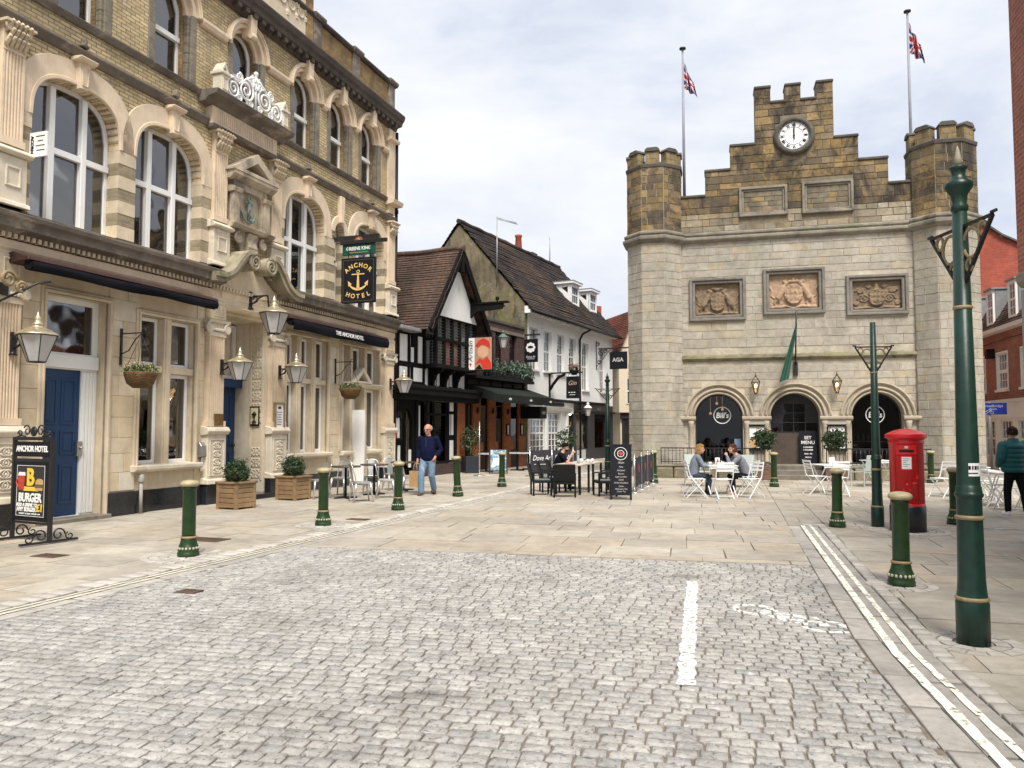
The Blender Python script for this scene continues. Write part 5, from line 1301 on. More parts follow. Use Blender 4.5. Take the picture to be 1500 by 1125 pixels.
# ---------------------------------------------------------------- half timbered house
TB = Fr((-3.9, 25.6), 66.5)
tb = TB.root('half_timbered_house', 'black and white half timbered house with a steep tiled gable and an oriel window', 'house')
b = MB(); b.slab([(-.3, 3.0), (5.45, 3.0), (5.45, 5.3), (4.9, 6.0), (1.4, 5.6), (.95, 4.95), (-.3, 4.9)], [], .05, .3); b.box(5.2, 5.44, .3, 7, 0, 5.6); b.box(-.3, -.05, .3, 7, 0, 4.7); b.box(-.3, 5.44, 6.8, 7, 0, 7.5); b.box(-.3, 5.44, .3, 6.8, 2.95, 3.05); b.build('wall', m_lime, tb)
b = MB()
for x, x1 in ((-.3, -.02), (.1, .36), (.86, 1.06), (1.2, 1.54), (1.86, 2.1)): b.box(x, x1, -.02, .2, 3.1, 4.95)
for z in (3.18, 3.82, 4.92): b.box(-.3, 2.1, -.03, .2, z-.08, z+.08)
b.beam((.45, -.01, 3.9), (.85, -.01, 3.2), .03, .1); b.build('timber_frame', m_beam, tb)
b = MB()
for x in (2.1, 2.45, 2.85, 3.25, 3.65, 4.05, 4.4, 4.8, 5.3): b.box(x-.045, x+.045, -.03, .2, 3.0, 3.9)
b.build('studs', m_beam, tb)
b = MB(); b.box(-.3, 5.5, -.62, .1, 2.78, 3.08); b.box(-.3, 5.5, -.66, -.6, 2.98, 3.1); b.box(-.3, 5.5, -.5, .1, 2.62, 2.8); b.build('jetty_beam', m_beam, tb, bevel=.02)
# oriel
b = MB(); b.box(1.93, 5.05, -.56, 0, 3.78, 3.92); b.box(1.93, 5.05, -.56, 0, 5.58, 5.85); b.box(1.93, 5.05, -.55, -.46, 4.74, 4.86)
cols = [1.99, 2.59, 3.19, 3.79, 4.39, 4.99]
for x in cols: b.box(x-.055, x+.055, -.55, -.44, 3.9, 5.6)
b.box(1.94, 2.03, -.5, 0, 4.74, 4.84); b.box(1.93, 2.04, -.08, .1, 3.9, 5.6); b.box(4.95, 5.04, -.5, 0, 3.9, 5.6)
b.box(5.05, 5.45, -.06, .04, 3.9, 5.6)
orl = b.build('oriel', m_beam, tb, bevel=.01)
b = MB(); b.box(2.0, 4.98, -.48, -.475, 3.9, 5.6); b.box(1.985, 1.99, -.46, -.05, 3.9, 5.6); b.build('pane', m_leaded, orl)
b = MB()
for i in range(5):
    for k in range(1, 4):
        x = cols[i]+.06+(cols[i+1]-cols[i]-.12)*k/4; b.box(x-.008, x+.008, -.492, -.480, 3.92, 5.58)
for k in range(16):
    z = 3.98+.105*k; b.box(2.0, 4.98, -.492, -.480, z-.007, z+.007); b.box(1.97, 1.985, -.46, -.06, z-.007, z+.007)
for k in range(1, 4): y_ = -.48+.12*k; b.box(1.97, 1.985, y_-.008, y_+.008, 3.9, 5.58)
b.build('lead_cames', mat('lead_came', (.12, .12, .125), .5, .2, 9), orl)
for x in (2.5, 3.4, 4.3):
    b = MB(); b.slab([(.0, 3.1), (-.12, 3.1), (-.15, 3.35), (-.25, 3.58), (-.5, 3.68), (-.5, 3.78), (0, 3.78)][::-1], [], -.08, .08)
    for i, q in enumerate(b.v): b.v[i] = V((x+q.y, q.x, q.z))
    b.build('bracket', m_beam, tb)
# gable and roof
gx, gz = 3.16, 8.05
b = MB(); b.slab([(1.30, 5.62), (5.0, 5.62), (gx, gz-.12)], [], -.60, -.5); b.build('gable_wall', m_lime, tb)
b = MB()
for s_, ex, ez in ((-1, .86, 4.95), (1, 5.55, 5.2)):
    b.beam((ex, -.92, ez), (gx, -.92, gz), .10, .26)
b.box(gx-.07, gx+.07, -.98, -.78, gz-.75, gz-.1); b.build('bargeboard', m_beam, tb)
tiles('roof', m_tile, tb, (.84, 6.5, 4.98), (.84, -1.0, 4.98), (gx, -1.0, gz+.1), (gx, 6.5, gz+.1), .12, 18, .035)
tiles('roof', m_tile, tb, (5.56, -1.0, 5.2), (5.56, 6.5, 5.2), (gx, 6.5, gz+.1), (gx, -1.0, gz+.1), .12, 14, .03)
b = MB(); b.tube([(gx, -1.0+.375*k, gz+.12+.02*sin(k)) for k in range(21)], .11, 8); b.build('ridge_tiles', m_tile, tb)
tiles('roof', m_tile, tb, (-.4, 5.2, 5.0), (-.4, -.3, 4.75), (.86, -.3, 5.0), (.86, 5.2, 6.4), .12, 8, .03)
b = MB(); b.box(-.35, .95, -.55, -.1, 4.88, 5.0); b.build('lead_gutter', m_lead, tb, bevel=.02)
tiles('roof', m_tiledk, tb, (-2.2, 6.8, 6.3), (4.4, 6.8, 6.3), (2.6, 9.5, 9.9), (-2.2, 9.5, 9.9), .12, 12, .03)
b = MB(); b.tube([(-2.2, 9.5, 9.95), (2.6, 9.5, 9.95)], .1, 8); b.tube([(2.6, 9.5, 9.95), (3.5, 8.1, 8.1), (4.4, 6.8, 6.35)], .1, 8); b.build('ridge_tiles', m_tiledk, tb)
b = MB(); b.box(-2.2, 4.4, 7.0, 12, 0, 6.3); b.build('rear_wall', m_dbrick, tb)
# ground floor: black shopfront
b = MB(); out = [(-.3, 0), (.48, 0), (.48, 1.9), (.66, 2.25), (.86, 2.35), (1.06, 2.25), (1.24, 1.9), (1.24, 0), (1.5, 0), (1.5, .42), (1.78, .42), (1.78, 2.6), (2.1, 2.6), (2.1, .42), (2.2, .42), (2.2, 2.62), (3.66, 2.62), (3.66, .42), (5.45, .42), (5.45, 2.8), (-.3, 2.8)]
b.slab(out, [], -.02, .1)
for x in (1.45, 2.12, 3.7, 4.3): b.box(x-.07, x+.07, -.1, .0, 0.02, 2.8)
b.box(2.2, 3.66, -.06, .02, 2.12, 2.2); b.box(2.2, 3.66, -.12, .05, .38, .48); b.box(2.68, 2.74, -.05, .02, .48, 2.6)
b.build('shopfront', m_beam, tb)
b = MB(); b.box(1.5, 3.66, .04, .045, .42, 2.62); b.build('shop_window', glassmat('shop_glass', .95, .6, .03), tb)
b = MB(); b.box(1.5, 3.66, .34, .38, .42, 2.6); b.box(1.5, 3.66, .12, .34, .38, .42)
for k in range(5): b.box(1.55+.45*k, 1.6+.45*k, .3, .34, .42, 2.6)
for k in range(4): b.box(1.5, 3.66, .28, .34, .8+.4*k, .83+.4*k)
wd_ = b.build('window_display_back', mat('warm_display', (.58, .48, .34), .8, .25, 3), tb)
b = MB(); b.box(1.55, 3.6, .1, .16, 2.56, 2.59); b.build('display_lamp', emis('shop_lamp', (1., .82, .6), 9), tb)
b = MB(); random.seed(8)
for k in range(9): x = 2.3+.15*k; h = rnd(.2, .9); b.box(x-.05, x+.05, .2, .28, .42, .42+h)
b.build('window_display', mat('display_goods', (.3, .22, .16), .7, .4, 5, isl=.6), tb)
for x0, x1, z0, z1 in ((3.80, 4.2, 2.3, 2.68), (3.8, 3.96, 1.42, 2.18), (4.04, 4.2, 1.42, 2.18), (3.78, 4.2, .5, 1.22), (.38, .85, 3.92, 4.82), (1.10, 1.28, 3.92, 4.42), (1.58, 1.85, 3.92, 4.84), (.38, .85, 3.27, 3.73), (1.28, 1.86, 3.27, 3.74), (2.06, 2.2, 3.2, 3.74), (2.66, 2.84, 3.2, 3.74), (2.92, 3.1, 3.2, 3.74), (3.6, 3.8, 3.2, 3.74), (3.88, 4.06, 3.2, 3.74), (4.5, 5.05, 3.2, 3.74)):
    b = MB(); b.box(x0, x1, -.035, -.015, z0, z1); b.build('white_panel', m_lime, tb)
b = MB(); b.box(1.3, 5.45, -.12, .1, 0, .42); b.build('brick_plinth', m_dbrick, tb, bevel=.01)
b = MB(); b.box(.5, 1.22, .25, .3, 0, 2.4); b.build('door', m_beam, tb)
b = MB(); b.box(1.52, 1.74, -.03, -.022, .8, 2.45); b.build('window_poster', mat('poster_pale', (.55, .6, .62), .6, .2, 3), tb)
b = MB(); b.box(.28, .42, -.05, -.02, .45, 1.1); b.box(.98, 1.12, -.05, -.02, .35, .95); b.build('white_panel', m_lime, tb)
# orange pier that closes the ground floor
b = MB(); b.box(4.38, 4.95, -.14, -.02, .42, 2.7); b.build('brick_pier', m_obrick, tb)

# ---------------------------------------------------------------- brick restaurant
WB = Fr((-1.73, 30.6), 63.3)
rb = WB.root('brick_restaurant', 'dark brick restaurant with a black awning and orange brick piers beside the white house', 'restaurant')
b = MB(); b.slab([(-.2, 3.3), (5.05, 3.3), (5.05, 6.1), (-.2, 6.1)], [[(x, 4.35), (x+.72, 4.35), (x+.72, 5.72), (x, 5.72)] for x in (.7, 2.3, 3.6)], 0, .3); b.box(-.2, 5.04, .3, 5, 5.6, 5.7); b.box(-.2, 5.04, 5, 5.2, 0, 5.7); b.build('wall', m_dbrick, rb)
b = MB(); b.box(-.2, 5.05, -.05, .35, 6.1, 6.2); b.build('coping', m_cap, rb)
b = MB(); b.box(-.2, 5.05, -.03, .0, 5.72, 5.86); b.build('lintel_band', m_stone_dark, rb)
for x in (.7, 2.3, 3.6): sash(rb, x, x+.72, 4.35, 5.72, .12, 2, 2, m_black)
b = MB(); b.box(-.2, 5.05, .5, .55, 3.4, 5.6); b.build('dark_backing', m_dark, rb)  # dark sheet behind the windows; its colour stands in for unlit rooms
b = MB(); b.box(-.2, 5.08, -.5, .05, 3.62, 3.74); b.box(-.2, 5.05, -.02, .1, 3.2, 3.62)
for k in range(6): b.box(-.1+k, -.02+k, -.06, .0, 3.3, 3.62)
b.build('shop_cornice', m_black, rb)
awn = MB(); awn.slab([(0, 0), (1, 0), (1, 1), (0, 1)], [], 0, .01); awn.v.clear(); awn.f.clear(); awn.sm.clear(); awn.mi.clear()
q = [awn.p(*p_) for p_ in ((.0, -.03, 3.42), (5.3, -.03, 3.42), (5.3, -1.35, 2.98), (.0, -1.35, 2.98), (.0, -1.36, 2.66), (5.3, -1.36, 2.66), (.0, -.03, 3.0), (5.3, -.03, 3.0))]
awn.face((q[0], q[1], q[2], q[3])); awn.face((q[3], q[2], q[5], q[4])); awn.face((q[0], q[3], q[4], q[6])); awn.face((q[1], q[7], q[5], q[2]))
aw = awn.build('awning', mat('black_canvas', (.024, .027, .024), .9, .25, 4, spec=.1), rb)
for x in (1.0, 2.9, 4.9): text('lettering', 'mkr', .15, m_letter, aw, (x, -1.37, 2.82), bold=.003)
for x0, x1 in ((.42, 1.02), (1.7, 2.32), (3.05, 3.7), (4.5, 5.05)):
    b = MB(); b.box(x0, x1, -.02, .35, 0, 3.3); b.box(x0, x1+.22 if x1 < 5 else x1, -.022, .3, .75, 1.12); b.build('brick_pier', m_obrick, rb)
    b = MB(); b.sph(((x0+x1)/2, -.06, 2.35), .06, 6, 5); b.cyl(((x0+x1)/2, -.06, 2.25), ((x0+x1)/2, -.06, 2.5), .03, n=6); b.build('wall_light', m_iron, rb)
b = MB(); b.box(-.2, 5.05, .03, .06, 0, .75); b.build('dark_panels', m_black, rb)
b = MB(); b.box(-.2, 5.05, .06, .09, 0, 3.3); b.build('glazed_front', glassmat('restaurant_glass', .1, .6, .06), rb)
for x in (3.25, 4.6):
    b = MB(); frame(b, x, x+.3, 1.35, 1.85, .05, -.07, -.02); f = b.build('menu_frame', m_black, rb); b = MB(); b.box(x+.05, x+.25, -.04, -.025, 1.4, 1.8); b.build('menu_sheet', m_letter, f)
b = MB(); b.box(4.62, 5.3, -1.0, -.05, 2.1, 2.62); b.build('sign_box', m_sign, rb); 
text('lettering', 'mkr', .24, m_letter, rb, (4.96, -1.01, 2.36), bold=.004)
# window box of trailing plants
wbx = thing('window_box', 'long window box of grey green trailing plants above the black awning', 'window box', WB.w(0, 0, 3.74), WB.a)
b = MB(); b.box(.9, 4.95, -.5, -.2, .005, .2); b.build('box', m_black, wbx)
def leaves(mb, c, rad, n, size, shell=.55, droop=0):
    for i in range(n):
        while True:
            p_ = V((rnd(-1, 1), rnd(-1, 1), rnd(-1, 1)))
            if shell < p_.length < 1: break
        p_ = p_ * (1+.38*mnoise.noise(p_*2.6+V(c)))
        mb.leaf((c[0]+p_.x*rad[0], c[1]+p_.y*rad[1], c[2]+p_.z*rad[2]-droop*max(0, -p_.z)), size, p_)
m_greyleaf = mat('grey_green_leaf', (.085, .125, .09), .6, .35, 25, isl=.6)
random.seed(21); b = MB()
for k in range(9): leaves(b, (1.1+.46*k, -.38, .36+rnd(-.05, .08)), (.32, .24, rnd(.3, .42)), 190, .12, .3)
b.build('foliage', [m_greyleaf], wbx)

# ---------------------------------------------------------------- white house
wh = WB.root('white_house', 'long white rendered house with sash windows, two dormers and shopfronts below', 'house')
X0, X1 = 5.07, 16.9
wins = [(5.62, 4.38, 6.3), (7.18, 4.38, 6.3), (8.76, 4.38, 6.3), (10.3, 4.38, 6.3), (12.1, 3.7, 6.2), (14.75, 3.7, 6.15)]
b = MB(); b.slab([(X0, 2.95), (X1, 2.95), (X1, 7.2), (X0, 7.2)], [[(x, z0), (x+.95, z0), (x+.95, z1), (x, z1)] for x, z0, z1 in wins], 0, .3)
b.box(X1-.3, X1, .3, 6.8, 0, 7.2); b.box(X0, X1, 6.6, 6.8, 0, 7.2); b.build('wall', m_render, wh)
b = MB(); b.box(X0+.1, X1-.4, .31, 6, 2.9, 3.0); b.box(X0+.1, X1-.4, 1.6, 1.65, 0, 7.0); b.build('floors', m_dark, wh)
for x, z0, z1 in wins:
    w = sash(wh, x, x+.95, z0, z1, .14, 3, 4)
    b = MB(); b.box(x-.08, x+1.03, -.1, .12, z0-.08, z0); b.build('sill', m_white, w)
# gable end
yr, zr = 3.4, 11.3
b = MB(); g = [(X0, -.02, 0), (X0, 6.8, 0), (X0, 6.8, 7.3), (X0, yr, zr), (X0, -.02, 7.3)]
A = [b.p(*q) for q in g]; B = [b.p(q[0]+.3, q[1], q[2]) for q in g]; b.face(A[::-1]); b.face(B)
for i in range(5): b.face((A[i], A[(i+1) % 5], B[(i+1) % 5], B[i]))
b.build('gable_end', m_mossw, wh)
tiles('roof', m_tiledk, wh, (X0-.08, -.45, 6.98), (X1+.25, -.45, 6.98), (X1+.25, yr, zr+.12), (X0-.08, yr, zr+.12), .125, 26, .05)
tiles('roof', m_tiledk, wh, (X1+.25, 7.2, 6.98), (X0-.08, 7.2, 6.98), (X0-.08, yr, zr+.12), (X1+.25, yr, zr+.12), .2, 10, .03)
b = MB(); b.tube([(X0-.1+.4*k, yr, zr+.14+.02*sin(k*1.7)) for k in range(31)], .12, 8); b.build('ridge_tiles', m_tiledk, wh)
b = MB(); b.box(X0-.05, X1+.2, -.47, -.4, 6.88, 7.0); b.tube([(X0, -.5, 6.92), (X1+.2, -.5, 6.92)], .06, 8); b.build('gutter', m_black, wh)
b = MB(); b.box(X0, X1, -.2, 0, 7.0, 7.18)
x = X0
while x < X1: b.box(x, x+.16, -.3, 0, 6.86, 7.02); x += .34
b.build('eaves_dentils', m_render, wh)
b = MB(); b.cyl((11.62, -.08, .0), (11.62, -.08, 6.3), .055, n=8); b.tube([(11.62, -.08, 6.3), (11.7, -.2, 6.6), (12.1, -.48, 6.85)], .055, 8); b.build('drainpipe', m_black, wh)
for x in (12.4, 15.15):
    b = MB(); b.slab([(x, 8.3), (x+1.15, 8.3), (x+1.15, 9.5), (x, 9.5)], [[(x+.12, 8.45), (x+1.03, 8.45), (x+1.03, 9.38), (x+.12, 9.38)]], .72, .8)
    A = [b.p(x, q[0], q[1]) for q in ((.75, 8.3), (.75, 9.5), (1.95, 9.5))]; b.face(A); A = [b.p(x+1.15, q[0], q[1]) for q in ((.75, 8.3), (.75, 9.5), (1.95, 9.5))]; b.face(A[::-1])
    b.box(x-.12, x+1.27, .55, 2.2, 9.5, 9.62); dm = b.build('dormer', m_white, wh); sash(dm, x+.12, x+1.03, 8.45, 9.38, .74, 3, 2)
    b = MB(); b.box(x-.14, x+1.29, .53, 2.25, 9.62, 9.65); b.build('lead_top', m_lead, dm)
    b = MB(); b.box(x+.3, x+.9, .76, 1.0, 8.4, 9.4); b.build('interior', m_dark, dm)
    b = MB(); b.slab([(.92, 9.0), (1.3, 9.3), (.92, 9.34)], [], -.006, .0)
    for i, q in enumerate(b.v): b.v[i] = V((x-.004+q.y, q.x, q.z))
    b.build('cheek_pane', m_glass, dm)
b = MB(); b.box(13.6, 14.3, yr+.2, yr+1.0, 10.6, 11.75); ck = b.build('chimney', m_dbrick, wh)
b = MB(); b.lathe([(.17, 11.4), (.2, 11.5), (.16, 12.1), (.2, 12.15), (.2, 12.25)], 12, (11.6, yr+.1)); b.build('chimney_pot', mat('terracotta', (.32, .075, .04), .8, .2, 6), wh)
# shopfront of white joinery
b = MB(); b.slab([(X0, 0), (5.55, 0), (5.55, 2.4), (7.35, 2.4), (7.35, .5), (7.42, .5), (7.42, 2.4), (9.05, 2.4), (9.05, 0), (10.05, 0), (10.05, 2.4), (10.9, 2.4), (10.9, 2.95), (X0, 2.95)], [], 0, .2); b.box(5.55, 9.05, -.05, .3, 0, .5)
for x in (5.45, 7.39, 9.15, 9.95): b.box(x-.1, x+.1, -.08, 0, 0, 2.45)
b.build('shopfront', m_white, wh, bevel=.01)
b = MB(); b.mould(X0, 10.3, [(0, 2.5), (-.1, 2.5), (-.2, 2.62), (-.22, 2.68), (0, 2.7)]); b.build('shop_cornice', m_white, wh)
b = MB(); b.box(5.3, 7.0, -.03, 0, 2.74, 2.92); b.box(7.3, 9.6, -.03, 0, 2.74, 2.92); b.mould(X0, 15.8, [(0, 2.95), (-.16, 2.98), (-.2, 3.06), (0, 3.1)]); b.build('fascia', m_sign, wh)
sash(wh, 5.6, 7.3, .52, 2.38, .06, 4, 6, bar=.03); sash(wh, 7.44, 9.02, .52, 2.38, .06, 4, 6, bar=.03)
b = MB(); b.box(9.05, 10.05, .25, .3, 0, 2.4); b.build('door', m_white, wh)
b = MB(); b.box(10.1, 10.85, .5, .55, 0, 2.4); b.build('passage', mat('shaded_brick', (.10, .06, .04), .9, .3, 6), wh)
# dark shopfront
b = MB(); b.slab([(10.9, 0), (X1, 0), (X1, 2.95), (10.9, 2.95)], [[(11.2, .6), (12.9, .6), (12.9, 2.45), (11.2, 2.45)], [(13.9, .6), (15.6, .6), (15.6, 2.45), (13.9, 2.45)]], 0, .15); b.mould(10.9, X1, [(0, 2.5), (-.12, 2.52), (-.16, 2.6), (0, 2.62)]); b.build('dark_shopfront', m_slate, wh)
b = MB(); b.box(11.0, 15.8, .08, .085, .5, 2.5); b.build('shop_pane', glassmat('dim_glass', .45, .8, .06), wh)
b = MB(); b.box(10.9, X1-.3, 1.3, 1.34, 0, 2.9); b.build('shop_back', mat('shop_back', (.08, .07, .06), .9, .5, 1.5), wh)
b = MB(); random.seed(12)
for k in range(22): x = rnd(11.3, 15.5); z = rnd(.6, 2.0); b.lathe([(.07, z), (.1, z+.1), (.05, z+.28)], 8, (x, rnd(.3, 1.0)))
b.build('shop_display', mat('display_colours', (.3, .2, .15), .6, .3, 5, isl2=[(.5, .22, .05), (.55, .55, .5), (.05, .12, .2), (.3, .05, .05), (.12, .11, .1)]), wh)
b = MB(); b.box(11.4, 12.7, .5, .6, 2.38, 2.42); b.box(14.1, 15.4, .5, .6, 2.38, 2.42); b.build('shop_lamp', bpy.data.materials['shop_lamp'], wh)
b = MB(); b.box(11.3, 12.5, -.03, -.0, .05, .55); b.build('stall_riser', mat('pale_panel', (.5, .5, .48), .6, .1, 5), wh)
text('lettering', 'No 21', .22, m_oplass, wh, (14.6, -.01, 2.75))

# ---------------------------------------------------------------- cream house beyond
CB = Fr((6.28, 46.), 15)
cb = CB.root('cream_house', 'cream jettied house with a red tiled roof behind the white house', 'house')
b = MB(); b.box(.1, 6, .1, 6, 0, 2.6); b.box(-.1, 6.2, -.25, 6, 2.6, 6.0); b.build('wall', m_cream, cb)
b = MB(); b.slab([(-.1, 6.0), (2.0, 6.0), (.95, 8.5)], [], -.24, -.1); b.build('gable', m_cream, cb)
tiles('roof', m_tilered, cb, (-.35, 6.2, 5.5), (-.35, -.5, 5.5), (.95, -.5, 8.7), (.95, 6.2, 8.7), .13, 10)
tiles('roof', m_tilered, cb, (2.3, -.5, 5.5), (2.3, 6.2, 5.5), (.95, 6.2, 8.7), (.95, -.5, 8.7), .13, 10)
b = MB(); b.box(-1.2, -.2, 2.2, 3.0, 5, 9.2); b.build('chimney', m_rbrick2, cb)
b = MB(); b.box(.2, 3.5, .0, .1, .0, 2.5); b.box(.1, 3.6, -.1, .1, 2.25, 2.55); b.build('shopfront', m_slate, cb)
b = MB()
for k in range(5): b.box(.35+.55*k, .8+.55*k, -.02, -.0, .5, 2.1)
b.build('shop_pane', m_glass, cb)
sash(cb, .35, 1.1, 3.1, 4.6, -.30, 2, 2); sash(cb, .9, 1.5, 5.2, 6.4, -.31, 2, 2)
b = MB(); b.box(-4.8, -.2, 7, 14, 0, 7.4); b.slab([(-4.9, 7.4), (-.1, 7.4), (-2.5, 9.9)], [], 7.0, 14); b.build('rear_wing', m_stone_dark, cb)

# ---------------------------------------------------------------- right side: brick shop row, tall gable, corner building
RB = Fr((22.3, 41.), -103.9)
rs = RB.root('brick_shop_row', 'red brick shop with white sashes and dormers to the right of the town hall', 'shop')
wn = [(x, 3.25, 4.75) for x in (3.4, 6.0, 8.6, 11.2, 13.8)]
b = MB(); b.slab([(0, 2.1), (17, 2.1), (17, 5.7), (0, 5.7)], [[(x, z0), (x+1.2, z0), (x+1.2, z1), (x, z1)] for x, z0, z1 in wn], 0, .3); b.box(0, 17, 6, 6.3, 0, 5.7); b.box(16.7, 17, .3, 6, 0, 5.7); b.box(0, .3, .3, 6, 0, 5.7); b.build('wall', m_rbrick, rs)
b = MB(); b.box(.3, 16.7, .9, 1, 0, 5.6); b.build('interior', m_dark, rs)
for x, z0, z1 in wn:
    w = sash(rs, x, x+1.2, z0, z1, .06, 4, 4, fw=.09); b = MB(); b.box(x-.08, x+1.28, -.1, .06, z0-.09, z0); frame(b, x-.06, x+1.26, z0, z1+.06, .07, -.02, .06); b.build('surround', m_white, w)
b = MB(); b.mould(0, 17, [(0, 5.6), (-.2, 5.65), (-.25, 5.8), (0, 5.85)]); b.build('eaves_board', m_white, rs)
tiles('roof', m_tile, rs, (0, -.15, 5.85), (17, -.15, 5.85), (17, 1.0, 7.7), (0, 1.0, 7.7), .13, 20)
tiles('roof', m_tile, rs, (0, 1.0, 7.7), (17, 1.0, 7.7), (17, 4.0, 8.3), (0, 4.0, 8.3), .3, 8)
b = MB(); b.box(0, 17, .9, 1.1, 7.66, 7.78); b.build('lead_flashing', m_lead, rs)
for x in (5.2, 7.7, 10.2, 12.7):
    b = MB(); b.slab([(x, 6.0), (x+.8, 6.0), (x+.8, 7.5), (x, 7.5)], [[(x+.1, 6.1), (x+.7, 6.1), (x+.7, 7.4), (x+.1, 7.4)]], -.05, .05); dm = b.build('dormer', m_white, rs); sash(dm, x+.1, x+.7, 6.1, 7.4, -.03, 2, 4)
    b = MB(); b.box(x-.05, x+.85, .05, 1.2, 6.0, 7.5); b.box(x-.1, x+.9, -.12, 1.3, 7.5, 7.58); b.build('lead_cheek', m_lead, dm)
b = MB(); b.box(0, 17, -.1, .2, 2.1, 2.75); b.mould(0, 17, [(0, 2.7), (-.2, 2.72), (-.25, 2.82), (0, 2.85)]); b.slab([(0, 0), (17, 0), (17, 2.1), (0, 2.1)], [[(x, .5), (x+1.3, .5), (x+1.3, 1.98), (x, 1.98)] for x in (1.2, 3.2, 5.2, 7.0, 8.9, 10.8, 12.7, 14.6)], -.05, .2); b.build('shopfront', m_white, rs)
for x in (1.2, 3.2, 5.2, 7.0, 8.9, 10.8, 12.7, 14.6): sash(rs, x, x+1.3, .5, 1.98, .02, 4, 4)
b = MB(); b.tube([(0, -.05, 5.3), (5, -.05, 5.2), (10, -.05, 5.28), (17, -.05, 5.2)], .015, 5); b.box(8.1, 8.4, -.3, -.0, 4.6, 5.0); b.build('cable', m_black, rs)
tg = thing('tall_brick_gable', 'tall deep red brick gable wall rising behind the dormer roof on the right', 'building', (19.2, 36.0, 0), R(-14))
b = MB(); b.slab([(-1.5, 0), (4.6, 0), (4.6, 9.6), (3.1, 10.4), (1.9, 11.4), (-1.5, 11.4)], [], 0, 8); b.build('wall', m_rbrick2, tg)
b = MB(); b.box(-1.5, -.0, -.02, .0, 0, 11.38); b.box(.0, .35, -.22, .0, 0, 11.1); b.build('buttress', m_rbrick2, tg)
b = MB(); b.beam((4.7, -.08, 9.55), (3.1, -.08, 10.45), .16, .08); b.beam((3.1, -.08, 10.45), (1.9, -.08, 11.46), .16, .08); b.beam((1.9, -.08, 11.45), (-1.6, -.08, 11.45), .16, .08); b.build('coping', m_cap, tg)
EB = Fr((7.65, 11.75), -103.9)
eb = EB.root('corner_building', 'red brick corner building with a grey stone ground floor at the right edge', 'building')
b = MB(); b.box(-.0, 15, .0, 9, 4.0, 9.4); b.build('upper_wall', m_rbrick, eb)
b = MB(); b.mould(.0, 15, [(.1, 3.76), (.02, 3.77), (-.03, 3.84), (-.04, 3.94), (-.005, 4.0), (.1, 4.0)]); b.build('string_course', m_mould, eb, bevel=.01)
b = MB(); b.box(.06, 15, .05, 9, .35, 3.73); b.box(.03, 15, .0, 9, 0, .36); b.box(.05, .5, .01, .06, .36, 3.72); b.build('ground_floor_wall', mat('grey_stone_front', (.30, .29, .27), .8, .15, 4, .15, stains=[((.12, .11, .1), .5, (1, 1, .4), .55, .75)]), eb)
for x in (1.6, 4.4, 7.2, 10):
    w = sash(eb, x, x+1.4, 1.0, 3.3, -.01, 2, 2); sash(eb, x, x+1.2, 5.2, 7.2, -.03, 2, 4)
# aerials and roof poles
def aerial(px, lab, pts, arms=()):
    t = thing('roof_aerial', lab, 'aerial', px)
    b = MB(); b.tube(pts, .03, 6)
    for a, c in arms: b.tube([a, c], .018, 5)
    b.build('mast', mat('galvanised', (.35, .35, .36), .5, .2, 8, metal=.4), t)
a0 = WB.w(5.0, 1.35, 8.3)
aerial(a0, 'tall crank topped aerial mast fixed to the mossy gable end', [(0, 0, 0), (0, 0, 3.1)], [((0, 0, 3.0), (.95, .2, 2.8)), ((0, 0, 3.06), (.9, .2, 2.86)), ((0, .1, .4), (.5, .3, .4))])
aerial(WB.w(15.6, yr, zr), 'thin bare pole on the ridge of the white house', [(0, 0, 0), (0, 0, 1.7)])
aerial(WB.w(19.5, yr, 8.5), 'small television aerial behind the second dormer of the white house', [(0, 0, 0), (0, 0, 2.2)], [((-.1, 0, 2.0), (1.1, 0, 2.0)), ((.5, -.3, 2.0), (.5, .3, 2.0)), ((.9, -.3, 2.0), (.9, .3, 2.0)), ((.1, 0, 1.6), (0, 0, 2.6))])
aerial(TB.w(-.2, 7.9, 8.0), 'thin bare pole above the roof beside the hotel', [(0, 0, 0), (0, 0, 3.6)])
# ================================================================ street furniture
def gz(x, y): return 0.
# ---- bollards
boll = thing('bollard', 'green cast iron bollard nearest the camera on the left pavement', 'bollard', (-4.19, 10.27, 0), 0, 'green bollards around the square')
b = MB(); b.lathe([(.136, 0), (.136, .055), (.126, .065), (.132, .085), (.128, .12), (.116, .145), (.103, .18), (.095, .22), (.093, .235)], 24); b.build('base', m_green, boll)
b = MB(); b.lathe([(.09, .232), (.103, .24), (.104, .255), (.09, .265)], 24, caps=False)
b.build('collar', m_gold, boll)
b = MB()
for k in range(18): b.sph((.128*cos(k*pi/9), .128*sin(k*pi/9), .115), .017, 6, 5)
b.build('beading', mat('pale_beading', (.42, .40, .30), .5, .25, 14), boll)
b = MB(); b.lathe([(.087, .25), (.085, .3), (.083, .86), (.094, .872), (.094, .885), (.088, .892), (.088, .915)], 24); b.build('shaft', m_green, boll)
b = MB(); b.lathe([(.092, .90), (.115, .915), (.12, .935), (.117, .955), (.09, .975), (.04, .985), (0, .987)], 24); b.build('cap', mat('worn_gold_cap', (.36, .31, .18), .55, .3, 15, .1, stains=[((.10, .12, .06), .6, (9, 9, 9), .55, .72)]), boll)
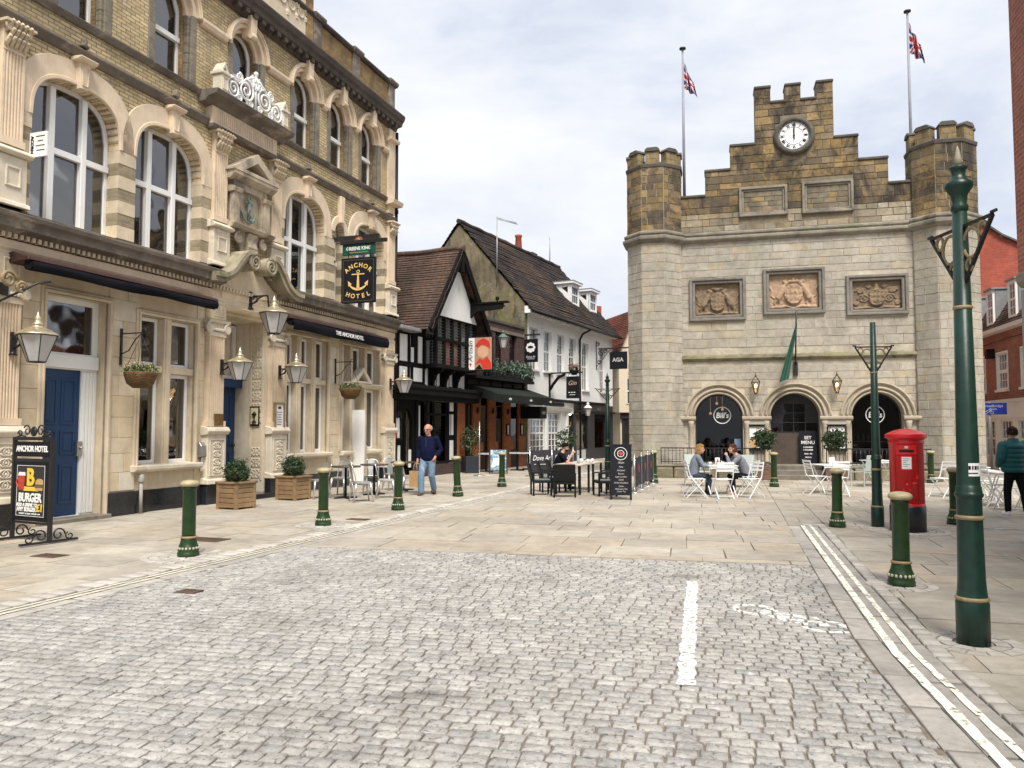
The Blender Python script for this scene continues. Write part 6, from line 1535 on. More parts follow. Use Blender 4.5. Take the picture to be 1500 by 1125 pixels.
for (x, y, lab, tx) in [(-3.22, 13.5, 'green bollard in front of the planters by the hotel porch', 0), (-2.32, 16.09, 'green bollard beside the silver cafe chairs on the left pavement', .01), (-1.32, 19.32, 'tilted green bollard just right of the walking man', -.06), (-.29, 22.49, 'green bollard in front of the blue picture board', .01),
                        (5.47, 13.31, 'green bollard left of the thin lamp post at the end of the yellow lines', .01), (4.10, 8.37, 'nearest green bollard on the right, in front of the red pillar box', .01), (7.67, 13.69, 'green bollard half hidden behind the large lamp post', .0),
                        (7.47, 22.49, 'green bollard in front of the steps to the middle arch', 0), (4.35, 24.19, 'green bollard at the end of the dark canvas barrier', 0), (12.75, 24.0, 'far green bollard just right of the pillar box', 0)]:
    c = dup(boll, (x, y, 0), rnd(0, 6), lab); c.rotation_euler = (0, tx, rnd(0, 1))
# rings of small setts round the nearest posts
def settring(cx, cy, r0, r1):
    mb = MB(); r = r0
    while r < r1:
        n = int(2*pi*(r+.05)/.13); o = rnd(0, 1)
        for k in range(n):
            a0, a1 = 2*pi*(k+o+.06)/n, 2*pi*(k+o+.94)/n; z = .007+rnd(0, .004)
            q = [(r, a0), (r+.10, a0), (r+.10, a1), (r, a1)]
            T = [mb.p(cx+a*cos(t), cy+a*sin(t), z) for a, t in q]; B_ = [mb.p(cx+a*cos(t), cy+a*sin(t), -.03) for a, t in q]
            mb.face(T)
            for i in range(4): mb.face((T[i], B_[i], B_[(i+1) % 4], T[(i+1) % 4]))
        r += .112
    struct(mb.build('paving', m_kerb))
settring(4.10, 8.37, .14, .36); settring(-4.19, 10.27, .14, .48); settring(3.55, 6.14, .15, .3); settring(6.4, 12.79, .3, .6); settring(-3.22, 13.5, .14, .45)
# ---- lamp posts
def lamp_post(name, lab, loc, rz, crown, gold=True):
    t = thing('lamp_post', lab, 'lamp post', loc, rz, 'green lamp posts without lanterns')
    b = MB(); b.lathe([(.135, 0), (.135, .315), (.133, .32), (.128, .335), (.125, .36), (.118, .40), (.111, .5), (.104, .95), (.102, 1.10), (.103, 1.115), (.116, 1.13), (.117, 1.15), (.108, 1.155), (.108, 1.17), (.104, 1.175), (.104, 1.20), (.097, 1.205), (.094, 1.23), (.060, 3.42 if crown else 3.46)], 20)
    for k in range(1): pass
    b.build('column', m_dgreen, t)
    for r, z in ((.130, .345), (.110, .965), (.074, 2.60)): b = MB(); b.lathe([(r-.012, z-.02), (r+.004, z-.012), (r+.010, z), (r+.004, z+.012), (r-.012, z+.02)], 20, caps=False); b.build('ring', m_gold if gold else m_dgreen, t)
    if crown:
        b = MB(); b.lathe([(.056, 3.36), (.072, 3.38), (.072, 3.41), (.06, 3.43), (.07, 3.50), (.115, 3.56), (.118, 3.59), (.075, 3.62), (.055, 3.66), (.06, 3.70), (.078, 3.72), (.05, 3.74)], 20); b.build('crown', m_dgreen, t)
        b = MB(); b.lathe([(.042, 3.74), (.03, 3.80), (.018, 3.86), (.004, 3.90)], 10); b.build('spike', mat('weathered_spike', (.30, .27, .2), .7, .2, 10), t)
    zt, zb, L = (3.24, 2.80, .46) if crown else (3.04, 2.62, .40)
    for s_ in (-1, 1):
        b = MB(); b.beam((s_*.05, 0, zt), (s_*L, 0, zt), .028, .022); b.beam((s_*.06, 0, zb), (s_*L, 0, zt), .028, .028); b.tube([(s_*(L-.02), 0, zt+.02), (s_*(L+.05), 0, zt+.02)], .014, 6)
        br = b.build('bracket', m_iron, t)
        for cx, cz, r in ((.16, zt-.15, .115), (.32, zt-.07, .052), (.12, zt-.32, .045)):
            b = MB(); cx *= 1 if crown else .87
            b.tube([(s_*(cx+.0), .0, cz)] and [(s_*(cx+r*cos(q*.42)), 0, cz+r*sin(q*.42)) for q in range(15)], .014, 6, closed=True); b.build('bracket_circle', m_gold, br)
    return t
lp = lamp_post('a', 'large green lamp post in the right foreground with a spiked crown and white sticker', (3.55, 6.14, 0), R(92), True); lp.scale = (.87, .87, 1)
b = MB(); n = 10
for i in range(n):
    pass
g0 = [[b.p(.0945*cos(R(-118)+R(9)*i-R(92)), .0945*sin(R(-118)+R(9)*i-R(92)), z) for i in range(9)] for z in (1.285, 1.385)]
for i in range(8): b.face((g0[0][i], g0[0][i+1], g0[1][i+1], g0[1][i]), True)
st_ = b.build('sticker', m_letter, lp)
for k, w_ in enumerate((.018, .012, .02, .012)):
    b = MB(); a_ = R(-112)+R(15)*k-R(92); b.obox((.0955*cos(a_), .0955*sin(a_), 1.35), (.004, w_, .028), a_); b.build('sticker_print', m_sign, st_)
b = MB(); a_ = R(-92)-R(92)
for k in range(7): q = a_-R(22)+R(7)*k; b.obox((.0955*cos(q), .0955*sin(q), 1.308), (.003, .011, .008), q)
b.build('sticker_print', m_sign, st_)
lamp_post('b', 'thinner green lamp post with a plain top between bollard and red pillar box', (6.15, 13.31, 0), R(-6), False).scale = (.75, .75, 1)
lamp_post('c', 'distant green lamp post with scrolled arms in front of the cream house', (3.82, 31.4, 0), R(-8), True)
# ---- pillar box
pb = thing('pillar_box', 'red cylindrical post box with a domed cap and black base', 'post box', (6.40, 12.79, 0), R(-26)); pb.scale = (.92, .92, 1)
b = MB(); b.lathe([(.292, 0), (.292, .4), (.283, .42)], 36); b.build('base', mat('black_box_base', (.010, .012, .018), .35, .3, 8, .04), pb)
b = MB(); b.lathe([(.276, .42), (.276, 1.40), (.29, 1.41), (.29, 1.44), (.283, 1.46), (.285, 1.48)], 36); b.lathe([(.282, .42), (.282, .44), (.276, .45)], 36, caps=False); b.build('body', m_red, pb)
b = MB(); b.lathe([(.285, 1.47), (.30, 1.485), (.302, 1.495), (.334, 1.50), (.337, 1.503), (.338, 1.508), (.338, 1.555), (.337, 1.56), (.332, 1.564), (.318, 1.567), (.30, 1.575), (.2, 1.618), (.09, 1.645), (0, 1.65)], 36); b.build('cap', m_red, pb)
def onbox(mb, x0, x1, z0, z1, r, th=.01, n=6):
    A = []
    for i in range(n+1):
        x = x0+(x1-x0)*i/n; q = x/r; A.append([mb.p((r+d_)*sin(q), -(r+d_)*cos(q), z) for d_ in (0, th) for z in (z0, z1)])
    for i in range(n):
        a, c = A[i], A[i+1]; mb.face((a[2], c[2], c[3], a[3]), False); mb.face((a[3], c[3], c[1], a[1])); mb.face((a[0], c[0], c[2], a[2]))
    mb.face((A[0][0], A[0][2], A[0][3], A[0][1])); mb.face((A[-1][0], A[-1][1], A[-1][3], A[-1][2]))
b = MB(); onbox(b, -.16, .16, 1.24, 1.39, .276, .012); b.build('aperture_plate', m_red, pb)
b = MB(); onbox(b, -.115, .115, 1.275, 1.315, .289, .004); b.build('posting_slot', m_black, pb)
b = MB(); onbox(b, -.028, .028, 1.335, 1.372, .289, .005); b.build('number_tag', mat('tag_grey', (.55, .5, .45), .5, .1, 9), pb)
b = MB(); onbox(b, -.09, .09, .99, 1.22, .276, .014); b.build('plate_frame', m_red, pb)
b = MB(); onbox(b, -.075, .075, 1.01, 1.2, .291, .003); pt = b.build('collection_plate', m_letter, pb)
b = MB()
for k, (a_, c_) in enumerate(((-.06, .05), (-.06, .03), (-.06, .0), (-.06, .05), (-.06, .02))): onbox(b, a_, c_, 1.17-.03*k, 1.176-.03*k, .295, .001)
b.build('plate_print', m_slate, pt)
b = MB(); onbox(b, -.19, .19, .5, .505, .276, .004); onbox(b, -.19, .19, 1.22, 1.225, .276, .004); onbox(b, -.195, -.19, .5, 1.22, .276, .004); onbox(b, .19, .195, .5, 1.22, .276, .004); b.build('door_seam', mat('dark_red', (.25, .008, .01), .4, .1, 8), pb)
b = MB(); onbox(b, .13, .17, .85, .92, .276, .03); b.sph((.1, -.285, .78), .025, 8, 6); b.tube([(.1, -.285, .78), (.16, -.275, .785)], .012, 6); b.build('lock', m_red, pb)
mk = mat('raised_cipher', (.60, .02, .022), .4, .1, 9)
for i, (tx, x, z, s_) in enumerate((('E', -.045, .66, .10), ('R', .045, .66, .10), ('II', 0, .655, .05))):
    text('royal_cipher', tx, s_, mk, pb, (x, -.277+abs(x)*.1, z), rz=x/.276, ext=.003)
b = MB(); b.lathe([(.03, .745), (.035, .76), (.012, .785)], 10, (0, -.272)); b.build('crown_emblem', mk, pb)
# ---- wall lanterns of the hotel
m_lampglass = mat('lantern_glass', (.44, .43, .42), .12, .15, 6)
def hotel_lantern(x, zc, out, sc, lab, zwall, fr=HO):
    t = thing('wall_lantern', lab, 'lantern', fr.w(x, -.14, zc), fr.a, 'brass topped wall lanterns'); t.scale = (sc, sc, sc)
    y = -out
    b = MB(); b.lathe([(.125, -.25), (.135, -.23), (.285, .16)], 6, (0, y), sm=False, caps=False); b.build('glass', m_lampglass, t)
    b = MB()
    for k in range(6):
        a = pi*k/3; b.beam((.13*cos(a), y+.13*sin(a), -.24), (.288*cos(a), y+.288*sin(a), .165), .013); a2 = a+pi/3
        b.beam((.288*cos(a), y+.288*sin(a), .165), (.288*cos(a2), y+.288*sin(a2), .165), .02); b.beam((.13*cos(a), y+.13*sin(a), -.245), (.13*cos(a2), y+.13*sin(a2), -.245), .014)
    b.build('frame', m_iron, t)
    b = MB(); b.lathe([(.315, .165), (.30, .185), (.19, .25), (.10, .29), (.085, .32), (.105, .335), (.055, .36), (.04, .40), (.052, .43), (.03, .46), (.012, .51), (.0, .54)], 12, (0, y)); b.build('brass_roof', m_brass, t)
    zb = (zwall-zc)/sc
    b = MB(); b.box(-.035, .035, -.02, .03, zb-.16, zb+.16); b.beam((0, 0, zb+.06), (0, y+.16, zb+.06), .03); b.tube([(0, 0, zb-.1), (0, -.1, zb-.07), (0, -.2, zb+.02), (0, -.3, zb+.05)], .016, 6); b.tube([(0, -.12+.06*cos(q*.6), zb-.01+.055*sin(q*.6)) for q in range(10)], .011, 5); b.lathe([(.07, zb-.2), (.03, zb-.14)], 8, (0, 0))
    if zb > .1: b.beam((0, y+.16, zb+.06), (0, y+.12, .2), .025)
    b.build('bracket', m_iron, t)
hotel_lantern(-1.79, 2.98, .50, 1.05, 'nearest brass topped lantern on the hotel, left of the tall blue door', 3.06)
hotel_lantern(4.2, 4.15, .58, 1.15, 'highest brass topped lantern, over the hotel porch opening', 4.7)
hotel_lantern(3.26, 2.96, .50, .95, 'brass topped lantern on the pilaster left of the hotel porch', 3.05)
hotel_lantern(5.39, 3.02, .50, .95, 'brass topped lantern on the pilaster right of the hotel porch', 3.08)
hotel_lantern(11.22, 3.02, .50, .95, 'farthest brass topped lantern, at the corner by the half timbered house', 3.1)
t = thing('lantern_bracket', 'gilt scroll bracket high on the hotel wall at the left edge', 'bracket', HO.w(-2.05, -.1, 3.9), HO.a)
b = MB()
for (cx, cz, r) in ((-.1, .12, .14), (.12, .02, .1)): b.tube([(cx+r*(1-q/26)*cos(q*.5), -.35, cz+r*(1-q/26)*sin(q*.5)) for q in range(20)], .03, 6)
b.build('scroll', m_gold, t); b = MB(); b.tube([(-.2, -.1, -.3), (.3, -.5, .12), (.45, -.6, .16)], .02, 6); b.box(-.25, .1, -.1, .02, -.1, .1); b.build('arm', m_iron, t)
# ---- pub sign
def hanging(fr, x, y=0): return (fr.w(x, y, 0), fr.a-pi/2)
loc, rz = hanging(HO, 8.0)
ps = thing('pub_sign', 'hanging pub sign with a gold anchor reading ANCHOR HOTEL under a green board', 'sign', loc, rz)
b = MB(); b.beam((-.02, 0, 7.02), (1.45, 0, 7.02), .07, .12); b.beam((.25, -.04, 6.88), (1.72, -.04, 6.88), .07, .1); b.tube([(.0, -.03, 7.15), (.0, -.03, 6.2)], .02, 6); b.tube([(.05, 0, 6.4), (.0, 0, 6.35)], .03, 6)
for x in (.5, 1.2): b.cyl((x, -.03, 6.44), (x, -.03, 6.9), .012, n=6)
b.build('bracket', m_iron, ps)
b = MB(); b.box(.30, 1.34, -.03, .03, 6.52, 6.83); gb = b.build('header_board', mat('racing_green', (.005, .07, .045), .4, .1, 6), ps, bevel=.008)
text('lettering', 'GREENE KING', .135, m_letter, gb, (.82, -.033, 6.70), bold=.003, sx=.92); b = MB(); b.box(.52, 1.12, -.034, -.03, 6.585, 6.60); b.build('strapline', mat('strapline_gold', (.4, .3, .12), .5, .1, 9), gb)
b = MB(); b.sph((.82, -.0, 6.93), .075, 8, 6); 
for k in range(7): b.tube([(.82, -.03, 6.92), (.82+.15*cos(.3+k*.42), -.03, 6.92+.12*sin(.3+k*.42))], [.03, .012], 5)
b.build('crest', mat('copper_crest', (.32, .10, .035), .4, .2, 12), ps)
b = MB(); b.box(.28, 1.36, -.035, .035, 5.16, 6.44); frame(b, .28, 1.36, 5.16, 6.44, .03, -.045, -.034); bd = b.build('sign_board', m_sign, ps, bevel=.006)
b = MB(); frame(b, .335, 1.305, 5.215, 6.385, .005, -.037, -.033); b.build('gold_line', m_gold, bd)
for word, cz, r, up in (('ANCHOR', 5.68, .545, 1), ('HOTEL', 6.2, .86, -1)):
    n = len(word); span = R(84) if up > 0 else R(44)
    for i, ch in enumerate(word):
        a = (i-(n-1)/2)*span/(n-1); x = .82+r*sin(a); z = cz+up*r*cos(a)
        text('lettering', ch, .175, m_goldlet, bd, None, M=Mx.Translation((x, -.037, z)) @ Mx.Rotation(a*up, 4, 'Y') @ Mx.Rotation(pi/2, 4, 'X'), bold=.004)
b = MB(); cx = .82
b.slab([(cx-.045, 5.55), (cx+.045, 5.55), (cx+.02, 6.0), (cx-.02, 6.0)], [], -.045, -.033)
b.slab([(cx-.2, 5.955), (cx+.2, 5.955), (cx+.2, 5.985), (cx-.2, 5.985)], [], -.047, -.033)
b.tube([(cx+.042*cos(q*.5), -.04, 6.04+.042*sin(q*.5)) for q in range(13)], .012, 6, closed=True)
I = [(cx+.30*sin(R(-64)+R(128)*k/16), 5.80-.22*cos(R(-64)+R(128)*k/16)) for k in range(17)]; O = [(cx+.31*sin(R(-62)+R(124)*k/16), 5.79-.28*cos(R(-62)+R(124)*k/16)) for k in range(17)]
b.ring(I, O, -.045, -.033)
for s_ in (-1, 1): b.slab([(cx+s_*.32, 5.79), (cx+s_*.2, 5.70), (cx+s_*.30, 5.63)], [], -.046, -.033)
b.build('anchor_emblem', m_goldlet, bd)
# ---- hanging baskets on the hotel piers
m_flower = mat('flowers', (.7, .6, .1), .6, .2, 9, isl2=[(.75, .62, .08), (.72, .70, .60), (.70, .45, .05), (.5, .12, .3)])
m_wicker = brickmat('wicker', (.22, .12, .045), (.14, .075, .03), (.05, .03, .015), .06, .03, .006, .8, .3, .8)
def basket(x, zc, r, lab):
    t = thing('hanging_basket', lab, 'hanging basket', HO.w(x, -.02, zc), HO.a, 'hanging baskets on the hotel front')
    b = MB(); b.box(-.02, .02, -.03, .02, .15, .85); b.beam((0, 0, .75), (0, -.62, .75), .022); b.tube([(0, 0, .35), (0, -.2, .42), (0, -.35, .62), (0, -.5, .74)], .012, 5); b.tube([(0, -.5, .75), (0, -.52, .82), (0, -.6, .82), (0, -.6, .74)], .012, 5)
    for k in range(4): b.tube([(0, -.5, .72), (r*.9*cos(k*pi/2+.6), -.5+r*.9*sin(k*pi/2+.6), .02)], .005, 4)
    b.build('bracket', m_iron, t)
    b = MB(); b.lathe([(r*.45, -.30), (r*.8, -.22), (r*.97, -.06), (r, .0), (r*.93, .0)], 20, (0, -.5)); b.build('basket', m_wicker, t)
    b = MB(); leaves(b, (0, -.5, .03), (r*1.05, r*1.05, .14), 420, .06, .3); b.build('foliage', m_leaf, t)
    b = MB()
    for k in range(60): a = rnd(0, 6.3); q = r*sqrt(rnd(0, 1)); b.leaf((q*cos(a), -.5+q*sin(a), .14+rnd(-.06, .05)), .035, (0, -.3, 1))
    b.build('flowers', m_flower, t)
random.seed(5)
basket(.52, 2.72, .30, 'hanging basket of yellow flowers near the first hotel window'); basket(8.12, 2.78, .30, 'hanging basket by the pedimented side door of the hotel')
# ---- square planters with clipped bushes
def planter(x, y, rz, s_, lab):
    t = thing('planter', lab, 'planter', (x, y, 0), rz, 'wooden planters by the hotel porch'); h = .56
    b = MB()
    for k in range(4):
        M0 = Mx.Rotation(k*pi/2, 4, 'Z'); b.M = M0
        for j in range(5): b.box(-s_/2+.03, s_/2-.03, -s_/2+.01, -s_/2+.035, .03+j*.1, .12+j*.1)
        b.box(-s_/2, -s_/2+.07, -s_/2, -s_/2+.07, 0, h-.03); b.box(-s_/2-.02, s_/2+.02, -s_/2-.02, -s_/2+.06, h-.04, h)
    b.M = Mx(); b.build('box', m_wood, t, bevel=.006)
    b = MB(); b.box(-s_/2+.06, s_/2-.06, -s_/2+.06, s_/2-.06, .4, .5); b.build('soil', mat('compost', (.03, .02, .012), .95, .3, 20), t)
    b = MB(); leaves(b, (0, 0, .72), (s_*.42, s_*.42, .26), 2300, .05, .5); leaves(b, (0, 0, .74), (s_*.50, s_*.50, .31), 330, .05, .8); leaves(b, (0, 0, .70), (s_*.36, s_*.36, .2), 500, .06, .1); b.build('bush', m_leafd, t)
    b = MB(); b.sph((0, 0, .7), .2, 10, 8, sx=1.1, sy=1.1); b.build('inner_twigs', mat('twigs', (.02, .025, .01), .9, .3, 20), t)
random.seed(3)
planter(-5.74, 16.45, R(64), .56, 'square wooden planter with a clipped bush left of the hotel porch'); planter(-5.12, 18.5, R(66), .58, 'square wooden planter with a fuller bush right of the hotel porch')
# ---- pavement sign of the hotel
sg = thing('pavement_sign', 'black framed swinging pavement sign advertising a burger, by the blue door', 'sign', (-7.05, 11.6, 0), R(-28))
b = MB()
for x in (-.46, .46): b.box(x-.025, x+.025, -.025, .025, .04, 1.52)
b.box(-.48, .48, -.022, .022, 1.48, 1.53); b.box(-.46, .46, -.015, .015, 1.17, 1.21); b.box(-.46, .46, -.015, .015, .26, .29)
for x in (-.46, .46):
    b.beam((x, -.42, .03), (x, .42, .03), .05, .03)
    for s_ in (-1, 1):
        b.tube([(x, s_*(.13+.1*(1-q/18)*cos(q*.55)), .12+.1*(1-q/18)*sin(q*.55)) for q in range(14)], .012, 5); b.tube([(x, s_*(.3+.07*(1-q/18)*cos(q*.55+2)), .09+.06*(1-q/18)*sin(q*.55+2)) for q in range(14)], .01, 5)
for s_ in (-1, 1):
    b.tube([(s_*(.17+.09*(1-q/18)*cos(q*.55+.5)), 0, 1.62+.09*(1-q/18)*sin(q*.55+.5)) for q in range(14)], .011, 5); b.tube([(s_*(.34+.06*(1-q/18)*cos(q*.55)), 0, 1.58+.05*(1-q/18)*sin(q*.55)) for q in range(14)], .011, 5); b.tube([(s_*.42, 0, 1.53), (s_*.3, 0, 1.55), (s_*.2, 0, 1.54)], .01, 5)
b.sph((0, 0, 1.61), .075, 10, 8, sy=.4); b.build('frame', m_iron, sg)
b = MB(); b.box(-.40, .40, -.018, .018, 1.24, 1.46); hb = b.build('name_board', m_sign, sg, bevel=.004); text('lettering', 'ANCHOR HOTEL', .118, m_letter, hb, (0, -.021, 1.35), bold=.004, sx=.85)
b = MB(); b.box(-.43, .43, -.02, .02, .30, 1.17); pbd = b.build('poster_board', m_sign, sg, bevel=.004)
Y = -.023
b = MB(); b.box(-.35, .35, Y-.001, -.018, .36, 1.12); b.build('poster', mat('poster_dark', (.022, .024, .028), .4, .2, 12), pbd)
b = MB(); frame(b, -.34, .34, .37, 1.11, .006, Y-.004, Y); b.build('poster_border', m_letter, pbd)
text('lettering', 'B', .34, mat('poster_yellow', (.80, .55, .05), .5, .1, 9), pbd, (.0, Y-.006, .93), bold=.012)
b = MB(); b.slab([(-.17, .74), (.2, .74), (.16, .80), (-.2, .80)], [], Y-.008, Y); b.build('poster_ribbon', bpy.data.materials['poster_yellow'], pbd)
b = MB(); b.slab([(-.28, .75), (-.15, .75), (-.13, .96), (-.30, .96)], [], Y-.010, Y); b.tube([(-.29-.05*sin(q*.35), Y-.004, .92-.13*q/9) for q in range(10)], .012, 5); b.build('poster_mug', mat('mug_red', (.42, .05, .03), .5, .3, 12), pbd)
b = MB(); b.slab([(-.30, .96), (-.13, .96), (-.14, 1.01), (-.28, 1.01)], [], Y-.011, Y); b.build('poster_foam', m_letter, pbd)
mbun = mat('bun', (.52, .34, .14), .6, .2, 12)
b = MB(); b.slab([(.13, .84), (.31, .84), (.30, .89), (.26, .92), (.18, .92), (.14, .89)], [], Y-.011, Y); b.slab([(.14, .75), (.30, .75), (.31, .79), (.13, .79)], [], Y-.011, Y); b.build('poster_burger', mbun, pbd)
b = MB(); b.slab([(.125, .79), (.315, .79), (.315, .835), (.125, .835)], [], Y-.012, Y); b.build('poster_patty', mat('patty', (.12, .08, .03), .6, .3, 20), pbd)
text('lettering', 'BURGER', .175, m_letter, pbd, (0, Y-.006, .635), bold=.006, sx=.86); text('lettering', 'ADD A DRINK TO', .07, m_letter, pbd, (-.07, Y-.006, .53), bold=.003, sx=.9); text('lettering', 'ANY BURGER', .085, m_letter, pbd, (-.08, Y-.006, .465), bold=.003, sx=.9)
text('lettering', '£1', .15, bpy.data.materials['poster_yellow'], pbd, (.245, Y-.006, .495), bold=.005); text('lettering', 'MONDAY TO FRIDAY, 12NOON - 5PM', .03, m_letter, pbd, (0, Y-.006, .405))
# ---- silver cafe chairs
m_steel = mat('galvanised_steel', (.56, .56, .55), .32, .15, 9, .04, metal=.75)
def metal_chair(lab, x, y, rz):
    t = thing('cafe_chair', lab, 'chair', (x, y, 0), rz, 'silver metal chairs outside the hotel')
    b = MB(); b.slab([(-.18, -.18), (.18, -.18), (.19, .17), (-.19, .17)], [], 0, .02)
    for i, q in enumerate(b.v): b.v[i] = V((q.x, q.z, .45+q.y*-1))
    b.box(-.185, .185, -.185, .18, .405, .425); b.build('seat', m_steel, t, bevel=.008)
    for sx in (-1, 1):
        for sy in (-1, 1):
            b = MB(); b.tube([(sx*.16, sy*.16, .43), (sx*.175, sy*.18, .25), (sx*.215, sy*.235, .0)], [.034, .026, .014], 6); b.build('leg', m_steel, t)
    b = MB(); b.tube([(-.18, .16, .42), (-.185, .2, .6), (-.17, .25, .78), (-.11, .275, .845), (0, .28, .855), (.11, .275, .845), (.17, .25, .78), (.185, .2, .6), (.18, .16, .42)], .013, 6); b.build('back_frame', m_steel, t)
    b = MB(); A = [(-.075, .185, .43), (.075, .185, .43), (.085, .27, .84), (-.085, .27, .84)]; b.quad(*A); b.quad(*[(q[0], q[1]+.006, q[2]) for q in A[::-1]]); b.build('back_splat', m_steel, t)
    b = MB(); b.beam((-.17, -.17, .2), (.17, .17, .2), .02, .01); b.beam((-.17, .17, .21), (.17, -.17, .21), .02, .01); b.build('brace', m_steel, t)
    return t
mc = metal_chair('silver chair beside the right planter, turned towards the round table', -4.6, 18.75, R(-50))
for x, y, rz, lab in ((-4.25, 19.6, R(-15), 'silver chair against the hotel wall behind the first round table'), (-3.42, 17.95, R(115), 'nearest silver chair, its back turned to the road'), (-3.62, 20.3, R(10), 'silver chair behind the second round table, below the side door'), (-3.02, 18.9, R(100), 'silver chair with its back to the road, second from the front'), (-3.22, 21.3, R(30), 'silver chair by the hotel corner behind the third table'), (-2.62, 20.4, R(95), 'silver chair just left of the third bollard')):
    c = dup(mc, (x, y, 0), rz, lab)
def round_table(lab, x, y):
    t = thing('cafe_table', lab, 'table', (x, y, 0), 0, 'round dark tables outside the hotel')
    b = MB(); b.lathe([(.34, .735), (.35, .745), (.35, .76), (.34, .77)], 28); b.build('table_top', mat('dark_table_top', (.06, .045, .04), .35, .2, 6), t)
    b = MB(); b.cyl((0, 0, .03), (0, 0, .74), .03, n=10)
    for k in range(4): b.beam((0, 0, .03), (.28*cos(k*pi/2+.5), .28*sin(k*pi/2+.5), .015), .05, .03)
    b.build('pedestal', m_black, t); return t
rt = round_table('round dark cafe table nearest the planters', -3.95, 18.75)
dup(rt, (-3.45, 19.75, 0), 0, 'round dark cafe table in the middle of the silver chairs'); dup(rt, (-2.9, 21.1, 0), 0, 'round dark cafe table nearest the half timbered house')
# ---- black wicker chairs and tables
m_rattan = brickmat('black_rattan', (.014, .015, .018), (.008, .009, .011), (.004, .004, .004), .02, .012, .003, .55, .2, .5)
def wicker_chair(lab, x, y, rz):
    t = thing('wicker_chair', lab, 'chair', (x, y, 0), rz, 'black wicker armchairs in the square')
    b = MB(); b.box(-.27, .27, -.26, .24, .36, .43); b.build('seat', m_rattan, t, bevel=.015)
    b = MB(); b.box(-.24, .24, -.24, .2, .43, .455); b.build('cushion', mat('grey_cushion', (.13, .15, .15), .9, .2, 9), t, bevel=.012)
    b = MB(); M0 = Mx.Translation((0, .23, .43)) @ Mx.Rotation(-.2, 4, 'X'); b.M = M0; b.box(-.27, .27, -.02, .025, .02, .50); b.build('backrest', m_rattan, t, bevel=.012)
    for sx in (-1, 1):
        b = MB(); b.box(sx*.27-.025, sx*.27+.025, -.26, .26, .62, .655); b.build('armrest', m_rattan, t, bevel=.008)
        for sy, h in ((-.235, .63), (.225, .63)):
            b = MB(); b.box(sx*.265-.022, sx*.265+.022, sy-.022, sy+.022, 0, h); b.build('leg', m_black, t)
    return t
wc = wicker_chair('black wicker armchair nearest the camera with its back turned', 1.28, 19.15, R(176)); wc.scale = (.95, .95, .87)
for x, y, rz, lab in ((.72, 19.7, R(-84+180), 'black wicker armchair at the left front of the laid tables'), (.98, 20.75, R(96), 'black wicker armchair behind the front left one'), (2.3, 19.5, R(-80), 'black wicker armchair facing left at the front of the right row'), (2.58, 20.3, R(-82), 'black wicker armchair in the middle of the right row'), (2.85, 21.1, R(-84), 'black wicker armchair at the back of the right row, behind the menu board'), (1.28, 21.75, R(98), 'black wicker armchair under the man in the cap')):
    dup(wc, (x, y, 0), rz, lab)
m_ptop = mat('pale_table_top', (.55, .47, .37), .4, .1, 6)
def dining_table(lab, x, y, rz):
    t = thing('dining_table', lab, 'table', (x, y, 0), rz, 'pale topped tables with black legs')
    b = MB(); b.box(-.36, .36, -.5, .5, .72, .755); b.build('table_top', m_ptop, t, bevel=.005)
    for sx in (-1, 1):
        for sy in (-1, 1): b = MB(); b.box(sx*.31-.025, sx*.31+.025, sy*.44-.025, sy*.44+.025, 0, .72); b.build('leg', m_black, t)
    return t
dt = dining_table('pale topped table nearest the camera among the black chairs', 1.55, 20.2, R(-20)); dup(dt, (2.0, 21.35, 0), R(-20), 'pale topped table laid with cups behind the front table')
m_cup = mat('white_china', (.75, .75, .74), .2, .03, 9); m_red2 = mat('red_item', (.5, .05, .05), .5, .1, 9)
def cup(lab, x, y, z, grp): 
    t = thing('cup', lab, 'cup', (x, y, z), rnd(0, 6), grp)
    b = MB(); b.lathe([(.02, .012), (.035, .02), (.042, .075), (.038, .075), (.03, .03)], 14); b.tube([(.04, 0, .06), (.065, 0, .055), (.06, 0, .03), (.038, 0, .03)], .005, 5); b.build('bowl', m_cup, t)
    b = MB(); b.lathe([(.03, .0), (.07, .012), (.072, .016), (.03, .008)], 16); b.build('saucer', m_cup, t)
for x, y in ((1.85, 21.1), (2.05, 21.3), (2.2, 21.6), (1.9, 21.6), (2.1, 20.95)): cup('white cup and saucer on the rear table among the black chairs', x, y, .757, 'cups on the laid table')
t = thing('water_carafe', 'small clear carafe on the pale table beside the man in the cap', 'carafe', (1.72, 20.45, .757)); b = MB(); b.lathe([(.035, 0), (.04, .1), (.015, .17), (.02, .21)], 12); b.build('glass', mat('carafe_glass', (.4, .45, .5), .1, .05, 5), t); b = MB(); b.cyl((0, 0, .21), (0, 0, .235), .016, n=8); b.build('stopper', m_blue, t)
t = thing('lunch_tray', 'pink and white food wrapper on the front pale table', 'wrapper', (1.45, 20.0, .757)); b = MB(); b.box(-.1, .1, -.07, .07, 0, .02); b.sph((0, 0, .03), .06, 8, 6, sz=.5); b.build('wrapper', mat('pink_paper', (.6, .3, .26), .7, .2, 12), t)
